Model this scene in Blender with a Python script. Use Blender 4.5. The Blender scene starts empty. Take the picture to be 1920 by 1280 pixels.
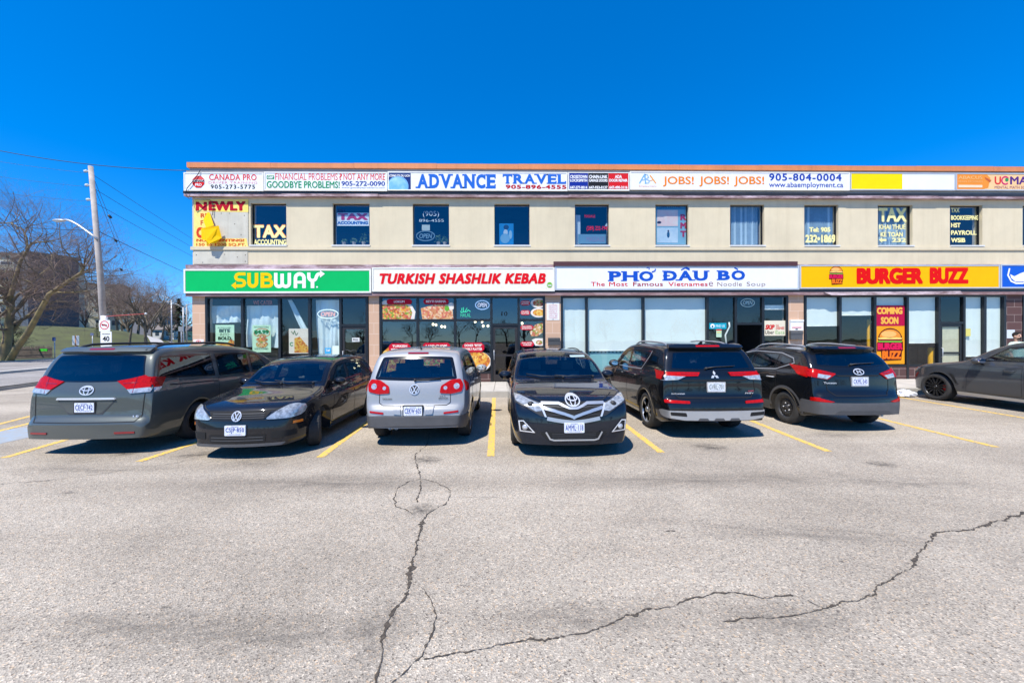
import bpy, bmesh, math, random
import numpy as np
from mathutils import Vector, Matrix
from mathutils.bvhtree import BVHTree
from mathutils.geometry import tessellate_polygon
R = math.radians
S = bpy.context.scene
COL = S.collection
random.seed(7)

# ------------------------------------------------------------------ camera
CAM_H, FPX = 1.8, 700.0                      # eye height; focal length in 1920-wide pixels
YAW, PITCH, ROLL = R(1.2), R(-0.25), R(0.27)
cd = bpy.data.cameras.new('camera'); cam = bpy.data.objects.new('camera', cd); COL.objects.link(cam)
cd.sensor_width = 36; cd.lens = 36 * FPX / 1920; cd.clip_start = .05; cd.clip_end = 3000
_f = Vector((math.sin(YAW) * math.cos(PITCH), math.cos(YAW) * math.cos(PITCH), math.sin(PITCH)))
_r = Vector((math.cos(YAW), -math.sin(YAW), 0)); _u = _r.cross(_f)
RT = _r * math.cos(ROLL) - _u * math.sin(ROLL); UP = _u * math.cos(ROLL) + _r * math.sin(ROLL); FW = _f
CAMP = Vector((0, 0, CAM_H))
cam.matrix_world = Matrix(((RT.x, UP.x, -FW.x, 0), (RT.y, UP.y, -FW.y, 0), (RT.z, UP.z, -FW.z, CAM_H), (0, 0, 0, 1)))
S.camera = cam

# ------------------------------------------------------------------ daylight
SUN_DIR = Vector((.32, .50, -1.0)).normalized()          # the way the light travels
sl = bpy.data.lights.new('sun', 'SUN'); so = bpy.data.objects.new('sun', sl); COL.objects.link(so)
sl.energy = 4.5; sl.angle = R(.5); sl.color = (1.0, .95, .87)
so.rotation_euler = SUN_DIR.to_track_quat('-Z', 'Y').to_euler()
W = bpy.data.worlds.new('World'); S.world = W; W.use_nodes = True
nt = W.node_tree; bg = nt.nodes['Background']
sky = nt.nodes.new('ShaderNodeTexSky'); sky.sky_type = 'NISHITA'; sky.sun_disc = False
_ts = -SUN_DIR
sky.sun_elevation = math.asin(_ts.z); sky.sun_rotation = math.atan2(_ts.x, _ts.y)
sky.altitude = 200; sky.air_density = .8; sky.dust_density = .0; sky.ozone_density = 4.0
hs = nt.nodes.new('ShaderNodeHueSaturation'); hs.inputs['Saturation'].default_value = 1.62; hs.inputs['Value'].default_value = 1.0
hs.inputs['Hue'].default_value = .495
gm = nt.nodes.new('ShaderNodeGamma'); gm.inputs[1].default_value = .78
nt.links.new(sky.outputs[0], gm.inputs[0]); nt.links.new(gm.outputs[0], hs.inputs['Color']); mul = nt.nodes.new('ShaderNodeMix'); mul.data_type = 'RGBA'; mul.blend_type = 'MULTIPLY'; mul.inputs[0].default_value = 1
mul.inputs[7].default_value = (.78, 1.08, 1.44, 1)
nt.links.new(hs.outputs[0], mul.inputs[6]); nt.links.new(mul.outputs[2], bg.inputs[0]); bg.inputs[1].default_value = .148
S.view_settings.view_transform = 'Standard'; S.view_settings.look = 'None'; S.view_settings.gamma = 1
S.view_settings.exposure = .66
S.cycles.max_bounces = 7; S.cycles.transparent_max_bounces = 12; S.cycles.glossy_bounces = 4
S.cycles.caustics_reflective = False; S.cycles.caustics_refractive = False

# ------------------------------------------------------------------ survey: from measured photo angles to metres
def ray(px, py):
    return (FW + RT * ((px - 960) / FPX) - UP * ((py - 640) / FPX))
def P(px, py, Y):
    d = ray(px, py); k = (Y - CAMP.y) / d.y; p = CAMP + d * k
    return p.x, p.z
def PX(px, Y, py=560): return P(px, py, Y)[0]
def PZ(px, py, Y): return P(px, py, Y)[1]
def G(px, py, z=0.0):
    d = ray(px, py); k = (z - CAMP.z) / d.z; p = CAMP + d * k
    return Vector((p.x, p.y, z))
def AT(px, py, Zc):
    return CAMP + ray(px, py) * Zc

# ------------------------------------------------------------------ tags
def tag(o, label=None, cat=None, group=None, kind=None):
    if label: o['label'] = label
    if cat: o['category'] = cat
    if group: o['group'] = group
    if kind: o['kind'] = kind
    return o
def thing(name, label, cat, loc=(0, 0, 0), rz=0, group=None):
    o = bpy.data.objects.new(name, None); COL.objects.link(o); o.empty_display_size = .2
    o.location = loc; o.rotation_euler = (0, 0, rz)
    return tag(o, label, cat, group)

# ------------------------------------------------------------------ materials
def M(name, col, rough=.6, metal=0, spec=.5, coat=0, emit=0, var=0, vscale=3, bump=0, bscale=40, alpha=None, var2=None, back=None):
    m = bpy.data.materials.new(name); m.use_nodes = True
    n = m.node_tree.nodes; l = m.node_tree.links; b = n['Principled BSDF']
    c = tuple(col) + (1,)
    b.inputs['Base Color'].default_value = c; b.inputs['Roughness'].default_value = rough
    b.inputs['Metallic'].default_value = metal; b.inputs['Specular IOR Level'].default_value = spec
    if coat: b.inputs['Coat Weight'].default_value = coat; b.inputs['Coat Roughness'].default_value = .03
    if emit: b.inputs['Emission Color'].default_value = c; b.inputs['Emission Strength'].default_value = emit
    if var or bump:
        tc = n.new('ShaderNodeTexCoord')
        if var:
            t = n.new('ShaderNodeTexNoise'); t.inputs['Scale'].default_value = vscale; t.inputs['Detail'].default_value = 6; t.inputs['Roughness'].default_value = .65
            l.new(tc.outputs['Object'], t.inputs['Vector'])
            r = n.new('ShaderNodeValToRGB'); r.color_ramp.elements[0].position = .3; r.color_ramp.elements[1].position = .7
            a = var2 if var2 else tuple(x * (1 - var) for x in col); z = tuple(min(1, x * (1 + var * .6)) for x in col)
            r.color_ramp.elements[0].color = tuple(a) + (1,); r.color_ramp.elements[1].color = tuple(z) + (1,)
            l.new(t.outputs[0], r.inputs[0]); l.new(r.outputs[0], b.inputs['Base Color'])
        if bump:
            t2 = n.new('ShaderNodeTexNoise'); t2.inputs['Scale'].default_value = bscale; t2.inputs['Detail'].default_value = 4
            l.new(tc.outputs['Object'], t2.inputs['Vector'])
            bp = n.new('ShaderNodeBump'); bp.inputs['Strength'].default_value = bump; bp.inputs['Distance'].default_value = .01
            l.new(t2.outputs[0], bp.inputs['Height']); l.new(bp.outputs[0], b.inputs['Normal'])
    if back:
        g = n.new('ShaderNodeNewGeometry'); d = n.new('ShaderNodeBsdfDiffuse'); d.inputs[0].default_value = tuple(back) + (1,)
        mx = n.new('ShaderNodeMixShader'); l.new(g.outputs['Backfacing'], mx.inputs[0]); l.new(b.outputs[0], mx.inputs[1]); l.new(d.outputs[0], mx.inputs[2])
        l.new(mx.outputs[0], n['Material Output'].inputs[0])
    return m
def glass(name, tint, refl=1.0, base=0.0, rcol=(1, 1, 1), rough=.0, wob=0):
    m = bpy.data.materials.new(name); m.use_nodes = True
    n = m.node_tree.nodes; l = m.node_tree.links; n.remove(n['Principled BSDF'])
    t = n.new('ShaderNodeBsdfTransparent'); t.inputs[0].default_value = tuple(tint) + (1,)
    g = n.new('ShaderNodeBsdfGlossy'); g.inputs['Roughness'].default_value = rough; g.inputs[0].default_value = tuple(rcol) + (1,)
    lw = n.new('ShaderNodeLayerWeight'); lw.inputs[0].default_value = .5
    pw = n.new('ShaderNodeMath'); pw.operation = 'POWER'; pw.inputs[1].default_value = 5; l.new(lw.outputs['Facing'], pw.inputs[0])
    f = n.new('ShaderNodeMath'); f.operation = 'MULTIPLY_ADD'; f.inputs[1].default_value = .96; f.inputs[2].default_value = .04; l.new(pw.outputs[0], f.inputs[0])
    ma = n.new('ShaderNodeMath'); ma.operation = 'MULTIPLY_ADD'; ma.inputs[1].default_value = refl; ma.inputs[2].default_value = base; ma.use_clamp = True
    mx = n.new('ShaderNodeMixShader'); l.new(f.outputs[0], ma.inputs[0]); l.new(ma.outputs[0], mx.inputs[0])
    l.new(t.outputs[0], mx.inputs[1]); l.new(g.outputs[0], mx.inputs[2]); l.new(mx.outputs[0], n['Material Output'].inputs[0])
    if wob:
        tc = n.new('ShaderNodeTexCoord'); t2 = n.new('ShaderNodeTexNoise'); t2.inputs['Scale'].default_value = 1.3; l.new(tc.outputs['Object'], t2.inputs['Vector'])
        bp = n.new('ShaderNodeBump'); bp.inputs['Strength'].default_value = wob; bp.inputs['Distance'].default_value = .05
        l.new(t2.outputs[0], bp.inputs['Height']); l.new(bp.outputs[0], g.inputs['Normal'])
    return m
_mc = {}
def C(r, g, b, rough=.45):
    """flat paint / vinyl of one colour (given as display sRGB 0-255)"""
    k = (r, g, b, rough)
    if k not in _mc:
        f = lambda v: ((v / 255 + .055) / 1.055) ** 2.4 if v > 10 else v / 255 / 12.92
        _mc[k] = M('vinyl_%d_%d_%d' % (r, g, b), (f(r) * .86, f(g) * .86, f(b) * .86), max(rough, .6), spec=.12, var=.05, vscale=2)
    return _mc[k]

# ------------------------------------------------------------------ mesh builder
class MB:
    def __init__(s): s.v = []; s.f = []; s.m = []; s.mats = []; s.sm = []
    def mi(s, m):
        if m not in s.mats: s.mats.append(m)
        return s.mats.index(m)
    def add(s, vs, fs, m, smooth=False):
        o = len(s.v); s.v += [tuple(v) for v in vs]; k = s.mi(m)
        for f in fs: s.f.append(tuple(i + o for i in f)); s.m.append(k); s.sm.append(smooth)
        return s
    def box(s, x0, x1, y0, y1, z0, z1, m):
        return s.add([(x0, y0, z0), (x1, y0, z0), (x1, y1, z0), (x0, y1, z0), (x0, y0, z1), (x1, y0, z1), (x1, y1, z1), (x0, y1, z1)],
              [(0, 3, 2, 1), (4, 5, 6, 7), (0, 1, 5, 4), (1, 2, 6, 5), (2, 3, 7, 6), (3, 0, 4, 7)], m)
    def quad(s, a, b, c, d, m): return s.add([a, b, c, d], [(0, 1, 2, 3)], m)
    def prism(s, poly, o, r, u, d, m, smooth=False):
        """2-D polygon (r,u axes at o) extruded by vector d"""
        o = Vector(o); r = Vector(r); u = Vector(u); d = Vector(d); n = len(poly)
        a = [o + r * p[0] + u * p[1] for p in poly]; b = [p + d for p in a]
        tr = tessellate_polygon([[Vector((p[0], p[1], 0)) for p in poly]])
        fs = [tuple(t) for t in tr] + [tuple(i + n for i in reversed(t)) for t in tr] + [(i, (i + 1) % n, (i + 1) % n + n, i + n) for i in range(n)]
        return s.add(a + b, fs, m, smooth)
    def tube(s, pts, rad, m, n=8, caps=True):
        pts = [Vector(p) for p in pts]; rs = rad if hasattr(rad, '__len__') else [rad] * len(pts)
        vs = []; fs = []; prev = None
        for i, p in enumerate(pts):
            t = (pts[min(i + 1, len(pts) - 1)] - pts[max(i - 1, 0)]).normalized()
            if prev is None:
                a = t.orthogonal().normalized()
            else:
                a = (prev - t * prev.dot(t)); a = a.normalized() if a.length > 1e-6 else t.orthogonal().normalized()
            prev = a; b = t.cross(a)
            for k in range(n):
                an = 2 * math.pi * k / n; vs.append(p + (a * math.cos(an) + b * math.sin(an)) * rs[i])
        for i in range(len(pts) - 1):
            for k in range(n):
                fs.append((i * n + k, i * n + (k + 1) % n, (i + 1) * n + (k + 1) % n, (i + 1) * n + k))
        if caps: fs += [tuple(reversed(range(n))), tuple(range((len(pts) - 1) * n, len(pts) * n))]
        return s.add(vs, fs, m, True)
    def lathe(s, prof, o, ax, m, n=24, a0=0, smooth=True):
        """profile (r, h) turned about axis ax at o"""
        ax = Vector(ax).normalized(); a = ax.orthogonal().normalized(); b = ax.cross(a); o = Vector(o); vs = []; fs = []
        for (r, h) in prof:
            for k in range(n):
                t = a0 + 2 * math.pi * k / n; vs.append(o + ax * h + (a * math.cos(t) + b * math.sin(t)) * r)
        for i in range(len(prof) - 1):
            for k in range(n): fs.append((i * n + k, i * n + (k + 1) % n, (i + 1) * n + (k + 1) % n, (i + 1) * n + k))
        return s.add(vs, fs, m, smooth)
    def ell(s, c, r, m, n=14, k=8, rot=None):
        c = Vector(c); vs = []; fs = []
        for i in range(k + 1):
            a = math.pi * i / k
            for j in range(n):
                t = 2 * math.pi * j / n
                v = Vector((r[0] * math.sin(a) * math.cos(t), r[1] * math.sin(a) * math.sin(t), r[2] * math.cos(a)))
                if rot: v = rot @ v
                vs.append(c + v)
        for i in range(k):
            for j in range(n): fs.append((i * n + j, (i + 1) * n + j, (i + 1) * n + (j + 1) % n, i * n + (j + 1) % n))
        return s.add(vs, fs, m, True)
    def build(s, name, parent=None, loc=None, merge=False):
        me = bpy.data.meshes.new(name); me.from_pydata(s.v, [], s.f)
        for m in s.mats: me.materials.append(m)
        me.polygons.foreach_set('material_index', s.m); me.polygons.foreach_set('use_smooth', s.sm)
        if merge:
            b = bmesh.new(); b.from_mesh(me); bmesh.ops.remove_doubles(b, verts=b.verts, dist=1e-4); b.to_mesh(me); b.free()
        me.update()
        o = bpy.data.objects.new(name, me); COL.objects.link(o)
        if parent: o.parent = parent
        if loc is not None: o.location = loc
        return o

# ------------------------------------------------------------------ lettering and 2-D shapes (x right, y up)
_tc = {}
def glyphs(txt, bold=0, space=1.0, res=3):
    k = (txt, bold, space, res)
    if k not in _tc:
        cu = bpy.data.curves.new('t', 'FONT'); cu.body = txt; cu.offset = bold; cu.space_character = space; cu.resolution_u = res
        ob = bpy.data.objects.new('t', cu); me = ob.to_mesh()
        v = [(p.co.x, p.co.y) for p in me.vertices]; f = [tuple(p.vertices) for p in me.polygons]
        ob.to_mesh_clear(); bpy.data.objects.remove(ob); bpy.data.curves.remove(cu)
        _tc[k] = (v, f)
    return _tc[k]
def text2d(txt, x0, x1, y0, y1, bold=0, shear=0, space=1.0, res=3):
    """heavier weights are the same outline laid down several times, a hair apart in depth (third value)"""
    v, f = glyphs(txt, min(bold, 0), space, res); a = np.array(v); zz = np.zeros(len(a))
    if bold > .004:
        k = .7 * bold; sh = [(0, 0), (k * 1.4, 0), (-k * 1.4, 0), (0, k), (0, -k)]
        if bold > .03: sh += [(k, k), (-k, k), (k, -k), (-k, -k)]
        n0 = len(a); f0 = f; f = []; a = np.concatenate([a + np.array(q) for q in sh]); zz = np.repeat(np.arange(len(sh)) * .00025, n0)
        for j in range(len(sh)): f += [tuple(i + j * n0 for i in q) for q in f0]
    bb = a; mn = a.min(0); mx = a.max(0); d = np.maximum(mx - mn, 1e-6)
    h = y1 - y0; w = (x1 - x0) - shear * h
    b = (a - mn) / d
    b = np.stack([x0 + b[:, 0] * w + shear * h * b[:, 1], y0 + b[:, 1] * h, zz], 1)
    return b.tolist(), f
def serif2d(txt, x0, x1, y0, y1, bold=.03, gap=.14):
    """slab-serif capitals: each letter is a sans glyph with feet added"""
    ser = {'A': [(0, .0, 1), (0, 1, 1)], 'D': [(0, .12, 1), (1, .12, 1)], 'V': [(1, 0, 1), (1, 1, 1)], 'N': [(0, .06, 1), (1, .02, 1), (1, .94, 1)],
           'E': [(0, .1, 1), (1, .1, 1), (2, .95, 1), (2, .95, 0)], 'T': [(0, .5, 1), (3, .03, 0), (3, .97, 0)], 'R': [(0, .12, 1), (1, .12, 1), (0, .95, .7)],
           'L': [(0, .14, 1), (1, .14, 1), (2, .95, 1)], 'P': [(0, .14, 1), (1, .12, 1)], 'H': [(0, .08, 1), (0, .92, 1), (1, .08, 1), (1, .92, 1)],
           'U': [(1, .08, 1), (1, .92, 1)], 'B': [(0, .12, 1), (1, .12, 1)], 'C': [(4, .95, 1)]}
    wd = {'A': 1.0, 'V': 1.0, 'N': 1.02, 'D': .95, 'C': .9, 'E': .85, 'T': .9, 'R': .95, 'L': .8, 'P': .85, 'H': 1.05, 'O': 1.0, 'U': .98, 'B': .88, ' ': .6, 'I': .4}
    tot = sum(wd[c] for c in txt) + gap * (len(txt) - 1); k = (x1 - x0) / tot; h = y1 - y0; x = x0; V = []; F = []
    def rect(a, b, c, d):
        o = len(V); V.extend([(a, c), (b, c), (b, d), (a, d)]); F.append((o, o + 1, o + 2, o + 3))
    for c in txt:
        w = wd[c] * k
        if c != ' ':
            v, f = text2d(c, x, x + w, y0, y1, bold); o = len(V); V += [tuple(p) for p in v]; F += [tuple(i + o for i in q) for q in f]
            t = h * .11; sw = .2 * k
            for (where, fx, sc) in ser.get(c, []):
                cx = x + fx * w
                if where == 0: rect(cx - sw * sc, cx + sw * sc, y0 - .002, y0 + t)
                if where == 1: rect(cx - sw * sc, cx + sw * sc, y1 - t, y1 + .002)
                if where == 2: yy = y0 if sc else y1; rect(x + w - .1 * k, x + w + .02 * k, (y0 if sc else y1 - h * .3), (y0 + h * .3 if sc else y1))
                if where == 3: rect(cx - .05 * k, cx + .05 * k, y1 - h * .32, y1)
                if where == 4: rect(x + w - .1 * k, x + w + .01 * k, y1 - h * .36, y1)
        x += w + gap * k
    return V, F
def stroke2d(pts, w, closed=False):
    V = []; F = []; n = len(pts); w2 = w / 2
    P2 = [Vector((p[0], p[1])) for p in pts]
    for i in range(n):
        a = P2[i - 1] if (i > 0 or closed) else P2[i]; b = P2[(i + 1) % n] if (i < n - 1 or closed) else P2[i]
        d1 = (P2[i] - a); d2 = (b - P2[i])
        d1 = d1.normalized() if d1.length > 1e-9 else d2.normalized(); d2 = d2.normalized() if d2.length > 1e-9 else d1
        t = (d1 + d2); t = t.normalized() if t.length > 1e-6 else d1
        nn = Vector((-t.y, t.x)); k = 1 / max(.35, nn.dot(Vector((-d1.y, d1.x))))
        V += [tuple(P2[i] + nn * w2 * k), tuple(P2[i] - nn * w2 * k)]
    for i in range(n if closed else n - 1):
        j = (i + 1) % n; F.append((2 * i, 2 * i + 1, 2 * j + 1, 2 * j))
    return V, F
def arc(cx, cy, rx, ry, a0, a1, n=14):
    return [(cx + rx * math.cos(R(a0 + (a1 - a0) * i / n)), cy + ry * math.sin(R(a0 + (a1 - a0) * i / n))) for i in range(n + 1)]
def disc2d(cx, cy, rx, ry=None, n=24):
    ry = ry or rx; v = arc(cx, cy, rx, ry, 0, 360 - 360 / n, n - 1); return v, [tuple(range(n))]
def poly2d(p):
    return list(p), [tuple(t) for t in tessellate_polygon([[Vector((q[0], q[1], 0)) for q in p]])]
def rrect(x0, x1, y0, y1, r, n=4):
    r = min(r, (x1 - x0) / 2, (y1 - y0) / 2); o = []
    for cx, cy, a in ((x1 - r, y1 - r, 0), (x0 + r, y1 - r, 90), (x0 + r, y0 + r, 180), (x1 - r, y0 + r, 270)):
        o += arc(cx, cy, r, r, a, a + 90, n)
    return o
_lay = 0
def flat(mb, g, m, Y, depth=.004):
    """a 2-D mesh (x, z) laid on the facade plane y = Y facing the car park, with a thin edge-free body"""
    global _lay
    _lay = (_lay + 1) % 9; Y -= _lay * .00012
    v, f = g; o = [(p[0], Y - (p[2] if len(p) > 2 else 0), p[1]) for p in v]
    ff = []
    for q in f:
        a = sum(v[q[i]][0] * v[q[(i + 1) % len(q)]][1] - v[q[(i + 1) % len(q)]][0] * v[q[i]][1] for i in range(len(q)))
        ff.append(q if a > 0 else tuple(reversed(q)))
    mb.add(o, ff, m)
# ================================================================== materials of the place
FY = 14.35                                   # wall plane of the plaza
SW = .19                                     # height of the walk in front of it
m_stucco = M('stucco', (.66, .57, .40), .9, var=.10, vscale=.7, bump=.25, bscale=60, spec=.2)
m_ply = M('bare_panel', (.56, .53, .44), .85, var=.18, vscale=1.5, bump=.1, bscale=30)
m_orange = M('coping_orange', (.64, .225, .08), .5, var=.12, vscale=.8)
m_greytrim = M('grey_trim', (.32, .31, .30), .6, var=.2, vscale=2)
m_black = M('black_frame', (.012, .013, .015), .35, var=.2, vscale=4)
m_darkframe = M('dark_frame', (.03, .024, .022), .4, var=.3, vscale=4)
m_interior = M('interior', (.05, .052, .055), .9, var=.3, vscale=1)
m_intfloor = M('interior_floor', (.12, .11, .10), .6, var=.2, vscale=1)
m_white = M('white_plastic', (.80, .80, .79), .35, var=.05, vscale=1.2)
m_cream = M('cream_plastic', (.82, .76, .62), .35, var=.05, vscale=1.2)
m_alu = M('aluminium_frame', (.58, .60, .62), .4, metal=.3, var=.1, vscale=2)
m_whitefr = M('white_frame', (.78, .77, .72), .45, var=.08, vscale=3)
m_conc = M('concrete', (.46, .43, .38), .9, var=.16, vscale=2.2, bump=.3, bscale=50)
m_roof = M('roof_gravel', (.25, .24, .23), .95, var=.2, vscale=3)
m_blind = M('blind_cloth', (.80, .83, .80), .8, var=.05, vscale=.9)
m_warm = M('warm_bulb', (1, .78, .45), .5, emit=6)
def peel(name, base, pale, lo=.55):
    m = M(name, base, .6); n = m.node_tree.nodes; l = m.node_tree.links; tc = n.new('ShaderNodeTexCoord')
    mp = n.new('ShaderNodeMapping'); mp.inputs['Scale'].default_value = (.55, 1, 2.5); l.new(tc.outputs['Object'], mp.inputs[0])
    t = n.new('ShaderNodeTexNoise'); t.inputs['Scale'].default_value = 2.2; t.inputs['Detail'].default_value = 9; t.inputs['Roughness'].default_value = .75; l.new(mp.outputs[0], t.inputs['Vector'])
    r = n.new('ShaderNodeValToRGB'); e = r.color_ramp.elements; e[0].position = lo - .12; e[0].color = tuple(base) + (1,); e[1].position = lo + .1; e[1].color = tuple(pale) + (1,)
    l.new(t.outputs[0], r.inputs[0]); l.new(r.outputs[0], n['Principled BSDF'].inputs['Base Color']); return m
m_trim = peel('weathered_trim', (.20, .115, .115), (.62, .47, .50))
m_brown = M('brown_flashing', (.085, .028, .026), .45, var=.15, vscale=2)
m_trim2 = peel('faded_trim', (.22, .125, .12), (.42, .30, .30), .6)
def blocks(name, c1, c2, mortar, sx, sz):
    m = M(name, c1, .7); n = m.node_tree.nodes; l = m.node_tree.links; tc = n.new('ShaderNodeTexCoord')
    sp = n.new('ShaderNodeSeparateXYZ'); cb = n.new('ShaderNodeCombineXYZ'); l.new(tc.outputs['Object'], sp.inputs[0]); l.new(sp.outputs[0], cb.inputs[0]); l.new(sp.outputs[2], cb.inputs[1])
    b = n.new('ShaderNodeTexBrick'); b.inputs['Scale'].default_value = 1; b.inputs['Brick Width'].default_value = sx; b.inputs['Row Height'].default_value = sz; b.inputs['Mortar Size'].default_value = .008
    b.inputs['Color1'].default_value = tuple(c1) + (1,); b.inputs['Color2'].default_value = tuple(c2) + (1,); b.inputs['Mortar'].default_value = tuple(mortar) + (1,)
    l.new(cb.outputs[0], b.inputs[0]); l.new(b.outputs[0], n['Principled BSDF'].inputs['Base Color']); return m
m_tan = blocks('tan_block', (.60, .385, .255), (.54, .34, .22), (.66, .50, .38), .62, .41)
m_tile = blocks('brown_tile', (.10, .045, .038), (.075, .035, .03), (.30, .22, .19), .62, .30)
g_win = glass('window_glass', (.84, .90, .93), 1.3, .06, (.8, .9, 1.0), wob=.06)
g_shop = glass('shop_glass', (.88, .93, .91), 1.0, .03, (.95, .98, 1.0), wob=.05)
g_dark = glass('dark_shop_glass', (.45, .52, .58), 1.2, .07, (.9, .96, 1.0), wob=.05)

# ================================================================== the plaza building
XL = P(361, 430, FY)[0]; XR = 31.0; BD = 13.0
Z_ROOF = PZ(960, 310, FY); Z_CAN = PZ(960, 500, FY)
bld = thing('plaza_building', 'two storey cream stucco retail plaza with orange roof edge and dark storefronts', 'building', (0, 0, 0))
ups = [(470, 537), (624, 693), (774, 842), (927, 993), (1078, 1142), (1229, 1291), (1369, 1433), (1508, 1572), (1646, 1711), (1781, 1842)]
wz1 = PZ(960, 382.5, FY); wz0 = PZ(960, 460, FY); Z_BAND = PZ(960, 463, FY)
wins = [(P(a, 420, FY)[0], P(b, 420, FY)[0]) for a, b in ups]
while wins[-1][1] + 3.0 < XR - 2: wins.append((wins[-1][0] + 2.95, wins[-1][1] + 2.95))
zg = 3.50                                     # top of the storefronts (hidden by the canopy)
w = MB(); T = .32
w.box(XL, XR, FY, FY + T, wz1, Z_ROOF - .18, m_stucco)
xs = [XL] + [v for p in wins for v in p] + [XR]
for i in range(0, len(xs), 2): w.box(xs[i], xs[i + 1], FY, FY + T, wz0, wz1, m_stucco)
w.box(XL, XR, FY, FY + T, zg, wz0, m_stucco)
w.box(XL, XL + T, FY + T, FY + BD, SW, Z_ROOF - .18, m_stucco)
w.box(XR - T, XR, FY + T, FY + BD, SW, Z_ROOF - .18, m_stucco)
w.box(XL + T, XR - T, FY + BD - T, FY + BD, SW, Z_ROOF - .18, m_stucco)
# raised sill course that runs the length of the wall
zb1 = PZ(960, 463, FY); zb0 = PZ(960, 469, FY)
w.box(XL - .05, XR, FY - .045, FY - .001, zb0, zb1, m_stucco)
w.build('wall', bld)
b = MB(); b.box(XL + T + .01, XR - T - .01, FY + T + .01, FY + BD - T - .01, Z_ROOF - .5, Z_ROOF - .3, m_roof); b.build('roof', bld)
b = MB()
for i in range(14):
    xa = XL - .1 + i * 3.1; xb = min(xa + 3.094, XR + .1)
    if xa < XR: b.box(xa, xb, FY - .12, FY + .35, Z_ROOF - .19, Z_ROOF + random.uniform(-.008, .008), m_orange)
b.build('coping', bld)
b = MB(); b.box(XL - .04, XR, FY - .06, FY + .001, Z_ROOF - .30, Z_ROOF - .195, m_greytrim); b.build('parapet_band', bld)
# dark rooms behind the glass
b = MB()
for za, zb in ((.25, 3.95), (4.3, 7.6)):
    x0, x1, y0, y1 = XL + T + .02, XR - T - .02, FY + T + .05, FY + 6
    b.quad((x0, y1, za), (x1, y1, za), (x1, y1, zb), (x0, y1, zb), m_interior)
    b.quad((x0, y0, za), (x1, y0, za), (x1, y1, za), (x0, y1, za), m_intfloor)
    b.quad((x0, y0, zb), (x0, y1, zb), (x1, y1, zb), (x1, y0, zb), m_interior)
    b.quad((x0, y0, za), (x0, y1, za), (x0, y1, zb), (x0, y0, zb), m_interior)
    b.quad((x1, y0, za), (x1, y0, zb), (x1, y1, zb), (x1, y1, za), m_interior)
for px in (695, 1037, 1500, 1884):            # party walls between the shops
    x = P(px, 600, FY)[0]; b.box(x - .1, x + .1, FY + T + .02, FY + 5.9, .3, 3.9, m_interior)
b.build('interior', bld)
# counters and tables inside, seen dimly through the panes
m_counter = M('counter', (.22, .16, .11), .5, var=.2); m_menu = M('menu_board', (.35, .08, .05), .5, var=.4, vscale=4)
for (a, c, yy, h, m) in ((400, 520, 2.2, 1.1, m_counter), (560, 640, 3.2, 1.1, m_counter), (400, 660, 4.6, 2.0, m_menu), (730, 900, 3.4, 1.05, m_counter), (990, 1020, 1.6, 1.0, m_counter), (1515, 1640, 2.4, 1.1, m_menu), (1700, 1850, 3.0, 1.1, m_counter)):
    b = MB(); b.box(PX(a, FY + yy), PX(c, FY + yy), FY + yy, FY + yy + .6, .3, .3 + h, m); b.build('counter', bld)

# ---- upper windows: frame > pane with what is stuck on it
GY = FY + .125
m_yel = C(250, 240, 170); m_yelhot = C(255, 235, 150)
def lay(mb, txt, px0, px1, pt, pb, m, Y, bold=.02, shear=0, space=1.0, res=3):
    x0, z0 = P(px0, pb, Y); x1, z1 = P(px1, pt, Y)
    flat(mb, text2d(txt, x0, x1, z0, z1, bold, shear * 1.0, space, res), m, Y)
def layr(mb, px0, px1, pt, pb, m, Y, r=0):
    x0, z0 = P(px0, pb, Y); x1, z1 = P(px1, pt, Y)
    flat(mb, (lambda q: (q, [tuple(range(len(q)))]))(rrect(x0, x1, z0, z1, r) if r else [(x0, z0), (x1, z0), (x1, z1), (x0, z1)]), m, Y)
def lays(mb, pts, wpx, m, Y, closed=False):
    flat(mb, stroke2d([P(a, c, Y) for a, c in pts], wpx * Y / FPX, closed), m, Y)
def layp(mb, pts, m, Y): flat(mb, poly2d([P(a, c, Y) for a, c in pts]), m, Y)
def layd(mb, px, py, rx, ry, m, Y, n=24): layp(mb, arc(px, py, rx, -ry, 0, 360 - 360 / n, n - 1), m, Y)
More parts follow.
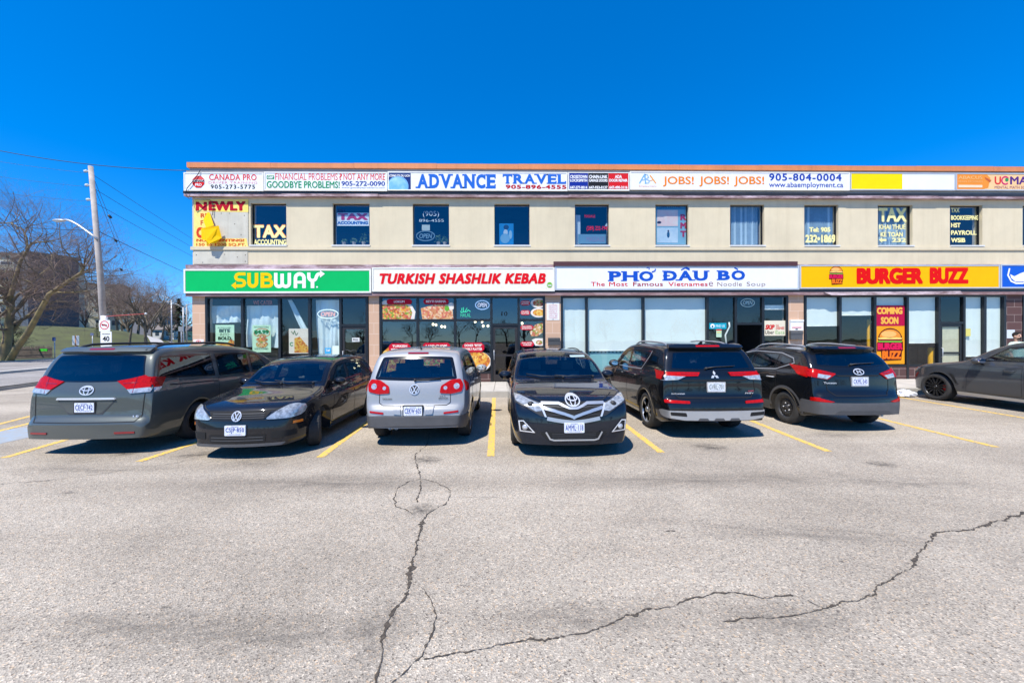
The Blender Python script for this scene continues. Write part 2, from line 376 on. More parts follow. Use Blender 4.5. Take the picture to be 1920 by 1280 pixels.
for i, (a, c) in enumerate(wins):
    f = MB(); fw = .022
    y0, y1 = FY + .10, FY + .18
    f.box(a, c, y0, y1, wz0, wz0 + fw, m_greytrim); f.box(a, c, y0, y1, wz1 - fw, wz1, m_black)
    f.box(a, a + fw, y0, y1, wz0 + fw, wz1 - fw, m_black); f.box(c - fw, c, y0, y1, wz0 + fw, wz1 - fw, m_black)
    wf = f.build('window', bld)
    s = MB(); s.box(a - .03, c + .03, FY - .06, FY + .098, wz0 - .05, wz0 + .006, M('sill_%d' % i, (.62, .62, .60), .6)); s.build('sill', wf)
    p = MB(); p.quad((a + fw, GY, wz0 + fw), (c - fw, GY, wz0 + fw), (c - fw, GY, wz1 - fw), (a + fw, GY, wz1 - fw), g_win)
    Y = GY - .004; Y2 = GY - .007
    if i == 0:
        lay(p, 'TAX', 474, 537, 421, 446, C(230, 120, 40), Y, .07); lay(p, 'TAX', 475, 536, 422, 446, m_yel, Y2, .05)
        lay(p, 'ACCOUNTING', 476, 537, 449, 459, m_yel, Y2, .05)
    if i == 1: lay(p, 'KIM', 633, 647, 392, 398, C(25, 70, 120), Y, .06)
    if i == 2:
        m_led = C(190, 210, 225); random.seed(3)
        for (tx, q0, q1, r0, r1) in (('(905)', 793, 823, 396, 408), ('896-4555', 786, 832, 411, 416)):
            lay(p, tx, q0, q1, r0, r1, m_led, Y, -.012)
    if i == 4:
        lay(p, 'MASSAGE', 1096, 1116, 402, 408, C(190, 40, 80), Y, .0)
        lay(p, '(289) 232-1945', 1100, 1141, 424, 434, C(215, 40, 80), Y, .01)
    if i == 7:
        lay(p, 'Tel: 905', 1517, 1557, 426, 435, m_yel, Y, .06); lay(p, '232•1869', 1510, 1567, 440, 455, m_yel, Y, .06)
    if i == 8:
        lay(p, 'TAX', 1647, 1700, 390, 416, m_yel, Y, .05); lay(p, 'KHAI THUE', 1648, 1698, 421, 430, m_yel, Y, .04)
        lays(p, [(1696, 420), (1698, 417)], 1.3, m_yel, Y); lay(p, 'KE TOAN', 1651, 1693, 435, 444, m_yel, Y, .05)
        for q in (1660, 1681): lays(p, [(q - 1, 434), (q + 2, 431.5)], 1.2, m_yel, Y)
        layp(p, [(1648, 450), (1654, 445), (1654, 448), (1662, 448), (1662, 452), (1654, 452), (1654, 455)], m_yel, Y)
        lay(p, '232', 1672, 1699, 446, 454, m_yel, Y, .05)
    if i == 9:
        for k, (tx, q) in enumerate((('TAX', 1799), ('BOOKKEEPING', 1835), ('HST', 1801), ('PAYROLL', 1831), ('WSIB', 1810))):
            lay(p, tx, 1783, q, 390 + k * 14, 398.5 + k * 14, m_yel, Y, .05)
    p.build('pane', wf)

# ---- canopy trims (two courses of sheet metal) and the flashing
b = MB()
def run(mb, px0, px1, pt, pb, proud, m, back=0.0, seg=None):
    x0, z1 = P(px0, pt, FY - proud); x1 = P(px1, pt, FY - proud)[0]; z0 = P(px0, pb, FY - proud)[1]
    mb.box(x0, x1, FY - proud, FY - .0015 - back, z0, z1, m)
XRp = 31.0
def runx(mb, x0, x1, zt, zb, proud, m): mb.box(x0, x1, FY - proud, FY - .0015, zb, zt, m)
UZ1 = PZ(960, 321.5, FY - .2); UZ0 = PZ(960, 359, FY - .2); TZ0 = PZ(960, 369.5, FY - .16)
b.box(XL - .2, XR, FY - .17, FY - .0015, UZ0 - .10, UZ0 - .003, m_darkframe)  # dark strip: the shadow line under the sign boxes, put in as colour
for k in range(12):
    xa = XL - .18 + k * 3.6; xb = min(xa + 3.595, XR)
    if xa < XR: b.box(xa, xb, FY - .16 - (.012 if k % 3 == 1 else 0), FY - .0015, TZ0, UZ0 - .102, m_trim)
b.build('upper_fascia', bld)
b = MB(); LZ1 = PZ(960, 503.5, FY - .2); LZ0 = PZ(960, 544, FY - .2)
b.box(XL - .14, XR, FY - .16, FY - .0015, LZ1 + .003, LZ1 + .16, m_trim)
b.box(PX(1038, FY - .22, 490), PX(1495, FY - .22, 490), FY - .24, FY - .161, LZ1 + .09, LZ1 + .26, m_brown)
b.box(XL - .18, XR, FY - .15, FY - .0015, LZ0 - .09, LZ0 - .003, m_darkframe)
b.box(XL - .14, XR, FY - .17, FY - .0015, LZ0 - .20, LZ0 - .092, m_trim2)
b.prism([(0, 0), (5.4, .03), (5.5, -.09), (.3, -.12)], (PX(1545, FY - .2), FY - .21, LZ0 - .10), (1, 0, 0), (0, 0, 1), (0, .035, 0), peel('torn_trim', (.2, .12, .115), (.7, .55, .56), .5))
b.build('lower_fascia', bld)
b = MB(); b.box(XL - .12, XR, FY - .12, FY - .0015, UZ0, UZ1, m_greytrim); b.box(XL - .12, XR, FY - .12, FY - .0015, LZ0, LZ1, m_greytrim); b.build('sign_backing', bld)

# ---- piers
zs = SW; ztop = LZ0 - .19
def pier(px0, px1, m, name='pier'):
    x0 = P(px0, 600, FY)[0]; x1 = P(px1, 600, FY)[0]; q = MB(); q.box(x0, x1, FY - .02, FY + .30, zs + .30, ztop + .05, m)
    q.box(x0, x1, FY - .02, FY + .30, zs - .1, zs + .298, m_tile); return q.build(name, bld)
x = P(362, 600, FY)[0]
for a, c, m in ((361.5, 387, m_tan), (692, 713, m_tan), (1022, 1052, m_tan), (1477, 1506, m_tan), (1883, 1915, m_tile)): pier(a, c, m)

# ---- storefronts: frames, panes, doors
SY = FY + .035                                 # glass plane of the storefronts
zsf1 = ztop + .02
def storefront(px0, px1, muls, base_py, transom_py=None, doors=(), gl=g_shop, frame=m_black):
    """one glazed front; doors = indices of bays that hold a door"""
    Y = SY; x = [P(p, 600, Y)[0] for p in [px0] + list(muls) + [px1]]
    zb = PZ((px0 + px1) / 2, base_py, Y); zt = zsf1; zm = PZ((px0 + px1) / 2, transom_py, Y) if transom_py else None
    f = MB(); q = .045
    f.box(x[0], x[-1], Y - .06, Y + .06, zt - .10, zt, frame)
    for i, xx in enumerate(x):
        lo = xx if i == 0 else xx - q; hi = xx if i == len(x) - 1 else xx + q
        if i == 0: hi = xx + 2 * q
        if i == len(x) - 1: lo = xx - 2 * q
        f.box(lo, hi, Y - .065, Y + .065, SW, zt - .10, frame)
    for i in range(len(x) - 1):
        lo = x[i] + (2 * q if i == 0 else q) + .001; hi = x[i + 1] - (2 * q if i == len(x) - 2 else q) - .001
        if i in doors:
            zd = SW + 2.15
            f.box(lo, hi, Y - .06, Y + .06, zd, zd + .09, frame)
        else:
            f.box(lo, hi, Y - .06, Y + .06, zb - .06, zb + .02, frame)
            if zm: f.box(lo, hi, Y - .06, Y + .06, zm - .05, zm + .04, frame)
            if zb - .065 > SW + .05: f.box(lo, hi, Y - .05, Y + .20, SW - .1, zb - .062, m_tile)
    fo = f.build('storefront', bld); out = []
    for i in range(len(x) - 1):
        lo = x[i] + q; hi = x[i + 1] - q; p = MB()
        if i in doors:
            zd = SW + 2.15; p.quad((lo, Y, zd + .05), (hi, Y, zd + .05), (hi, Y, zt - .05), (lo, Y, zt - .05), gl)
        else:
            p.quad((lo, Y, zb - .02), (hi, Y, zb - .02), (hi, Y, zt - .05), (lo, Y, zt - .05), gl)
        out.append((p, lo, hi)); 
    return fo, out, zb
def door(x0, x1, parent, gl, frame=m_darkframe, ang=0, paper=None):
    d = thing('door', None, None, (x0, SY, SW)); d.parent = parent; d.rotation_euler = (0, 0, ang)
    wd = x1 - x0; h = 2.14; q = .10; f = MB()
    f.box(0.005, q, -.03, .03, .02, h, frame); f.box(wd - q, wd - .005, -.03, .03, .02, h, frame); f.box(q, wd - q, -.03, .03, h - q, h, frame); f.box(q, wd - q, -.03, .03, .02, .28, frame)
    f.box(q, wd - q, -.025, .025, .98, 1.05, frame)
    f.build('leaf_frame', d)
    p = MB(); p.quad((q, 0, .28), (wd - q, 0, .28), (wd - q, 0, h - q), (q, 0, h - q), gl)
    if paper: p.quad((q, .012, .28), (wd - q, .012, .28), (wd - q, .012, h - q), (q, .012, h - q), paper)
    p.build('pane', d)
    hd = MB(); hd.tube([(q * .5, -.03, .85), (q * .5, -.09, .87), (q * .5, -.09, 1.2), (q * .5, -.03, 1.22)], .012, m_alu, 6); hd.build('handle', d)
    return d
def close(panes):
    for p, a, c in panes: p.build('pane', panes_parent[0])
panes_parent = [None]
# sandwich shop
fo, pn, zbS = storefront(387, 691, [456, 525.5, 581.5, 639.5], 697, None, (4,)); panes_parent[0] = fo
p0 = pn[1][0]; lay(p0, 'WE CATER', 475, 511, 563.5, 571.5, C(200, 150, 150), SY - .004, .0)
close(pn); door(pn[4][1], pn[4][2], fo, g_dark)
# kebab shop
fo, pn, zbK = storefront(712, 1022, [783.5, 853.5, 921.5, 972.5], 697, 600, (3,), g_dark); panes_parent[0] = fo
lay(pn[3][0], '10', 940, 951.5, 584, 592, C(20, 22, 28), SY - .004, .02)
close(pn); door(pn[3][1], pn[3][2], fo, glass('door_dark_glass', (.30, .33, .36), 1.0, .03), m_darkframe)
# noodle shop
fo, pn, zbP = storefront(1051, 1476, [1099.5, 1205.5, 1325.5, 1378, 1429], 697, None, (4,)); panes_parent[0] = fo
close(pn); door(pn[4][1], pn[4][2], fo, g_dark, m_darkframe, R(62))
# burger shop
fo, pn, zbB = storefront(1506, 1883, [1573.5, 1638.5, 1699, 1758.5, 1805, 1844], 684, None, (4,)); panes_parent[0] = fo
m_paper = M('kraft_paper', (.62, .56, .40), .9, var=.12, vscale=5, bump=.3, bscale=8)
close(pn); door(pn[4][1], pn[4][2], fo, g_shop, m_black, 0, m_paper)
# the shop beyond the dark tiled pier
fo, pn, zz = storefront(1914, 2500, [1990, 2080, 2200, 2350], 684, None, ()); panes_parent[0] = fo; close(pn)

# ================================================================== ground, walk, road, markings
def asphalt(name, c0, c1, c2, light=1.0):
    m = bpy.data.materials.new(name); m.use_nodes = True; n = m.node_tree.nodes; l = m.node_tree.links; bs = n['Principled BSDF']
    bs.inputs['Roughness'].default_value = .88; bs.inputs['Specular IOR Level'].default_value = .3
    tc = n.new('ShaderNodeTexCoord')
    v = n.new('ShaderNodeTexVoronoi'); v.inputs['Scale'].default_value = 105; v.inputs['Randomness'].default_value = 1; l.new(tc.outputs['Object'], v.inputs['Vector'])
    hs = n.new('ShaderNodeSeparateColor'); l.new(v.outputs['Color'], hs.inputs[0])
    r = n.new('ShaderNodeValToRGB'); e = r.color_ramp.elements; e[0].position = 0; e[0].color = tuple(c0) + (1,); e[1].position = .12; e[1].color = tuple(c1) + (1,)
    for pos, c in ((.45, tuple(x * 1.10 for x in c1)), (.70, tuple((a + d) / 2 for a, d in zip(c1, c2))), (.86, tuple(c2)), (.93, (c2[0] * 1.02, c2[1] * .86, c2[2] * .70)), (1.0, tuple(x * 1.3 for x in c2))):
        q = e.new(pos); q.color = tuple(c) + (1,)
    r.color_ramp.interpolation = 'LINEAR'; l.new(hs.outputs[0], r.inputs[0])
    v3 = n.new('ShaderNodeTexVoronoi'); v3.inputs['Scale'].default_value = 55; l.new(tc.outputs['Object'], v3.inputs['Vector'])
    s3 = n.new('ShaderNodeSeparateColor'); l.new(v3.outputs['Color'], s3.inputs[0])
    r3 = n.new('ShaderNodeValToRGB'); r3.color_ramp.elements[0].position = 0; r3.color_ramp.elements[0].color = (.86, .85, .84, 1); r3.color_ramp.elements[1].position = 1; r3.color_ramp.elements[1].color = (1.10, 1.09, 1.07, 1)
    l.new(s3.outputs[1], r3.inputs[0])
    big = n.new('ShaderNodeTexNoise'); big.inputs['Scale'].default_value = .33; big.inputs['Detail'].default_value = 8; big.inputs['Roughness'].default_value = .62; big.inputs['Distortion'].default_value = .6; l.new(tc.outputs['Object'], big.inputs['Vector'])
    rb = n.new('ShaderNodeValToRGB'); rb.color_ramp.elements[0].position = .3; rb.color_ramp.elements[0].color = (.70 * light, .68 * light, .66 * light, 1); rb.color_ramp.elements[1].position = .62; rb.color_ramp.elements[1].color = (1.06 * light, 1.04 * light, 1.02 * light, 1)
    l.new(big.outputs[0], rb.inputs[0])
    # worn wheel-path streaks that run along the aisle
    mp = n.new('ShaderNodeMapping'); mp.inputs['Scale'].default_value = (.06, .9, 1); l.new(tc.outputs['Object'], mp.inputs[0])
    st = n.new('ShaderNodeTexNoise'); st.inputs['Scale'].default_value = 1.0; st.inputs['Detail'].default_value = 5; l.new(mp.outputs[0], st.inputs['Vector'])
    rs = n.new('ShaderNodeValToRGB'); rs.color_ramp.elements[0].position = .32; rs.color_ramp.elements[0].color = (.80, .79, .78, 1); rs.color_ramp.elements[1].position = .58; rs.color_ramp.elements[1].color = (1.03, 1.03, 1.03, 1); l.new(st.outputs[0], rs.inputs[0])
    prev = r.outputs[0]
    for o in (r3.outputs[0], rb.outputs[0], rs.outputs[0]):
        mx = n.new('ShaderNodeMix'); mx.data_type = 'RGBA'; mx.blend_type = 'MULTIPLY'; mx.inputs[0].default_value = 1
        l.new(prev, mx.inputs[6]); l.new(o, mx.inputs[7]); prev = mx.outputs[2]
    l.new(prev, bs.inputs['Base Color'])
    bp = n.new('ShaderNodeBump'); bp.inputs['Strength'].default_value = .55; bp.inputs['Distance'].default_value = .012; l.new(v.outputs['Distance'], bp.inputs['Height']); l.new(bp.outputs[0], bs.inputs['Normal'])
    return m
m_asph = asphalt('parking_asphalt', (.15, .132, .112), (.348, .315, .265), (.52, .472, .40))
m_road = asphalt('road_asphalt', (.14, .135, .13), (.28, .27, .26), (.40, .385, .37))
m_grass = M('lawn_grass', (.075, .085, .024), .95, var=.45, vscale=.35, var2=(.06, .06, .025), bump=.6, bscale=12)
b = MB(); b.quad((-900, -300, -.03), (900, -300, -.03), (900, 1500, -.03), (-900, 1500, -.03), m_grass); tag(b.build('ground'), kind='structure')
# the street runs away from the camera on the left: nl = distance to the left of the eye, measured across it
D = Vector((-.349, .937, 0)); N = Vector((-.937, -.349, 0))
def ST(p, t, z=0): q = N * p + D * t; return (q.x, q.y, z)
def strip(p0, p1, t0, t1, z, m, name, kind='structure'):
    q = MB(); n = 24; vs = []; fs = []
    for i in range(n + 1):
        t = t0 + (t1 - t0) * i / n; vs += [ST(p1, t, z), ST(p0, t, z)]
    for i in range(n): fs.append((2 * i, 2 * i + 1, 2 * i + 3, 2 * i + 2))
    q.add(vs, fs, m); return tag(q.build(name), kind=kind)
b = MB(); b.add([(-140, -160, 0), (140, -160, 0), (140, FY - 2.65, 0), (-140, FY - 2.65, 0)], [(0, 1, 2, 3)], m_asph)
b.add([(-40, FY - 2.65, 0), (XL - 1.6, FY - 2.65, 0), (XL - 1.6, 60, 0), (-40, 60, 0)], [(0, 1, 2, 3)], m_asph); tag(b.build('parking_lot'), kind='structure')
strip(13.0, 30, -40, 150, .012, m_road, 'road')
m_kerb = M('kerb_concrete', (.42, .40, .36), .9, var=.2, vscale=2)
def kerb(p, t0, t1, name, wd=.18, h=.13):
    q = MB(); n = 20
    for i in range(n):
        a = t0 + (t1 - t0) * i / n; c = t0 + (t1 - t0) * (i + 1) / n - .01
        v = [ST(p, a), ST(p + wd, a), ST(p + wd, c), ST(p, c)]
        q.add([(x, y, 0) for x, y, z in v] + [(x, y, h) for x, y, z in v], [(4, 5, 6, 7), (4, 7, 6, 5), (0, 1, 5, 4), (1, 2, 6, 5), (2, 3, 7, 6), (3, 0, 4, 7)], m_kerb)
    return tag(q.build(name), kind='structure')
kerb(12.6, 0, 60, 'kerb'); kerb(29.7, -40, 150, 'kerb')
strip(19.1, 19.7, -30, 120, .14, m_kerb, 'road_median'); kerb(19.0, -30, 120, 'kerb', .1, .13)
m_wline = M('white_road_paint', (.6, .6, .57), .8, var=.2)
for k in range(9):
    strip(15.9, 16.02, 2 + k * 9, 7 + k * 9, .017, m_wline, 'lane_marking')
# rising lawn beyond the street, with a mound, carrying a path and a farther road
def hill(x, y):
    p = x * N.x + y * N.y
    s = min(1, max(0, (p - 32) / 50)); z = 3.6 * s * s * (3 - 2 * s)
    e = min(1, max(0, (p - 30) / 10))
    z += e * 3.3 * math.exp(-(((x + 76) / 17) ** 2 + ((y - 66) / 14) ** 2)) + e * 1.2 * math.exp(-(((x + 60) / 14) ** 2 + ((y - 75) / 14) ** 2))
    t = min(1, max(0, (y - 60) / 120)); return z + 2.2 * t * t * min(1, max(0, (p - 31) / 12))
q = MB(); vs = []; fs = []; n1, n2 = 60, 60
for i in range(n1 + 1):
    for j in range(n2 + 1):
        p = 30.0 + 200 * (i / n1) ** 1.8; t = -40 + 300 * j / n2; x, y, _ = ST(p, t); vs.append((x, y, hill(x, y) + (.1 if i else .0)))
for i in range(n1):
    for j in range(n2): a = i * (n2 + 1) + j; fs.append((a, a + 1, a + n2 + 2, a + n2 + 1))
q.add(vs, fs, m_grass, True); tag(q.build('hill'), kind='structure')
def ribbon(pts, wd, m, name, lift=.06, n=40):
    q = MB(); pts = [Vector((a, c, 0)) for a, c in pts]; vs = []; fs = []; out = []
    for i in range(n + 1):
        u = i / n * (len(pts) - 1); k = min(int(u), len(pts) - 2); f = u - k
        p0, p1, p2, p3 = pts[max(k - 1, 0)], pts[k], pts[k + 1], pts[min(k + 2, len(pts) - 1)]
        out.append(.5 * ((2 * p1) + (p2 - p0) * f + (2 * p0 - 5 * p1 + 4 * p2 - p3) * f * f + (3 * p1 - p0 - 3 * p2 + p3) * f ** 3))
    for i, p in enumerate(out):
        t = (out[min(i + 1, n)] - out[max(i - 1, 0)]).normalized(); s = Vector((-t.y, t.x, 0)) * wd / 2
        for sgn in (1, 0, -1): a = p + s * sgn; vs.append((a.x, a.y, hill(a.x, a.y) + .1 + lift))
    for i in range(n):
        for k in range(2): fs.append((3 * i + k, 3 * i + k + 1, 3 * i + k + 4, 3 * i + k + 3))
    q.add(vs, fs, m, True); return tag(q.build(name), kind='structure')
m_path = M('path_concrete', (.50, .47, .43), .9, var=.12, vscale=1)
ribbon([ST(33.5, t)[:2] for t in (-30, 0, 30, 50)] , 1.8, m_path, 'footpath', .05)
# walk in front of the shops
b = MB(); y0 = FY - 2.65; seg = 1.6; xx = XL - 1.4; m_walkj = m_conc
while xx < 34:
    b.box(xx, xx + seg - .012, y0 + .16, FY + .35, -.05, SW + random.uniform(-.003, .003), m_conc); xx += seg
tag(b.build('pavement'), kind='structure')
b = MB(); xx = XL - 1.4
while xx < 34:
    b.box(xx, xx + 2.99, y0, y0 + .157, -.05, SW - .008 + random.uniform(-.006, .006), m_kerb); xx += 3
tag(b.build('kerb'), kind='structure')
# stall lines: worn yellow paint
m_yline = M('yellow_line_paint', (.74, .46, .06), .8); n = m_yline.node_tree.nodes; l = m_yline.node_tree.links
tc = n.new('ShaderNodeTexCoord'); t = n.new('ShaderNodeTexNoise'); t.inputs['Scale'].default_value = 28; t.inputs['Detail'].default_value = 8; l.new(tc.outputs['Object'], t.inputs['Vector'])
r = n.new('ShaderNodeValToRGB'); r.color_ramp.elements[0].position = .40; r.color_ramp.elements[0].color = (.34, .29, .21, 1); r.color_ramp.elements[1].position = .52; r.color_ramp.elements[1].color = (.76, .47, .06, 1)
l.new(t.outputs[0], r.inputs[0]); l.new(r.outputs[0], n['Principled BSDF'].inputs['Base Color'])
def line(px0, py0, px1, py1, wd=.115):
    a = G(px0, py0); c = G(px1, py1); d = (c - a).normalized(); c = a + d * ((FY - 2.75 - a.y) / d.y if abs(d.y) > .5 else (c - a).length)
    s = Vector((-d.y, d.x, 0)) * wd / 2; q = MB(); vs = []; fs = []; n = 30
    for i in range(n + 1):
        p = a + (c - a) * i / n; e1 = random.uniform(-.006, .006)
        vs += [tuple(p + s * (1 + e1 * 8) + Vector((0, 0, .004))), tuple(p - s * (1 - e1 * 6) + Vector((0, 0, .004)))]
    for i in range(n): fs.append((2 * i, 2 * i + 1, 2 * i + 3, 2 * i + 2))
    q.add(vs, [tuple(reversed(f)) for f in fs], m_yline); return tag(q.build('parking_line'), kind='structure')
for L in ((8, 858, 118, 826), (260, 865, 380, 826), (600, 857, 695, 787), (920, 855, 926, 750), (1240, 848, 1170, 795), (1553, 846, 1400, 785), (1868, 838, 1650, 785), (1960, 790, 1690, 745), (-60, 810, 45, 783), (-120, 838, 45, 796)): line(*L)
# faded blue accessible-bay paint behind the van
m_blue = M('faded_blue_paint', (.22, .29, .36), .85, var=.35, vscale=7, var2=(.31, .29, .265))
b = MB(); vs = [tuple(G(*p, .003)) for p in ((-30, 838), (70, 816), (52, 800), (-60, 815))]; b.add(vs, [(0, 1, 2, 3)], m_blue); tag(b.build('painted_patch'), kind='structure')
# cracks in the asphalt: lines of dirt with a ragged width
m_crack = M('crack_dirt', (.075, .060, .045), .95, var=.7, vscale=45)
m_crack2 = M('crack_hair', (.13, .115, .10), .95, var=.5, vscale=30)
def crack(pts, w0, w1, m=m_crack, seed=1):
    rg = random.Random(seed); ps = [G(a, c) for a, c in pts]; out = []
    for i in range(len(ps) - 1):
        L = (ps[i + 1] - ps[i]).length; n = max(2, int(L / .016)); d = (ps[i + 1] - ps[i]).normalized(); s = Vector((-d.y, d.x, 0)); off = 0
        for k in range(n):
            off = off * .80 + rg.gauss(0, .0062); e = min(1, k / 6, (n - k) / 6); out.append(ps[i].lerp(ps[i + 1], k / n) + s * off * e)
    out.append(ps[-1]); vs = []; fs = []; N_ = len(out)
    for i, p in enumerate(out):
        t = (out[min(i + 1, N_ - 1)] - out[max(i - 1, 0)]).normalized(); s = Vector((-t.y, t.x, 0)); u = i / (N_ - 1)
        slow = .7 + .45 * math.sin(i * .21 + seed) * math.sin(i * .057 + seed * 2); wd = (w0 + (w1 - w0) * u) * rg.uniform(.15, 1.5) * .42 * slow
        if rg.random() < .06: wd *= 2.0
        vs += [tuple(p + s * wd + Vector((0, 0, .006))), tuple(p - s * wd * rg.uniform(.6, 1.4) + Vector((0, 0, .006)))]
    for i in range(N_ - 1): fs.append((2 * i + 1, 2 * i, 2 * i + 2, 2 * i + 3))
    q = MB(); q.add(vs, fs, m); return tag(q.build('crack'), kind='structure')
crack([(805, 812), (800, 835), (778, 853), (783, 880), (788, 895), (786, 925), (782, 942)], .012, .022, m_crack, 1)
crack([(800, 963), (790, 990), (781, 1030), (773, 1060), (768, 1088)], .026, .04, m_crack, 2)
crack([(768, 1090), (760, 1120), (735, 1150), (721, 1185), (718, 1220), (712, 1250), (703, 1290)], .03, .022, m_crack, 3)
crack([(770, 1092), (795, 1105), (806, 1122), (819, 1155), (812, 1185), (795, 1220), (792, 1230)], .010, .014, m_crack, 4)
crack([(792, 1230), (765, 1255), (728, 1285)], .014, .014, m_crack, 5)
crack([(795, 1236), (850, 1225), (900, 1218), (960, 1205), (1050, 1195), (1100, 1187), (1150, 1168), (1210, 1142), (1260, 1138), (1295, 1122), (1340, 1111), (1385, 1112), (1430, 1122), (1485, 1116)], .013, .020, m_crack, 6)
crack([(1355, 1166), (1420, 1158), (1480, 1156), (1520, 1148), (1560, 1136), (1620, 1122), (1665, 1090), (1710, 1065), (1735, 1025), (1755, 998), (1800, 996), (1850, 985), (1890, 972), (1930, 958)], .012, .03, m_crack, 7)
crack([(790, 897), (765, 903), (745, 915), (738, 935), (742, 950), (760, 955), (775, 965)], .014, .014, m_crack, 8)
crack([(790, 898), (820, 905), (840, 915), (844, 930), (836, 945), (810, 958), (800, 965)], .014, .014, m_crack, 9)
crack([(845, 933), (900, 932), (965, 935)], .008, .004, m_crack2, 10)
crack([(-20, 909), (100, 900), (250, 880), (330, 868), (400, 852)], .012, .008, m_crack2, 11)
crack([(1690, 783), (1760, 778), (1860, 790), (1940, 805)], .012, .008, m_crack2, 12)
crack([(1485, 1116), (1510, 1124), (1538, 1138)], .012, .006, m_crack, 14)
crack([(1245, 997), (1256, 995), (1266, 996)], .012, .010, m_crack, 13)
m_patchd = M('oil_stain', (.235, .222, .205), .8, var=.3, vscale=14)
# soft stains: oil, tyre grime and damp marks, each a thin sheet that fades out at its ragged edge
def soft(name, col, amt, sc):
    m = bpy.data.materials.new(name); m.use_nodes = True; n = m.node_tree.nodes; l = m.node_tree.links; b = n['Principled BSDF']; b.inputs['Base Color'].default_value = tuple(col) + (1,); b.inputs['Roughness'].default_value = .85
    tc = n.new('ShaderNodeTexCoord'); ln = n.new('ShaderNodeVectorMath'); ln.operation = 'LENGTH'; l.new(tc.outputs['Object'], ln.inputs[0])
    t = n.new('ShaderNodeTexNoise'); t.inputs['Scale'].default_value = sc; t.inputs['Detail'].default_value = 9; t.inputs['Roughness'].default_value = .7; l.new(tc.outputs['Object'], t.inputs['Vector'])
    a = n.new('ShaderNodeMapRange'); a.inputs[1].default_value = 1.0; a.inputs[2].default_value = .15; a.inputs[3].default_value = 0; a.inputs[4].default_value = 1; l.new(ln.outputs['Value'], a.inputs[0])
    r = n.new('ShaderNodeMapRange'); r.inputs[1].default_value = .38; r.inputs[2].default_value = .68; r.inputs[3].default_value = 0; r.inputs[4].default_value = amt; l.new(t.outputs[0], r.inputs[0])
    mu = n.new('ShaderNodeMath'); mu.operation = 'MULTIPLY'; mu.use_clamp = True; l.new(a.outputs[0], mu.inputs[0]); l.new(r.outputs[0], mu.inputs[1]); l.new(mu.outputs[0], b.inputs['Alpha']); return m
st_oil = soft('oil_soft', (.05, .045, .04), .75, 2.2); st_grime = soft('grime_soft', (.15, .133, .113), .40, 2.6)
def stain(px, py, rx, ry, m, ang=0):
    p = G(px, py); b = MB(); b.add([(-1, -1, 0), (1, -1, 0), (1, 1, 0), (-1, 1, 0)], [(0, 1, 2, 3)], m); o = b.build('asphalt_stain', None, (p.x, p.y, .0045 + random.uniform(0, .001))); o.scale = (rx, ry, 1); o.rotation_euler = (0, 0, ang); return tag(o, kind='structure')
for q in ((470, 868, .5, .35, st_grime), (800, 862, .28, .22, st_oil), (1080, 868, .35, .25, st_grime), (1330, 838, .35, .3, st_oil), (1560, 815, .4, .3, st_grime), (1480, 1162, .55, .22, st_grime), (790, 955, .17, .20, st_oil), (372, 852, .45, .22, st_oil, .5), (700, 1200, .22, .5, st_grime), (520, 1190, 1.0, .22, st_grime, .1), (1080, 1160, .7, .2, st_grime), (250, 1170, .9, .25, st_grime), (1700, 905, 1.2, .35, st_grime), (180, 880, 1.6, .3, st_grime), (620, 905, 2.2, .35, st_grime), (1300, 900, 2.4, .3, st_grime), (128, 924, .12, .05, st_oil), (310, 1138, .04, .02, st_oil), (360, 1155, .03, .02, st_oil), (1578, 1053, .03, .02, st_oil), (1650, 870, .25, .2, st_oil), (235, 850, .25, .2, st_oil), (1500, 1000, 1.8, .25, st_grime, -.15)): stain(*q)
def drip(m, amt=.3):
    """weathering of the render: faint runs down the wall and uneven bleaching"""
    n = m.node_tree.nodes; l = m.node_tree.links; b = n['Principled BSDF']; src = b.inputs['Base Color'].links[0].from_socket; tc = n.new('ShaderNodeTexCoord'); mp = n.new('ShaderNodeMapping'); mp.inputs['Scale'].default_value = (2.6, 2.6, .16); l.new(tc.outputs['Object'], mp.inputs[0])
    t = n.new('ShaderNodeTexNoise'); t.inputs['Scale'].default_value = 1.6; t.inputs['Detail'].default_value = 10; t.inputs['Roughness'].default_value = .72; l.new(mp.outputs[0], t.inputs['Vector']); r = n.new('ShaderNodeValToRGB'); e = r.color_ramp.elements; e[0].position = .30; e[0].color = (.72, .68, .62, 1); e[1].position = .52; e[1].color = (1, 1, 1, 1); l.new(t.outputs[0], r.inputs[0])
    mx = n.new('ShaderNodeMix'); mx.data_type = 'RGBA'; mx.blend_type = 'MULTIPLY'; mx.inputs[0].default_value = amt; l.new(src, mx.inputs[6]); l.new(r.outputs[0], mx.inputs[7]); l.new(mx.outputs[2], b.inputs['Base Color'])
drip(m_stucco, .26); drip(m_orange, .5); drip(m_ply, .5); drip(m_white, .14); drip(m_cream, .14)
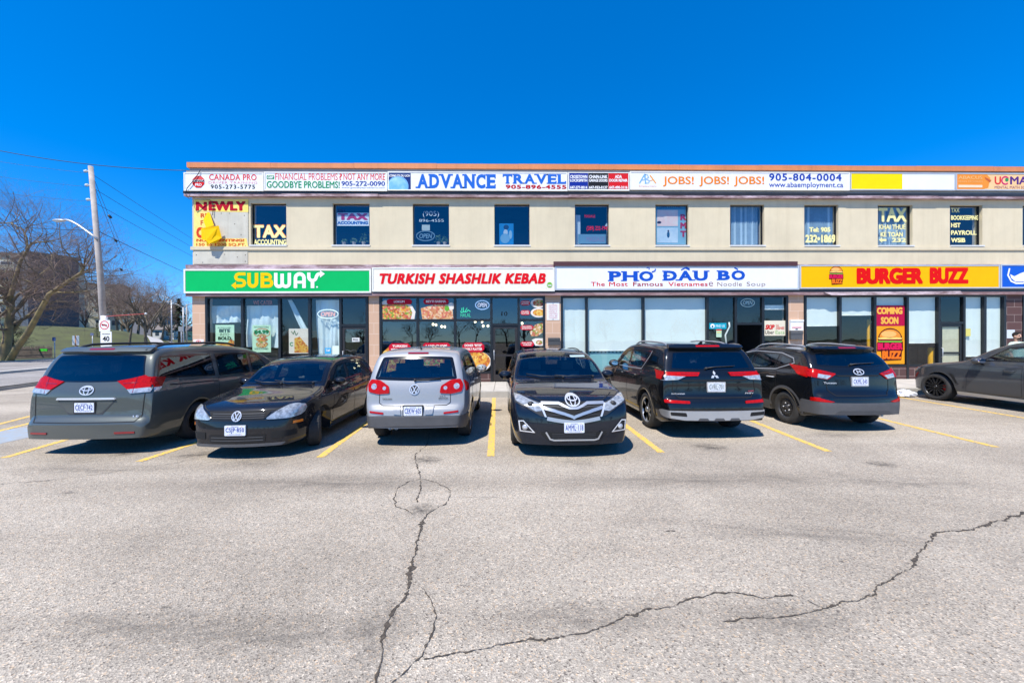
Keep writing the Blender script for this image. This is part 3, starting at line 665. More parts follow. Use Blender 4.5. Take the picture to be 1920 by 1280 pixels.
# ================================================================== sign boxes on the two canopies
YU = FY - .20; YL = FY - .20
def signbox(px0, px1, pt, pb, Y, label, frame, face, margin=2.0, depth=.08):
    t = thing('shop_sign', label, 'sign', (0, 0, 0), 0, 'sign boxes along the plaza')
    x0, z1 = P(px0, pt, Y); x1, z0 = P(px1, pb, Y); q = margin * Y / FPX
    f = MB(); yb = Y + depth
    f.box(x0, x1, Y - .012, yb, z1 - q, z1, frame); f.box(x0, x1, Y - .012, yb, z0, z0 + q, frame)
    f.box(x0, x0 + q, Y - .012, yb, z0 + q, z1 - q, frame); f.box(x1 - q, x1, Y - .012, yb, z0 + q, z1 - q, frame); f.build('frame', t)
    p = MB(); p.box(x0 + q + .001, x1 - q - .001, Y, Y + .03, z0 + q + .001, z1 - q - .001, face)
    return t, p
A1, A2, A3 = .004, .008, .012
RED = C(225, 30, 35); REDF = C(230, 75, 80); BLUE = C(25, 85, 190); NAVY = C(45, 75, 160); GREEN = C(25, 150, 95); BLK = C(25, 25, 28); ORG = C(245, 140, 40); WHT = C(252, 252, 252); GOLD = C(255, 205, 0)
# driving school
t, p = signbox(344.5, 494.5, 323.5, 358.5, YU, 'white sign box with a red stop sign emblem, telephone 905-273-5775', m_whitefr, m_white); Y = YU - A1; Y2 = YU - A2; Y3 = YU - A3
oc = lambda cx, cy, r: arc(cx, cy, r, -r, 22.5, 337.5, 7)
layp(p, oc(372, 341, 12), RED, Y); layp(p, oc(372, 341, 11), m_white, Y2); layp(p, [(361.5, 341.5), (382.6, 341.5), (382.6, 345), (376.4, 351.6), (367.6, 351.6), (361.5, 345)], RED, YU - .010)
layp(p, [(361.5, 337), (363, 335.5), (368, 330.6), (376, 330.6), (381, 335.5), (382.6, 337)], C(235, 90, 90), YU - .010)
lay(p, 'CANADA', 361, 383, 337.5, 341.2, BLK, Y3, .04); lay(p, 'PRO', 366, 378, 344, 349, WHT, YU - .014, .03)
lay(p, 'CANADA PRO', 392, 481, 327, 338, REDF, Y, .02, 0, 1.06); lay(p, 'DRIVER TRAINING', 391, 482, 340.5, 344.5, C(235, 150, 160), Y, -.005, 0, 1.1); lay(p, '905-273-5775', 395, 478, 346.5, 354, BLK, Y, .02, 0, 1.2)
p.build('sign_face', t)
# finance
t, p = signbox(495.5, 726, 322.5, 358.5, YU, 'white sign box in red and green, FINANCIAL PROBLEMS ? NOT ANY MORE', m_whitefr, m_white)
layr(p, 500, 514, 329, 336, GREEN, Y, .03); lay(p, 'GBP', 501.5, 512.5, 330, 335, WHT, Y2, .03)
lay(p, 'FINANCIAL PROBLEMS', 516, 633, 325.5, 337.5, REDF, Y, .0); lay(p, '?', 636, 641.5, 325.5, 337.5, REDF, Y, .02); lay(p, 'NOT ANY MORE', 644, 722, 325.5, 337.5, REDF, Y, .01)
lay(p, 'GOODBYE PROBLEMS!', 500, 637, 340, 352.5, GREEN, Y, .025); lay(p, '905-272-0090', 640, 722, 340, 348.5, NAVY, Y, .025); lay(p, 'www.goodbyeproblems.com', 640, 722, 350.3, 354.2, C(110, 130, 190), Y, -.005)
p.build('sign_face', t)
# travel
t, p = signbox(727, 1064, 321.5, 358.5, YU, 'white sign box with large blue serif words ADVANCE TRAVEL and a blue globe picture', m_whitefr, m_white)
layr(p, 728.5, 770, 325, 356, C(12, 50, 120), Y)
m_globe = M('globe_picture', (.04, .22, .62), .4, var=.9, vscale=2.2, var2=(.35, .62, .95))
layp(p, arc(746, 350, 20, -20, -20, 200, 22) + [(730, 356), (764, 356)], C(120, 180, 235), Y2); layp(p, arc(745, 351, 18.5, -18.5, -16, 196, 22) + [(730, 356), (762, 356)], m_globe, YU - .010)
lay(p, 'CONG TY DU LICH', 729.5, 769, 327.5, 331.5, WHT, Y3, .04, .15)
x0, z0 = P(783, 353, YU); x1, z1 = P(929, 327, YU); flat(p, serif2d('ADVANCE', x0, x1, z0, z1, .05), C(30, 105, 205), Y)
x0, z0 = P(943, 344.5, YU); x1, z1 = P(1061, 327, YU); flat(p, serif2d('TRAVEL', x0, x1, z0, z1, .045), C(30, 105, 205), Y)
lay(p, '905-896-4555', 948, 1062, 347, 354, C(195, 30, 40), Y, .04, 0, 1.1)
p.build('sign_face', t)
# locksmith trio
t, p = signbox(1065, 1180, 323, 358, YU, 'sign box in three panels of blue, black and red for locksmith and garage doors', m_whitefr, m_white, 1.5)
for a, c, m, l1, l2, n in ((1067.5, 1102.5, C(20, 50, 150), 'CROSSTOWN', 'LOCKSMITH', '647-277-0014'), (1103, 1140.5, C(35, 38, 44), 'CHAIN-LINK', 'GARAGE DOORS', '647-933-0137'), (1141, 1178, C(220, 35, 45), 'ADA', 'DOOR REPAIR', '647-490-3116')):
    layr(p, a, c, 325, 354.5, m, Y); k = (a + c) / 2; hw = (c - a) / 2 - 1.5
    lay(p, l1, k - (hw if len(l1) > 4 else 6.5), k + (hw if len(l1) > 4 else 6.5), 328.5, 334.5, WHT, Y2, .04); lay(p, l2, k - hw, k + hw, 335.8, 341, WHT, Y2, .04); lay(p, n, k - hw, k + hw, 349, 354, WHT, Y2, .04)
p.build('sign_face', t)
# employment
t, p = signbox(1181, 1593, 321.5, 357.5, YU, 'long white sign box in orange letters JOBS! JOBS! JOBS!', m_whitefr, m_white)
lays(p, [(1199, 344), (1208, 328), (1211, 344)], 2.0, C(120, 180, 235), Y); lays(p, [(1203, 338), (1211, 337)], 1.5, C(120, 180, 235), Y)
lays(p, [(1210, 327), (1210, 344), (1216, 343), (1218, 339), (1211, 336), (1216, 333), (1214, 328), (1209, 327)], 1.8, C(150, 190, 235), Y)
lays(p, [(1219, 329), (1230, 344)], 2.2, C(245, 165, 60), Y); lays(p, [(1219, 339), (1226, 337)], 1.4, C(245, 165, 60), Y)
lay(p, 'Employment', 1198, 1231, 347.5, 351.5, C(235, 170, 130), Y, 0)
for k, (a, c) in enumerate(((1243, 1301), (1311, 1367), (1376, 1433))): lay(p, 'JOBS!', a, c, 331, 350, ORG, Y, .025)
lay(p, '905-804-0004', 1442, 1578, 326, 339, C(35, 70, 170), Y, .03, 0, 1.15); lay(p, 'www.abaemployment.ca', 1442, 1581, 342, 354, C(30, 70, 170), Y, .01)
p.build('sign_face', t)
# blank yellow and white
t, p = signbox(1594, 1791, 323.5, 357.5, YU, 'blank sign box, left half yellow and right half white', m_alu, m_white); layr(p, 1596, 1692, 326, 355.5, C(255, 225, 10), Y); p.build('sign_face', t)
# maths school
t, p = signbox(1792, 2010, 324.5, 358, YU, 'orange and cream sign box of a mental math school at the right end', m_alu, C(250, 205, 150))
layp(p, [(1794, 327), (1850, 327), (1857, 334), (1853, 352), (1842, 355), (1794, 355)], C(245, 150, 60), Y); lay(p, 'ABACUS', 1797, 1842, 330, 336, C(250, 190, 120), Y2, .02); lay(p, 'BRAIN PROGRAM', 1797, 1842, 339, 342, C(250, 190, 120), Y2, 0)
layr(p, 1797, 1842, 347, 351.5, C(252, 222, 190), Y2, .02); layp(p, [(1846, 332), (1859, 338), (1856, 342), (1848, 336)], C(205, 100, 60), Y2)
lay(p, 'U', 1865, 1877, 331, 346, C(230, 60, 60), Y, .03); lays(p, arc(1885, 338.5, 6.5, 7, 45, 330), 2.6, C(215, 40, 110), Y); layd(p, 1888, 337, 3.2, 3.2, C(60, 150, 90), Y2)
lay(p, 'MAS', 1894, 1937, 331, 346, C(90, 50, 130), Y, .03); lay(p, 'MENTAL MATH SCHOOLS', 1865, 1945, 349, 353.8, C(150, 90, 120), Y, 0)
p.build('sign_face', t)
# ---- lower row
# sandwich shop: letters drawn as thick strokes with the two arrows
t, p = signbox(344.5, 696, 504.5, 549, YL, 'bright green sign box, yellow and white letters with an arrow at both ends', m_whitefr, C(0, 190, 100), 3.0); Y = YL - A1; Y2 = YL - A2
YEL = C(255, 208, 0)
lays(p, [(460.5, 513.5), (447.5, 513.5), (443.8, 515), (441.8, 519.2), (443.6, 523.2), (447.5, 525), (453, 525), (457, 526.8), (458.8, 530.6), (457, 534.4), (453, 536), (440, 536)], 5.6, YEL, Y)
layp(p, [(433.5, 535), (442.5, 527.8), (442.5, 542.5)], YEL, Y2)
lays(p, [(467, 511.5), (467, 529)] + [(474 + 7 * math.cos(R(a)), 529.5 + 7 * math.sin(R(a))) for a in range(170, 0, -20)] + [(481, 529), (481, 511.5)], 6.4, YEL, Y)
lays(p, [(492, 511), (492, 539.5)], 6.6, YEL, Y); lays(p, [(489, 514), (501, 514)] + arc(502, 519.5, 5, 5, -90, 90, 6) + [(495, 525)], 5.6, YEL, Y2); lays(p, [(495, 525), (503, 525)] + arc(504, 530.7, 5.6, 5.6, -90, 90, 6) + [(489, 536.5)], 5.8, YEL, Y)
lays(p, [(517, 511.5), (517, 531)] + [(523 + 6 * math.cos(R(a)), 531.5 + 5.5 * math.sin(R(a))) for a in range(165, 0, -25)] + [(529, 530), (529, 513)], 6.2, WHT, Y); lays(p, [(529, 530)] + [(536 + 6.5 * math.cos(R(a)), 531.5 + 5.5 * math.sin(R(a))) for a in range(165, 0, -25)] + [(542.5, 530), (542.5, 511.5)], 6.2, WHT, Y2)
lays(p, [(554, 540), (554, 521)] + [(562 + 8 * math.cos(R(a)), 521 - 7.5 * math.sin(R(a))) for a in range(170, 0, -20)] + [(570, 521), (570, 540)], 6.4, WHT, Y); lays(p, [(556, 529), (568, 529)], 5, WHT, Y2)
lays(p, [(579, 511), (579, 518)] + [(586 + 7 * math.cos(R(a)), 519 + 7 * math.sin(R(a))) for a in range(165, 0, -25)] + [(593, 519)] + [(599 + 5 * math.cos(R(a)), 518 - 4.5 * math.sin(R(a))) for a in range(170, 80, -25)] + [(603, 513.5)], 6, WHT, Y); lays(p, [(586, 524), (586, 540)], 6.6, WHT, Y2)
layp(p, [(600, 506.8), (600, 520.5), (609, 513.3)], WHT, Y2); layd(p, 594.5, 538, 1.6, 1.6, WHT, Y)
p.build('sign_face', t)
# kebab shop
t, p = signbox(697.5, 1040, 501.5, 546, YL, 'cream sign box with slanted bold red letters TURKISH SHASHLIK KEBAB', m_whitefr, m_cream, 2.5)
lay(p, 'TURKISH SHASHLIK KEBAB', 708, 1026, 512, 532.5, C(232, 14, 32), Y, .06, .22, 1.10); layd(p, 1030.5, 534, 5, 5, C(120, 190, 60), Y2); lay(p, 'halal', 1027, 1034, 532.5, 536.5, WHT, YL - A3, .03)
p.build('sign_face', t)
# noodle shop
t, p = signbox(1040.5, 1498.5, 498, 543, YL, 'white sign box in blue serif capitals above a line of red words about noodle soup', m_alu, m_white, 3.0)
PB = C(20, 85, 195); pr = lambda q, a, c, r0, r1: flat(p, serif2d(q, P(a, r1, YL)[0], P(c, r1, YL)[0], P(a, r1, YL)[1], P(a, r0, YL)[1], .05, .10), PB, Y)
pr('PHO', 1142, 1225, 508.5, 527); pr('DAU', 1244, 1327, 507.5, 526); pr('BO', 1346, 1397, 507, 525)
lays(p, [(1243, 516.8), (1256, 516.5)], 2.2, PB, Y2)
lays(p, [(1222, 510), (1228, 508), (1229, 504)], 2.2, PB, Y2); lays(p, arc(1215, 503.5, 2.5, 2, 200, 420, 6), 1.4, PB, Y2)
lays(p, [(1277, 506), (1285, 502), (1293, 506)], 2.2, PB, Y2); lays(p, [(1286, 500.5), (1293, 504)], 1.8, PB, YL - A3); lays(p, [(1377, 501.5), (1384, 505.5)], 2.4, PB, Y2)
RB = C(175, 35, 50); xx = 1108
for wd, a, c, m in (('The', 1108, 1134, RED), ('Most', 1142, 1177, RED), ('Famous', 1187, 1243, RB), ('Vietnames', 1253, 1327, RED), ('e', 1329, 1337, C(150, 80, 85)), ('Noodle', 1345, 1391, C(140, 95, 90)), ('Soup', 1400, 1435, C(130, 90, 85))):
    lay(p, wd, a, c, 528.5, 538.5 if wd == 'Soup' else 536.5, m, Y, .012 if m in (RED, RB) else -.008, 0, 1.05)
p.build('sign_face', t)
# burger shop
t, p = signbox(1499.5, 1874.5, 497, 540.5, YL, 'amber sign box with tall red letters BURGER BUZZ and a burger emblem', m_alu, C(255, 190, 0), 2.2)
lay(p, 'BURGER', 1606, 1731, 502, 532.5, C(232, 16, 16), Y, .08); lay(p, 'BUZZ', 1743, 1816, 501.5, 532, C(232, 16, 16), Y, .08)
def burger(mb, cx, top, w, h, Y, dark):
    """the shop's emblem: bun, cheese, patty, then the two words in red and orange"""
    X = lambda u: cx + u * w / 2; V = lambda v: top + v * h
    layp(mb, [(X(-.98), V(.36))] + [(X(.98 * math.cos(R(a))), V(.34 - .36 * math.sin(R(a)))) for a in range(180, -1, -15)] + [(X(.98), V(.36))], dark, Y)
    layp(mb, [(X(-.86), V(.27))] + [(X(.86 * math.cos(R(a))), V(.28 - .26 * math.sin(R(a)))) for a in range(180, -1, -15)], C(240, 150, 60), Y - .003)
    layp(mb, [(X(.62 * math.cos(R(a)) - .1), V(.17 - .10 * math.sin(R(a)))) for a in range(0, 360, 30)], C(248, 190, 110), Y - .005)
    layp(mb, [(X(-.98), V(.29)), (X(-.5), V(.27)), (X(0), V(.29)), (X(.5), V(.27)), (X(.98), V(.29)), (X(.9), V(.33)), (X(-.9), V(.33))], C(250, 220, 120), Y - .006)
    layp(mb, [(X(-.86), V(.33)), (X(.86), V(.33)), (X(.8), V(.38)), (X(-.8), V(.38))], C(130, 30, 40), Y - .006)
    layp(mb, [(X(-1), V(.38)), (X(1), V(.38)), (X(.9), V(.43)), (X(-.9), V(.42))], C(120, 185, 60), Y - .007)
    layp(mb, [(X(-1.04), V(.43)), (X(1.02), V(.40)), (X(1.04), V(.68)), (X(-1.04), V(.70))], dark, Y - .004)
    lay(mb, 'BURGER', X(-1), X(1), V(.44), V(.66), C(225, 25, 85), Y - .008, .085)
    layp(mb, [(X(-.72), V(.68)), (X(.96), V(.64)), (X(.9), V(.97)), (X(-.66), V(1.0))], dark, Y - .006)
    lay(mb, 'BUZZ', X(-.64), X(.88), V(.69), V(.95), C(245, 120, 30), Y - .010, .08)
burger(p, 1568, 499.5, 26, 34, Y, C(120, 25, 20)); p.build('sign_face', t)
# blue sign at the right edge
t, p = signbox(1876, 2100, 495.5, 540, YL, 'blue sign box with a white water drop glass emblem at the right edge', m_alu, C(25, 95, 205), 2.5)
lays(p, [(1893, 503), (1890, 516), (1896, 527), (1905, 531), (1918, 531), (1927, 527), (1933, 516), (1930, 503)], 3, WHT, Y)
layp(p, [(1894, 514), (1902, 518), (1912, 513), (1922, 509), (1929, 512), (1927, 522), (1919, 528), (1904, 528), (1896, 521)], WHT, Y); p.build('sign_face', t)

# ---- the torn notice board at the left end of the wall
Yb = FY - .02
t = thing('notice_board', 'torn yellow notice reading NEWLY over bare plywood at the left corner', 'notice board')
x0, z1 = P(363, 373, FY); x1, z0 = P(466, 463, FY)
b = MB(); b.box(x0, x1, FY - .018, FY - .001, z0, z1, m_ply)
for (a, c) in ((430, 400), (440, 420), (458, 404), (452, 440), (415, 400), (459, 385)): layd(b, a, c, .9, .9, C(90, 80, 65), FY - .021, 8)
b.build('backing', t)
YEL2 = M('yellow_sheet', (.86, .58, .06), .45, var=.15, vscale=2.2, var2=(.9, .72, .25)); YEL3 = C(255, 200, 0); DR = C(190, 20, 45); OR2 = C(225, 90, 30)
b = MB(); layp(b, [(363.5, 373.5), (465.5, 373.5), (465.5, 398), (363.5, 396)], YEL2, FY - .022); layp(b, [(363.5, 396.5), (389, 397), (397, 412), (399, 462), (363.5, 462.5)], YEL2, FY - .022); layp(b, [(399, 447), (462, 447), (465.5, 462.5), (399, 462.5)], YEL2, FY - .022)
lay(b, 'N', 367, 388, 378.5, 395, DR, FY - .026, .07); lay(b, 'EWLY', 391, 461, 377.5, 395, DR, FY - .026, .07)
lay(b, 'RE', 376, 391, 400, 408, C(220, 100, 50), FY - .026, .04); lay(b, 'F', 376, 381, 413, 422, C(220, 100, 50), FY - .026, .03); lay(b, 'O', 368, 384, 426, 446, C(225, 70, 40), FY - .026, .07)
lay(b, 'NOW RENTING!', 368, 458, 448, 453, OR2, FY - .026, .05); lay(b, '150 to 1200 SQ.FT.', 368, 461, 456, 462, OR2, FY - .026, .03); b.build('yellow_sheet', t)
b = MB()
def bent(pts, mat, lifts):
    v = []
    for (a, c), l in zip(pts, lifts): x, z = P(a, c, FY - l); v.append((x, FY - l, z))
    v2 = [(x + .01, y - .012, z) for x, y, z in v]; n = len(v); b.add(v + v2, [tuple(range(n)), tuple(reversed(range(n, 2 * n)))] + [(i, i + n, (i + 1) % n + n, (i + 1) % n) for i in range(n)], mat)
bent([(389, 398), (393, 398), (401, 423), (386, 427), (381, 412)], YEL3, [.05, .04, .16, .18, .10]); bent([(377, 428), (410, 423), (416, 446), (404, 456), (392, 457), (389, 462), (386, 451), (378, 449)], YEL3, [.24, .18, .14, .16, .26, .2, .28, .28])
b.build('torn_flap', t)
t = thing('wall_panel', 'bare plywood patch below the sill course under the torn notice', 'panel'); x0, z1 = P(363.5, 471, FY); x1, z0 = P(465, 495, FY)
b = MB(); b.box(x0, x1, FY - .016, FY - .001, z0, z1, m_ply)
for (a, c) in ((368, 478), (380, 492), (421, 477), (460, 490), (460, 478), (445, 482)): layd(b, a, c, .9, .9, C(90, 80, 65), FY - .019, 8)
b.build('panel', t)
b = MB(); cb = [(375, 315), (372, 322), (361, 338), (349, 352), (346, 362), (352, 372), (385, 371), (390, 376), (391, 388), (390, 400)]
b.tube([(P(a, c, FY - .28)[0], FY - (.24 if i < 6 else .06), P(a, c, FY - .28)[1]) for i, (a, c) in enumerate(cb)], .011, m_black, 6)
tag(b.build('cable'), 'loose black cable hanging from the roof corner to the torn notice', 'cable')

# ---- things seen in the upper windows
YI = GY + .03
def plate_thing(name, label, cat, px0, px1, pt, pb, Y, mat, group=None, depth=.008, build=True):
    t = thing(name, label, cat, (0, 0, 0), 0, group); x0, z1 = P(px0, pt, Y); x1, z0 = P(px1, pb, Y)
    b = MB(); b.box(x0, x1, Y, Y + depth, z0, z1, mat)
    return t, b
t, b = plate_thing('window_sign', 'white window sign with red TAX over blue ACCOUNTING', 'sign', 631.5, 692, 399, 423.5, YI, m_white)
lay(b, 'TAX', 633.5, 690, 400, 412.5, C(200, 40, 95), YI - .004, .07); lay(b, 'ACCOUNTING', 632.5, 690, 415, 420.5, C(30, 100, 175), YI - .004, .06); b.build('board', t)
m_leaf = M('leaf_green', (.05, .12, .03), .5, var=.4, vscale=12)
def pot_plant(px, py, Y, h, w, label, seed):
    rg = random.Random(seed); x, z = P(px, py, Y); t = thing('potted_plant', label, 'plant', (x, Y, z))
    b = MB(); b.lathe([(.05, 0), (.075, .11), (.08, .12), (.06, .12)], (0, 0, 0), (0, 0, 1), M('pot_%d' % seed, (.45, .38, .3), .6), 12); b.build('pot', t)
    b = MB()
    for k in range(46):
        a = rg.uniform(0, 6.28); e = rg.uniform(.1, 1.2); L = rg.uniform(.4, 1) * h; p = Vector((math.cos(a) * math.cos(e) * w, math.sin(a) * math.cos(e) * .07, .1 + math.sin(e) * L))
        s = rg.uniform(.025, .05); u = Vector((rg.uniform(-1, 1), rg.uniform(-.4, .4), rg.uniform(-1, 1))).normalized() * s; v = u.orthogonal().normalized() * s * .5
        b.add([p - u, p + v, p + u, p - v], [(0, 1, 2, 3)], m_leaf); 
        if k % 4 == 0: b.tube([(0, 0, .1), p * .6 + Vector((0, 0, .03)), p], .004, m_leaf, 4)
    b.build('foliage', t)
for px, h, w, s, lb in ((645, .16, .12, 1, 'low potted plant at the left of the second upper window'), (664, .2, .14, 2, 'small potted plant in the middle of the second upper window'), (682, .42, .16, 3, 'tall potted plant at the right of the second upper window'), (822, .34, .14, 4, 'leafy plant behind the third upper window pane'), (834, .3, .12, 5, 'leafy plant pressed to the right edge of the third upper window')):
    pot_plant(px, 460, YI + .14, h, w, lb, s)
def neon(px0, px1, pt, pb, label, Y, ring, letters, lit=True, txt='OPEN'):
    t = thing('neon_sign', label, 'neon sign', (0, 0, 0), 0, 'oval OPEN signs in the windows'); cx, cy, rx, ry = (px0 + px1) / 2, (pt + pb) / 2, (px1 - px0) / 2, (pb - pt) / 2
    b = MB(); pts = [(*P(cx + rx * math.cos(a), cy + ry * math.sin(a), Y),) for a in [i * 2 * math.pi / 28 for i in range(29)]]
    b.tube([(x, Y, z) for x, z in pts], .018, ring, 6, False); b.build('tube_ring', t)
    b = MB(); lay(b, txt, cx - rx * .72, cx + rx * .72, cy - ry * .5, cy + ry * .5, letters, Y - .02, .02, .12); b.build('letters', t)
nw = M('neon_white', (.75, .85, .85), .4, emit=.35); nr = M('neon_red', (.9, .3, .25), .4, emit=.5); nb = M('neon_blue', (.55, .7, 1), .4, emit=.8); ng = M('neon_green', (.05, .85, .30), .4, emit=1.0)
neon(781, 815, 433.5, 451.5, 'faint unlit oval OPEN sign in the third upper window', YI, C(130, 160, 175), C(130, 160, 175))
t, b = plate_thing('poster', 'blue poster of a pale figure in the fourth upper window', 'poster', 936, 963, 419, 458.5, YI, C(30, 130, 190))
for (cx, cy, rx, ry, m) in ((948, 436, 4, 6, C(190, 205, 215)), (949, 426, 5, 4.5, C(30, 60, 90)), (947, 447, 9, 9, C(120, 170, 200)), (957, 440, 3, 8, C(150, 190, 210))): layd(b, cx, cy, rx, ry, m, YI - .004 - .001 * rx / 9)
b.build('sheet', t)
t, b = plate_thing('notice_paper', 'small pale notice paper in the third upper window', 'notice', 791, 806, 421.5, 432, YI, C(190, 200, 190)); b.build('sheet', t)
t, b = plate_thing('led_board', 'dark board with a grey lower half in the fifth upper window', 'sign', 1084, 1136, 439, 457, YI, C(110, 150, 170)); lay(b, 'MASSAGE', 1100, 1134, 444, 453, C(150, 130, 160), YI - .004, 0); b.build('board', t)
b = MB(); b.box(P(1079, 420, YI + .1)[0], P(1088, 420, YI + .1)[0], YI + .08, YI + .12, P(1080, 457, YI)[1], P(1080, 402, YI)[1], C(200, 215, 225)); tag(b.build('curtain'), 'pale curtain drawn to the left of the fifth upper window', 'curtain')
b = MB(); x0, z0 = P(1134, 424, YI + .1); x1, z1 = P(1143, 410, YI + .1); b.prism([(0, 0), (x1 - x0, 0), (x1 - x0, z1 - z0)], (x0, YI + .1, z0), (1, 0, 0), (0, 0, 1), (0, .02, 0), C(200, 215, 225)); tag(b.build('folded_card'), 'white folded card leaning at the right of the fifth upper window', 'card')
t, b = plate_thing('window_poster', 'pale blue poster with red RMT letters filling the sixth upper window', 'poster', 1230, 1291, 383, 458.5, YI, C(150, 195, 210)); Y = YI - .004
layr(b, 1230, 1291, 383, 393, C(75, 130, 165), Y); lay(b, '(289) 232-1945', 1237, 1276, 386, 391, C(60, 50, 90), YI - .008, .02)
for k, ch in enumerate('RMT'): lay(b, ch, 1275.5, 1287, 401.5 + k * 15.6, 413 + k * 15.6, C(190, 30, 60), YI - .008, .06)
m_skin = M('poster_skin_tones', (.70, .42, .36), .5, var=.5, vscale=4, var2=(.85, .72, .62)); m_pg = M('poster_greys', (.35, .45, .50), .5, var=.6, vscale=5, var2=(.7, .75, .75))
layr(b, 1232, 1271, 394, 424, m_skin, YI - .006); layr(b, 1232, 1271, 427, 455, m_pg, YI - .006); layd(b, 1236, 417, 4, 2.5, C(60, 40, 40), YI - .009); layd(b, 1253, 440, 2.6, 6, C(40, 90, 120), YI - .009); layd(b, 1253, 433, 1.6, 1.8, C(70, 50, 45), YI - .011)
b.build('sheet', t)
m_slat = M('blind_slat', (.24, .34, .42), .6, var=.2, vscale=6); m_slat2 = M('blind_slat_light', (.45, .58, .66), .6)
def vert_blind(px0, px1, Y, label, light=0.3, seed=1):
    rg = random.Random(seed); t = thing('vertical_blind', label, 'blind', (0, 0, 0), 0, 'vertical blinds in upper windows'); x0, z1 = P(px0, 383, Y); x1, z0 = P(px1, 459, Y)
    b = MB(); b.box(x0, x1, Y - .02, Y + .03, z1 - .04, z1, m_slat2); b.build('head_rail', t); b = MB(); n = int((x1 - x0) / .085)
    for k in range(n):
        xx = x0 + (k + .5) * (x1 - x0) / n; a = rg.uniform(.3, .9); dx = .045 * math.cos(a); dy = .045 * math.sin(a)
        b.add([(xx - dx, Y + dy, z0), (xx + dx, Y - dy, z0), (xx + dx, Y - dy, z1 - .04), (xx - dx, Y + dy, z1 - .04)], [(0, 1, 2, 3)], m_slat2 if rg.random() < light else m_slat)
    b.build('slats', t)
vert_blind(1371, 1420, YI + .10, 'dark vertical blind, half light slats, in the seventh upper window', .35, 1)
vert_blind(1509, 1572, YI + .10, 'dark vertical blind behind the Tel: 905 window lettering', .15, 2)
vert_blind(1648, 1708, YI + .10, 'grey vertical blind behind TAX and the telephone code 232', .6, 3)

# ---- things in the shop windows
YW = SY + .04; YF = SY - .012                    # just inside / stuck on the outside of the panes
def food(name, kind):
    """a printed dish: blotches of cooked colours"""
    m = bpy.data.materials.new(name); m.use_nodes = True; n = m.node_tree.nodes; l = m.node_tree.links; tc = n.new('ShaderNodeTexCoord')
    v = n.new('ShaderNodeTexVoronoi'); v.inputs['Scale'].default_value = 15; l.new(tc.outputs['Object'], v.inputs['Vector']); sp = n.new('ShaderNodeSeparateColor'); l.new(v.outputs['Color'], sp.inputs[0])
    r = n.new('ShaderNodeValToRGB'); e = r.color_ramp.elements; r.color_ramp.interpolation = 'CONSTANT'
    cs = {'mix': [(.55, .10, .03), (.85, .36, .05), (.80, .55, .25), (.75, .18, .10), (.25, .40, .04), (.9, .62, .12)], 'roll': [(.72, .30, .12), (.85, .55, .32), (.62, .20, .08), (.9, .68, .45), (.75, .2, .12), (.9, .5, .2)], 'fry': [(.85, .36, .03), (.90, .50, .05), (.75, .24, .02), (.95, .66, .15), (.6, .16, .03), (.88, .42, .06)], 'bread': [(.75, .42, .16), (.85, .6, .3), (.3, .38, .06), (.6, .2, .1), (.9, .78, .55), (.7, .4, .15)]}[kind]
    for i, c in enumerate(cs):
        q = e[i] if i < 2 else e.new(i / 6); q.position = i / 6; q.color = c + (1,)
    l.new(sp.outputs[0], r.inputs[0])
    mx = n.new('ShaderNodeMix'); mx.data_type = 'RGBA'; mx.blend_type = 'MULTIPLY'; mx.inputs[0].default_value = .36
    r2 = n.new('ShaderNodeValToRGB'); r2.color_ramp.elements[0].color = (1.6, 1.6, 1.6, 1); r2.color_ramp.elements[1].color = (.35, .25, .2, 1); r2.color_ramp.elements[1].position = .075; l.new(v.outputs['Distance'], r2.inputs[0]); r2.color_ramp.elements[0].position = .02
    l.new(r.outputs[0], mx.inputs[6]); l.new(r2.outputs[0], mx.inputs[7]); l.new(mx.outputs[2], n['Principled BSDF'].inputs['Base Color']); return m
f_mix, f_roll, f_fry, f_bread = food('print_mixed_grill', 'mix'), food('print_rolls', 'roll'), food('print_fries', 'fry'), food('print_bread', 'bread')
MINT = C(205, 240, 205); DG = C(20, 60, 40)
# sandwich shop posters and plastic film
t, b = plate_thing('poster', 'pale green poster BITE INTO BOLD. above a sandwich picture', 'poster', 404, 439.5, 609, 662, YW, MINT); Y = YW - .004
lay(b, 'ANY WHICH COMBO', 408, 433, 613, 615.5, DG, Y, 0); lay(b, 'BITE', 411, 431.5, 616.5, 623, DG, Y, .06); lay(b, 'INTO', 413, 429.5, 624.5, 630, DG, Y, -.01); lay(b, 'BOLD.', 409, 435.5, 631, 637, DG, Y, .05)
layp(b, [(404.5, 645), (414, 641), (424, 645), (432, 636), (439, 639), (439, 662), (404.5, 662)], f_fry, Y); b.build('sheet', t)
t, b = plate_thing('poster', 'pale green poster with green price $4.99 over a cut sandwich', 'poster', 473, 508, 609.5, 660, YW, MINT)
lays(b, arc(491, 624, 15, 8, 0, 360, 24), 1.1, C(220, 120, 60), Y); lay(b, '$4.99', 476, 504.5, 618.5, 626.5, C(20, 130, 70), YW - .007, .07); lay(b, 'ANY WHICH COMBO', 476, 504, 612, 614.5, DG, Y, 0)
for cx, cy, rx, ry, m in ((491, 630, 9, 4, f_bread), (491, 636.5, 11, 4, f_mix), (491, 645, 11.5, 5.5, f_bread), (490, 648, 10, 3.5, f_mix)): layd(b, cx, cy, rx, ry, m, YW - .006 - .001 * (cy - 629) / 6)
lay(b, 'ADD A COMBO', 477, 503, 652, 655.5, DG, Y, 0); b.build('sheet', t)
t, b = plate_thing('poster', 'half hidden white poster with a fried food picture behind diagonal plastic', 'poster', 541.5, 578, 616, 662.5, YW, C(240, 225, 210)); layp(b, [(552, 634), (562, 631), (578, 650), (578, 661), (552, 661)], f_fry, Y); lays(b, arc(547, 645, 3, 3, 40, 320, 10), 1.5, GREEN, Y)
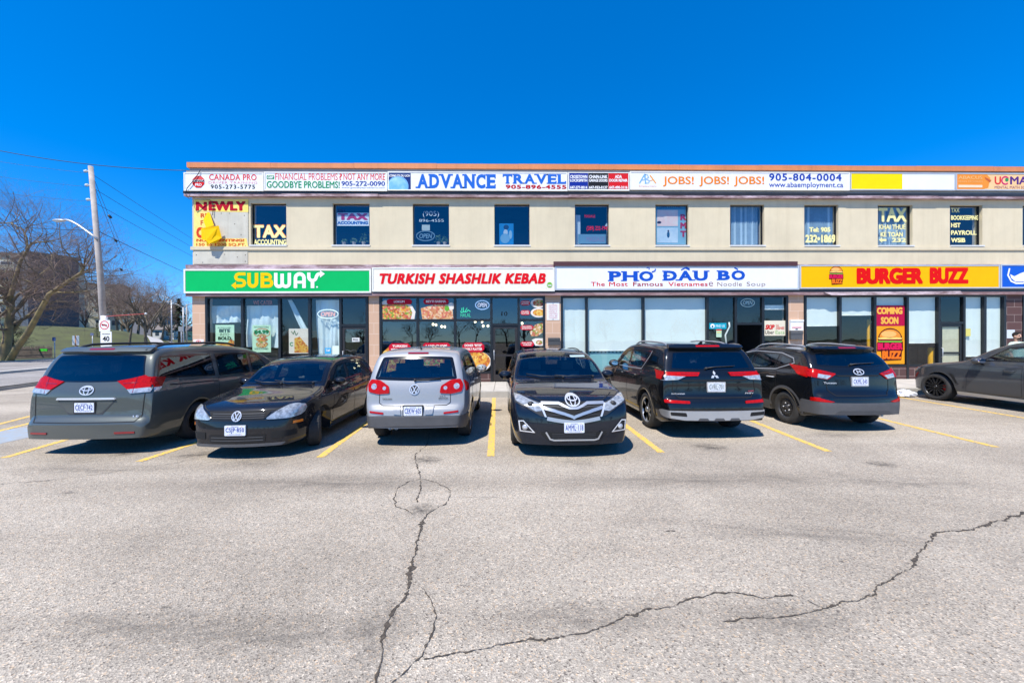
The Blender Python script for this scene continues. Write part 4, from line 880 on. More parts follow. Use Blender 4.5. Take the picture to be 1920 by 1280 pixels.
lays(b, [(546, 621), (550, 626), (552, 620), (555, 628), (559, 624)], 1.2, C(60, 110, 70), Y); b.build('sheet', t)
m_film = M('plastic_film', (.78, .88, .93), .12, spec=.9); fb = m_film.node_tree.nodes['Principled BSDF']; fb.inputs['Alpha'].default_value = .82
def film(pts, label, seed, Y):
    """a sheet of clear plastic hung in folds behind the glass"""
    rg = random.Random(seed); t = MB(); a, bb, c, d = [Vector((P(*p, Y)[0], Y, P(*p, Y)[1])) for p in pts]; n, k = 26, 8; ph = rg.uniform(0, 6); vs = []; fs = []
    off = [sum(math.sin(i * f + ph * f) * am for f, am in ((.55, .05), (1.3, .035), (2.9, .016))) for i in range(n + 1)]
    for j in range(k + 1):
        for i in range(n + 1):
            u, v = i / n, j / k; p = a.lerp(bb, u).lerp(d.lerp(c, u), v); p.y += off[i] * (.25 + .75 * v) + .02 * math.sin(v * 7 + u * 5 + ph) + .05; vs.append(p)
    for j in range(k):
        for i in range(n): q = j * (n + 1) + i; fs.append((q, q + 1, q + n + 2, q + n + 1))
    t.add(vs, fs, m_film, True); tag(t.build('plastic_sheet'), label, 'plastic sheet', 'plastic sheets in the sandwich shop windows')
film([(389, 573), (453, 573), (453, 604), (389, 606)], 'short crinkled plastic sheet above the BITE INTO BOLD poster', 1, YW + .10)
film([(461, 573), (523.5, 572), (524, 652), (460, 650)], 'long silvery plastic sheet behind the $4.99 poster', 2, YW + .10)
film([(537, 562), (546, 562), (580, 625), (580, 655)], 'twisted diagonal strip of pale blue plastic in the third pane', 3, YW + .06)
film([(590, 562), (635, 562), (636, 664), (594, 664)], 'wide plastic sheet behind the oval sign beside the sandwich shop door', 4, YW + .10)
neon(595.5, 634, 580.5, 597, 'white oval OPEN sign with red letters in the sandwich shop window', YW, nw, M('neon_dull_red', (.9, .42, .36), .4, emit=.3))
t, b = plate_thing('notice_sticker', 'small blue card sticker low in the sandwich shop window', 'sticker', 609, 621, 652, 663, YF, C(60, 170, 225)); lay(b, 'TAP', 611, 619, 654.5, 659, WHT, YF - .004, .03); b.build('sheet', t)
t, b = plate_thing('notice_paper', 'blank white paper low in the sandwich shop window by the door', 'notice', 623, 636, 648, 664, YF, C(225, 240, 225)); b.build('sheet', t)
t, b = plate_thing('notice_paper', 'white paper slip taped to the sandwich shop door', 'notice', 660, 674, 633, 640.5, SY - .016, C(225, 225, 220)); lay(b, 'PULL', 662, 672, 635, 638.5, BLK, SY - .021, .02); b.build('sheet', t)
t, b = plate_thing('fire_sign', 'small white sign with a red symbol at the foot of the leftmost pier', 'sign', 362.5, 382, 636, 647, FY - .034, C(240, 230, 225)); lays(b, arc(372, 641.5, 4.2, 3.6, 0, 360, 16), .9, RED, FY - .038); lays(b, [(369.5, 644), (372, 639.5), (374.5, 644)], .9, RED, FY - .039); b.build('sheet', t)
# kebab shop prints
CR = C(205, 22, 52)
def pill(mb, a, c, r0, r1, txts, Y, m=CR):
    q = (r1 - r0) * .3; layp(mb, [(a, r0 + q), (a + q, r0), (c - q, r0), (c, r0 + q), (c, r1 - q), (c - q, r1), (a + q, r1), (a, r1 - q)], m, Y); h = (r1 - r0) / (len(txts) + .6); k = (a + c) / 2
    for i, tx in enumerate(txts):
        hw = min((c - a) * .40, len(tx) * 2.0); lay(mb, tx, k - hw, k + hw, r0 + h * (i + .42), r0 + h * (i + 1.12), C(255, 235, 225), Y - .003, .045)
def dish(label, shapes, pills, px):
    t = thing('food_decal', label, 'food picture', (0, 0, 0), 0, 'food pictures on the kebab shop glass'); b = MB()
    for k, s in enumerate(shapes): layp(b, s[0], s[1], YF - .002 - .002 * k)
    for q in pills: pill(b, *q, YF - .014)
    b.build('print', t)
el = lambda cx, cy, rx, ry, a0=0, a1=345: [(cx + rx * math.cos(R(a)), cy + ry * math.sin(R(a))) for a in range(a0, a1 + 1, 15)]
PLT = C(240, 232, 220)
dish('food picture of skewered meat on a white plate under a LOKUM label', [([(716, 566), (722, 563), (757, 566), (772, 572), (779, 584), (777, 598.5), (716, 598.5)], PLT), ([(716, 571), (730, 570), (755, 568), (768, 574), (773, 586), (770, 598.3), (717, 598.3)], f_mix)], [(725, 772, 560.5, 570.5, ['LOKUM'])], 0)
dish('food picture of rolled kebab slices under a BEYTI SARMA label', [([(789, 578), (806, 573), (820, 569), (848, 572), (850, 598.3), (792, 598.3)], f_roll), (el(846, 574, 6, 7), PLT), (el(838, 578, 4.5, 5), C(110, 175, 60))], [(794, 841, 560, 570.5, ['BEYTI SARMA'])], 0)
dish('food picture of orange skewers under a TURKISH SPECIAL MIX label', [([(716, 662), (728, 651), (745, 653), (772, 662), (780, 684), (775, 698), (716, 698)], f_fry)], [(729, 770, 643.5, 661, ['TURKISH', 'SPECIAL MIX'])], 0)
dish('food picture of lamb chops under a LAMB CHOPS label', [([(788, 664), (800, 655), (838, 654), (850, 664), (850, 698), (788, 698)], f_mix)], [(793, 844, 642.5, 656, ['LAMB CHOPS'])], 0)
dish('food picture of a heaped golden platter under a FAMILY PLATTER label', [(el(893, 678, 28, 20), PLT), (el(892, 676, 27, 18), f_fry)], [(867, 908, 642, 660, ['DONER “BITES”', 'FAMILY PLATTER'])], 0)
for (cy, ry, f, tx, lb) in ((568, 9, f_mix, ['CHICKEN', 'BOWL'], 'salad bowl'), (586, 9, f_fry, ['FALAFEL', 'PLATTER'], 'falafel dish')): dish('narrow food picture of a %s on the pane right of the kebab shop door' % lb, [(el(1010, cy, 15, ry), PLT), (el(1010.5, cy, 11.5, ry * .7), f)], [(976, 994, cy - 4.5, cy + 4.5, tx)], 0)
dish('food picture of a stuffed sandwich on the pane right of the kebab shop door', [([(993, 622), (1003, 609), (1019, 603), (1019, 622), (1008, 630), (996, 630)], f_bread)], [(976, 1000, 609.5, 618.5, ['FALAFEL', 'SANDWICH'])], 0)
dish('food picture of a wrap low on the pane right of the kebab shop door', [([(997, 637), (1004, 634), (1019, 634), (1019, 648), (1004, 648)], PLT), (el(1011, 642, 6, 4.5), f_bread)], [(976, 1001, 640, 649.5, ['FALAFEL', 'WRAP'])], 0)
t = thing('neon_sign', 'green glowing halal sign in Arabic and Latin letters', 'neon sign'); b = MB(); lay(b, 'HALAL', 863.5, 882.5, 587, 594, ng, YW, -.01)
for s in ([(882, 584), (878, 581), (875, 584.5), (869, 584.5), (869, 576)], [(876, 577), (872, 584)], [(869, 584.5), (865, 586), (863.5, 583)], [(866, 577), (866, 583)]): lays(b, s, 1.3, ng, YW)
b.build('letters', t)
neon(891.5, 917, 563.5, 580, 'lit blue and white oval OPEN sign in the kebab shop window', YW, nb, M('neon_bright', (.9, .8, .85), .4, emit=1.0))
for k, (px, py) in enumerate(((812, 608), (817.5, 609), (828, 612), (834, 612.5), (891, 603), (904, 603), (906, 611), (915, 611), (979, 606))):
    x, z = P(px, py, FY + 2.6); t = thing('pendant_bulb', 'warm lit pendant bulb hanging inside the kebab shop', 'lamp', (x, FY + 2.6, z), 0, 'warm bulbs inside the kebab shop')
    b = MB(); b.ell((0, 0, 0), (.05, .05, .06), m_warm, 8, 6); b.build('bulb', t); b = MB(); b.tube([(0, 0, .05), (0, 0, 3.93 - z)], .008, m_black, 4); b.build('cord', t)
t, b = plate_thing('wall_notice', 'white notice with faint red print screwed to the pier right of the kebab shop', 'notice', 1025, 1049, 567, 600, FY - .03, C(240, 238, 235), None, .02)
for k in range(7): lay(b, ['NO PARKING', 'FIRE ROUTE', 'TENANTS', 'ONLY', 'VISITORS', 'WILL BE', 'TOWED'][k], 1029, 1045, 571 + k * 3.9, 573.4 + k * 3.9, C(215, 130, 130), FY - .034, 0)
for py in (569, 598.5): layd(b, 1037, py, .8, .8, BLK, FY - .034, 8)
b.build('sheet', t)
def mailbox(px0, px1, pt, pb, label, m, white=None):
    t = thing('letter_box', label, 'letter box'); x0, z1 = P(px0, pt, FY - .12); x1, z0 = P(px1, pb, FY - .12); b = MB()
    b.prism([(0, z0), (0, z1 - .03), (.03, z1), (.12, z1), (.12, z0)], (x0, FY - .125, 0), (0, 1, 0), (0, 0, 1), (x1 - x0, 0, 0), m); b.build('box', t)
    b = MB(); b.box(x0 - .01, x1 + .01, FY - .14, FY - .126, z1 - .10, z1 - .02, m); b.build('flap', t); return t
mailbox(1028, 1050, 633, 647, 'dark grey letter box on the pier right of the kebab shop', M('letter_box_grey', (.06, .06, .06), .5))
mailbox(1483, 1505, 621, 636, 'dark grey letter box under a white box on the pier by the burger shop', M('letter_box_dark', (.09, .09, .09), .5))
t = thing('letter_box', 'white letter box with a red stripe on the pier by the burger shop', 'letter box'); x0, z1 = P(1482, 599.5, FY - .1); x1, z0 = P(1506, 619.5, FY - .1); b = MB(); b.box(x0, x1, FY - .11, FY - .005, z0, z1, m_white); layr(b, 1485, 1503, 613, 614.5, RED, FY - .114); layr(b, 1491.5, 1496, 616, 618, BLK, FY - .114); b.build('box', t); b = MB(); b.box(x0 - .01, x1 + .01, FY - .125, FY - .112, z1 - .07, z1 + .004, m_whitefr); b.build('flap', t)
# noodle shop blinds, stickers
def blind(px0, px1, pt, pb, label, Y, m=None, rail=True):
    t = thing('roller_blind', label, 'blind', (0, 0, 0), 0, 'pale roller blinds'); x0, z1 = P(px0, pt, Y); x1, z0 = P(px1, pb, Y); vs = []; n = 10
    for i in range(n + 1):
        x = x0 + (x1 - x0) * i / n; vs += [(x, Y + .012 * math.sin(i * 1.7 + px0), z0 + .012 * math.sin(i * 2.1 + px0)), (x, Y, z1)]
    b = MB(); b.add(vs, [(2 * i, 2 * i + 2, 2 * i + 3, 2 * i + 1) for i in range(n)], m or m_blind, True); b.build('cloth', t)
    b = MB(); b.tube([(x0, Y, z0), (x1, Y, z0)], .015, m_white, 6); b.build('bottom_bar', t)
YBL = SY + .06
blind(1054, 1097, 540, 690, 'pale blind in the narrow leftmost pane of the noodle shop', YBL); blind(1102, 1203, 540, 657, 'wide pale blind in the second pane of the noodle shop', YBL); blind(1208, 1323, 540, 652, 'widest pale blind in the third pane of the noodle shop', YBL)
blind(1434, 1473, 572, 580, 'short pale blind above the delivery sign', YBL)
b = MB(); x0, z1 = P(1102, 655, YBL); x1, z0 = P(1203, 700, YBL); b.box(x0, x1, YBL + .05, YBL + .07, z0, z1, C(150, 200, 205))
for k in range(14): layd(b, 1107 + k * 7, 660, 1.6, 1.6, C(70, 110, 120), YBL + .045, 8)
tag(b.build('lace_panel'), 'pale blue lace panel along the bottom of the second noodle shop pane', 'panel')
t, b = plate_thing('delivery_sign', 'cream window sign SKIP THE DISHES with a green delivery name', 'sign', 1432.5, 1473.5, 601, 629, YF - .004, C(235, 225, 200)); Y = YF - .008
lay(b, 'SKIP', 1434.5, 1453, 608.5, 617.5, C(215, 40, 45), Y, .06, .2); lay(b, 'THE', 1454.5, 1460, 608.5, 612, C(225, 90, 80), Y, .02); lay(b, 'DISHES', 1454.5, 1471, 612.5, 617.5, C(225, 90, 80), Y, .03, .15); lay(b, 'Uber', 1434.5, 1451.5, 619.5, 626, C(70, 65, 55), Y, .01); lay(b, 'Eats', 1454, 1471, 619.5, 626, C(170, 205, 140), Y, .01); b.build('sheet', t)
t, b = plate_thing('window_sticker', 'teal rounded tourist sticker on the noodle shop glass beside the door', 'sticker', 1330, 1362, 605.5, 616.5, YF, C(20, 165, 190)); layd(b, 1336, 611, 4, 4, WHT, YF - .004); layd(b, 1336, 612, 1.8, 2.2, C(20, 120, 140), YF - .006); lay(b, 'FIND US', 1342, 1359, 608.5, 613.5, C(200, 235, 240), YF - .004, .03); b.build('sheet', t)
t, b = plate_thing('menu_notice', 'small menu notice with red heading on the noodle shop glass', 'notice', 1343, 1353, 616.8, 632, YF, C(190, 220, 190)); layr(b, 1343, 1353, 616.8, 619.5, C(220, 70, 50), YF - .004); layr(b, 1344, 1352, 622, 624, C(240, 225, 120), YF - .004); b.build('sheet', t)
neon(1389, 1414.5, 560, 575, 'pale unlit oval OPEN sign over the noodle shop door', YW, C(215, 225, 220), C(215, 225, 220))
t = thing('coat_hook', 'white metal arm leaning in the noodle shop window', 'arm'); b = MB(); b.tube([(P(a, c, YW)[0], YW, P(a, c, YW)[1]) for a, c in ((1363, 655), (1360, 628), (1368, 612), (1367, 604))], .03, m_white, 6); b.build('arm', t)
# burger shop blinds and banner
blind(1509, 1571.5, 540, 611, 'pale blind a third down in the leftmost burger shop pane', YBL); blind(1576, 1637, 540, 591, 'short pale blind in the second burger shop pane', YBL); blind(1702, 1756, 540, 643, 'long pale blind left of the burger shop door', YBL); blind(1806.5, 1842, 540, 668, 'pale paper blind right of the burger shop door', YBL); blind(1846, 1880, 540, 662, 'pale blind in the rightmost burger shop pane', YBL)
blind(1641, 1696, 540, 573, 'pale blind above the COMING SOON banner', YBL)
t, b = plate_thing('banner', 'tall magenta and orange banner COMING SOON with a burger', 'banner', 1641.5, 1696, 572.5, 682, YF, C(250, 165, 35)); Y = YF - .004
layr(b, 1641.5, 1696, 572.5, 611, C(190, 20, 70), Y); lay(b, 'COMING', 1644, 1692, 576, 589, C(250, 185, 80), YF - .008, .075); lay(b, 'SOON', 1651.5, 1684.5, 594, 607.5, C(250, 185, 80), YF - .008, .075)
burger(b, 1669, 616, 47, 60, Y - .004, C(90, 15, 25)); b.build('sheet', t)
t, b = plate_thing('notice_paper', 'small yellow notice taped in the pane right of the burger shop door', 'notice', 1810, 1820, 616, 630, YF, C(225, 215, 120)); b.build('sheet', t)
for px, pt, pb, lb in ((1631.5, 597, 684, 'tall yellow post standing in for a reflection in the burger shop pane left of the banner'), (1746, 650, 684, 'short yellow post standing in for a reflection in the burger shop pane near its door')):  # posts added behind the glass to stand in for yellow reflections in it
    x, z1 = P(px, pt, YW + .25); x, z0 = P(px, pb + 14, YW + .25); t = thing('reflection_post', lb, 'post', (x, YW + .25, .3)); b = MB(); r_ = .10
    b.lathe([(r_, 0), (r_, z1 - .3 - .08), (r_ * .8, z1 - .3 - .03), (.0, z1 - .3)], (0, 0, 0), (0, 0, 1), C(245, 180, 20), 16); b.build('post', t)
t, b = plate_thing('blue_poster', 'light blue poster at the right edge beside the dark tiled pier', 'poster', 1915.5, 1990, 556, 655, YF, C(50, 160, 215)); layd(b, 1930, 600, 10, 26, C(180, 225, 240), YF - .004); b.build('sheet', t)
t, b = plate_thing('notice_paper', 'white notice on the dark tiled pier behind the dark coupe', 'notice', 1888, 1903, 618, 634, FY - .034, C(215, 222, 225)); b.build('sheet', t)
# ================================================================== cars
# every car is built about its own middle: x forward, y to its left, z up; u = metres back from the nose
def pchip(xs, ys):
    xs = np.array(xs, float); ys = np.array(ys, float); h = np.diff(xs); d = np.diff(ys) / h; m = np.zeros(len(xs))
    for i in range(1, len(xs) - 1):
        if d[i - 1] * d[i] > 0: w1 = 2 * h[i] + h[i - 1]; w2 = h[i] + 2 * h[i - 1]; m[i] = (w1 + w2) / (w1 / d[i - 1] + w2 / d[i])
    m[0] = d[0]; m[-1] = d[-1]
    def f(x):
        x = np.clip(np.asarray(x, float), xs[0], xs[-1]); k = np.clip(np.searchsorted(xs, x, side='right') - 1, 0, len(xs) - 2)
        t = (x - xs[k]) / h[k]; t2 = t * t; t3 = t2 * t
        return (2 * t3 - 3 * t2 + 1) * ys[k] + (t3 - 2 * t2 + t) * h[k] * m[k] + (-2 * t3 + 3 * t2) * ys[k + 1] + (t3 - t2) * h[k] * m[k + 1]
    return f
def paint(name, col, metal=0.0, rough=.28, dust=.006):
    m = M(name, col, .45, metal, .08, 1.0, back=(.02, .02, .022)); n = m.node_tree.nodes; l = m.node_tree.links; b = n['Principled BSDF']
    b.inputs['Coat Roughness'].default_value = .035
    tc = n.new('ShaderNodeTexCoord'); t = n.new('ShaderNodeTexNoise'); t.inputs['Scale'].default_value = 5; t.inputs['Detail'].default_value = 8; l.new(tc.outputs['Object'], t.inputs['Vector'])
    sp = n.new('ShaderNodeSeparateXYZ'); l.new(tc.outputs['Object'], sp.inputs[0])
    mr = n.new('ShaderNodeMapRange'); mr.inputs[1].default_value = .95; mr.inputs[2].default_value = .2; mr.inputs[3].default_value = .15; mr.inputs[4].default_value = 1.0; l.new(sp.outputs[2], mr.inputs[0])
    mu = n.new('ShaderNodeMath'); mu.operation = 'MULTIPLY'; l.new(t.outputs[0], mu.inputs[0]); l.new(mr.outputs[0], mu.inputs[1])
    m2 = n.new('ShaderNodeMath'); m2.operation = 'MULTIPLY'; m2.inputs[1].default_value = dust * 2; m2.use_clamp = True; l.new(mu.outputs[0], m2.inputs[0])
    mx = n.new('ShaderNodeMix'); mx.data_type = 'RGBA'; mx.inputs[6].default_value = tuple(col) + (1,); mx.inputs[7].default_value = (.22, .20, .17, 1); l.new(m2.outputs[0], mx.inputs[0]); l.new(mx.outputs[2], b.inputs['Base Color'])
    return m
k_black = paint('black_paint', (.004, .005, .007)); k_blue = paint('blue_black_paint', (.004, .007, .014)); k_green = paint('grey_green_paint', (.085, .095, .088), .35, .3, .02)
k_silver = paint('silver_paint', (.33, .335, .34), .35, .32, .03); k_grey = paint('dark_grey_paint', (.058, .063, .070), .3, .3, .012); k_golf = paint('deep_black_paint', (.005, .006, .009))
k_plast = M('black_plastic', (.022, .022, .024), .55, var=.2, vscale=6); k_gplast = M('grey_plastic', (.075, .075, .078), .6, var=.15, vscale=6, bump=.1, bscale=200); k_dplast = M('dark_plastic', (.05, .05, .053), .55, var=.15, vscale=6)
k_under = M('underbody', (.012, .012, .012), .9); k_gap = M('panel_gap', (.004, .004, .004), .8); k_frit = M('window_border', (.006, .006, .007), .12, spec=.6)
k_glass = glass('car_glass', (.62, .72, .70), 1.0, .05, (.9, .97, 1)); k_priv = glass('privacy_glass', (.08, .10, .12), 1.0, .055, (.8, .92, 1)); k_wind = glass('windscreen_glass', (.58, .70, .72), 1.0, .06, (.75, .92, 1))
k_red = M('tail_red', (.40, .004, .003), .25, spec=.15, coat=.18, var=.3, vscale=26); k_redd = M('tail_dark_red', (.22, .006, .01), .12, coat=.8); k_clear = M('lamp_clear', (.52, .52, .52), .08, metal=.35, coat=1, var=.5, vscale=24)
k_hl = M('headlamp_glass', (.46, .47, .46), .10, metal=.4, coat=1, var=.6, vscale=20); k_amber = M('amber_lens', (.85, .22, .02), .2, coat=.6); k_chrome = M('chrome', (.66, .66, .67), .22, metal=.35, coat=.6); k_satin = M('satin_silver', (.52, .53, .54), .35, metal=.7, var=.06)
k_seat = M('car_seat', (.10, .10, .105), .85); k_tyre = M('tyre_rubber', (.030, .029, .028), .8, var=.3, vscale=8, bump=.3, bscale=60); k_rimb = M('black_rim', (.018, .018, .02), .35, metal=.2, spec=.6); k_steel = M('steel_wheel', (.05, .05, .052), .45, metal=.4, var=.3, vscale=10); k_alloy = M('alloy_rim', (.48, .49, .50), .3, metal=.85); k_disc = M('brake_disc', (.2, .19, .18), .4, metal=.8); k_hubw = M('hub_cap_grey', (.22, .22, .23), .4, metal=.5)
k_plate = M('plate_white', (.66, .70, .76), .4, var=.06, vscale=10); k_plblue = C(40, 70, 160); k_mirr = glass('mirror_glass', (0, 0, 0), 0, .95)

def inpoly(p, poly):
    x, y = p; r = False; j = len(poly) - 1
    for i in range(len(poly)):
        a, b = poly[i], poly[j]
        if (a[1] > y) != (b[1] > y) and x < (b[0] - a[0]) * (y - a[1]) / (b[1] - a[1]) + a[0]: r = not r
        j = i
    return r
def inset(poly, d):
    n = len(poly); A = sum(poly[i][0] * poly[(i + 1) % n][1] - poly[(i + 1) % n][0] * poly[i][1] for i in range(n)); s = 1 if A > 0 else -1; o = []
    for i in range(n):
        p0, p1, p2 = Vector(poly[i - 1]), Vector(poly[i]), Vector(poly[(i + 1) % n]); d1 = (p1 - p0).normalized(); d2 = (p2 - p1).normalized()
        n1 = Vector((-d1.y, d1.x)) * s; n2 = Vector((-d2.y, d2.x)) * s; b = n1 + n2; b = b.normalized() if b.length > 1e-6 else n1; o.append(tuple(p1 + b * (d / max(.4, b.dot(n1)))))
    return o
def rpoly(poly, r, k=4):
    """round the corners of a polygon"""
    o = []; n = len(poly)
    for i in range(n):
        a, b, c = Vector(poly[i - 1]), Vector(poly[i]), Vector(poly[(i + 1) % n]); d1 = min(r, (a - b).length * .45); d2 = min(r, (c - b).length * .45)
        p, q = b + (a - b).normalized() * d1, b + (c - b).normalized() * d2
        for j in range(k + 1): t = j / k; o.append(tuple(p * (1 - t) ** 2 + b * 2 * t * (1 - t) + q * t * t))
    return o

class Car:
    def __init__(s, name, label, cat, loc, rz, L, Wd, H, wb, fo, top, belt, mat, R_=.34, arch=.40, base=.22, tum=.70, bow=(.10, .07), plan=(.62, .20, .45, .13), crown=.045, endz=(.30, .30), roofr=.09, shoulder=.935):
        s.L, s.W, s.H, s.wb, s.fo, s.mat, s.R = L, Wd, H, wb, fo, mat, R_
        s.root = thing(name, label, cat, loc, rz, 'cars parked in front of the plaza')
        ft = pchip(*zip(*top)); s.ft = ft; s.belt = belt; s.tum = tum; s.sh = shoulder; s.bow = bow; s.plan = plan; s.crown = crown; s.roofr = roofr
        s.ax = (fo, fo + wb)
        uu = np.linspace(0, L, 4000); zz = ft(uu); arc_ = np.concatenate([[0], np.cumsum(np.hypot(np.diff(uu), np.diff(zz)))])
        st = list(np.interp(np.linspace(0, arc_[-1], int(arc_[-1] / .042)), arc_, uu))
        for a in s.ax: st += [a + arch * math.cos(R(t)) for t in range(0, 181, 9)]
        st = sorted(st); us = [st[0]]
        for v in st[1:]:
            if v - us[-1] > .006: us.append(v)
        us[-1] = L; s.us = np.array(us)
        def zb(u):
            e0 = endz[0] - base; e1 = endz[1] - base
            z = base + e0 * max(0, 1 - u / .45) ** 2 + e1 * max(0, 1 - (L - u) / .55) ** 1.5
            for a in s.ax:
                if abs(u - a) < arch: z = max(z, R_ * .98 + math.sqrt(max(0, arch * arch - (u - a) ** 2)) if True else z)
            return z
        NS, NR, NT = 20, 6, 9; rings = []
        for u in s.us:
            z0 = zb(u); zt = float(ft(u)); cr = crown * min(1, max(.25, (zt - .6) / .9)); r = min(roofr, (zt - z0) * .35); ze = zt - cr
            row = []
            for i in range(NS + 1):
                z = z0 + (ze - r - z0) * i / NS; row.append((s.half(u, z), z))
            y1 = s.half(u, ze - r); ry = r * 1.15
            for i in range(1, NR + 1):
                a = math.pi / 2 * i / NR; row.append((y1 - ry * (1 - math.cos(a)), ze - r + r * math.sin(a)))
            ye = row[-1][0]
            for i in range(1, NT + 1):
                v = 1 - i / NT; row.append((ye * v, zt - cr * v * v))
            rings.append(row)
        K = NS + NR + NT; full = []
        for row in rings: full.append([(y, z) for y, z in row] + [(-y, z) for y, z in reversed(row[:-1])])
        n = len(full[0]); V = []; F = []
        def X(u, y):
            x = L / 2 - u; w = y / (Wd / 2); tf = max(0, (x - .15 * L) / (.35 * L)); tr = max(0, (-x - .2 * L) / (.30 * L))
            return x - bow[0] * w * w * tf + bow[1] * w * w * tr
        s.X = X
        for u, row in zip(s.us, full):
            for y, z in row: V.append((X(u, y), y, z))
        for i in range(len(full) - 1):
            for k in range(n - 1): a = i * n + k; F.append((a, a + 1, a + n + 1, a + n))
            F.append((i * n, (i + 1) * n, (i + 1) * n + n - 1, i * n + n - 1))      # underside
        for end in (0, len(full) - 1):                                               # nose and tail faces
            row = rings[end]; u = s.us[end]; cols = [row[NS + NR + j][0] / max(1e-6, row[NS + NR][0]) for j in range(NT + 1)]; vs = cols + [-c for c in reversed(cols[:-1])]; m = len(vs); b0 = len(V); grid = []
            for k in range(NS + NR + 1):
                y, z = row[k]; line = []
                for j, v in enumerate(vs):
                    if k == NS + NR: line.append(end * n + NS + NR + j)
                    elif j == 0: line.append(end * n + k)
                    elif j == m - 1: line.append(end * n + n - 1 - k)
                    else: V.append((X(u, y * v), y * v, z)); line.append(len(V) - 1)
                grid.append(line)
            for k in range(NS + NR):
                for j in range(m - 1):
                    q = (grid[k][j], grid[k][j + 1], grid[k + 1][j + 1], grid[k + 1][j]); F.append(q if end == 0 else tuple(reversed(q)))
        s.V, s.F = V, F; bm = bmesh.new(); [bm.verts.new(v) for v in V]; bm.verts.ensure_lookup_table()
        for f in F:
            try: bm.faces.new([bm.verts[i] for i in f])
            except ValueError: pass
        bmesh.ops.recalc_face_normals(bm, faces=bm.faces); s.bm = bm; bm.normal_update(); s.tree = BVHTree.FromBMesh(bm); s.holes = []
        s.zb = zb
    def half(s, u, z):
        L, Wd, H = s.L, s.W, s.H; b = s.belt[0] + (s.belt[1] - s.belt[0]) * u / L
        lo, mid = .22, .62 * b
        if z < b:
            t = z / b; g = float(_sidef(t)) - (.955 - s.sh) * max(0, (t - .86) / .14) ** 2
        else:
            t = (z - b) / max(.05, H - b); g = s.sh - (s.sh - s.tum) * (t ** 1.12)
        rf, cf, rr, cr = s.plan; w = 1.0
        if u < rf: q = 1 - u / rf; w -= cf * (1 - math.sqrt(max(0, 1 - q ** 2.3)))
        if L - u < rr: q = 1 - (L - u) / rr; w -= cr * (1 - math.sqrt(max(0, 1 - q ** 2.3)))
        return Wd / 2 * g * w
    def ray(s, a, b, view):
        """hit the skin seen from a side: front/rear (y,z), left/right (u,z), top (u,y)"""
        if view == 'front': o, d = (5, a, b), (-1, 0, 0)
        elif view == 'rear': o, d = (-5, a, b), (1, 0, 0)
        elif view == 'left': o, d = (s.L / 2 - a, 3, b), (0, -1, 0)
        elif view == 'right': o, d = (s.L / 2 - a, -3, b), (0, 1, 0)
        else: o, d = (s.L / 2 - a, b, 4), (0, 0, -1)
        h, nn, i, dist = s.tree.ray_cast(Vector(o), Vector(d))
        if h is None: return None, None
        if nn.dot(Vector(d)) > 0: nn = -nn
        if view in ('left', 'right') and h.y * (1 if view == 'left' else -1) < .25 * s.W: return None, None
        return h, nn
    def project(s, v2, f2, view, off, mb, mat, thick=.0, matf=None, lim=None):
        """lay a 2-D mesh on the skin, off metres proud; thick > 0 gives it an edge turned back to the skin"""
        ok = {}; vs = []
        for i, p in enumerate(v2):
            h, nn = s.ray(p[0], p[1], view)
            if h is not None and lim and view in ('front', 'rear') and s.L / 2 - abs(h.x) > lim: h = None
            if h is not None: ok[i] = len(vs); vs.append(h + nn * (off + (p[2] if len(p) > 2 else 0)))
        o = len(mb.v); mb.v += [tuple(v) for v in vs]; cen = Vector((0, 0, .8)); edges = {}
        for f in f2:
            if all(i in ok for i in f):
                g = [ok[i] for i in f]; a = vs[g[0]]; nn = (vs[g[1]] - a).cross(vs[g[2]] - a); want = {'front': Vector((1, 0, 0)), 'rear': Vector((-1, 0, 0)), 'left': Vector((0, 1, 0)), 'right': Vector((0, -1, 0)), 'top': Vector((0, 0, 1))}[view]
                if nn.dot(want) < 0: g.reverse()
                mb.f.append(tuple(i + o for i in g)); mb.m.append(mb.mi(matf(f, v2) if matf else mat)); mb.sm.append(True)
                for k in range(len(g)): e = (g[k], g[(k + 1) % len(g)]); edges[e] = edges.get(e, 0) + 1
        if thick:
            for (a, b) in edges:
                if (b, a) not in edges:
                    want = (vs[a] - Vector((vs[a].x * .2, 0, .8))); back = -s._nrm(vs[a], view) * thick; back2 = -s._nrm(vs[b], view) * thick
                    mb.add([vs[a], vs[b], vs[b] + back2, vs[a] + back], [(0, 3, 2, 1)], mat)
        return mb
    def _nrm(s, p, view):
        h = s.tree.find_nearest(p); n = h[1]; w = {'front': Vector((1, 0, 0)), 'rear': Vector((-1, 0, 0)), 'left': Vector((0, 1, 0)), 'right': Vector((0, -1, 0)), 'top': Vector((0, 0, 1))}[view]
        return n if n.dot(w) > 0 else -n
    def cut(s, poly, step=.05, lines=()):
        bm = bmesh.new(); tr = tessellate_polygon([[Vector((p[0], p[1], 0)) for p in poly]]); vv = [bm.verts.new((p[0], p[1], 0)) for p in poly]
        for t in tr:
            try: bm.faces.new([vv[i] for i in t])
            except ValueError: pass
        a = np.array(poly); mn = a.min(0); mx = a.max(0)
        for ax in (0, 1):
            for k in range(1, int((mx[ax] - mn[ax]) / step) + 1):
                co = [0, 0, 0]; co[ax] = mn[ax] + k * step; no = [0, 0, 0]; no[ax] = 1
                bmesh.ops.bisect_plane(bm, geom=bm.verts[:] + bm.edges[:] + bm.faces[:], dist=1e-5, plane_co=co, plane_no=no)
        for p, q in lines:
            d = Vector((q[0] - p[0], q[1] - p[1]))
            if d.length > 1e-5: bmesh.ops.bisect_plane(bm, geom=bm.verts[:] + bm.edges[:] + bm.faces[:], dist=1e-5, plane_co=(p[0], p[1], 0), plane_no=(-d.y, d.x, 0))
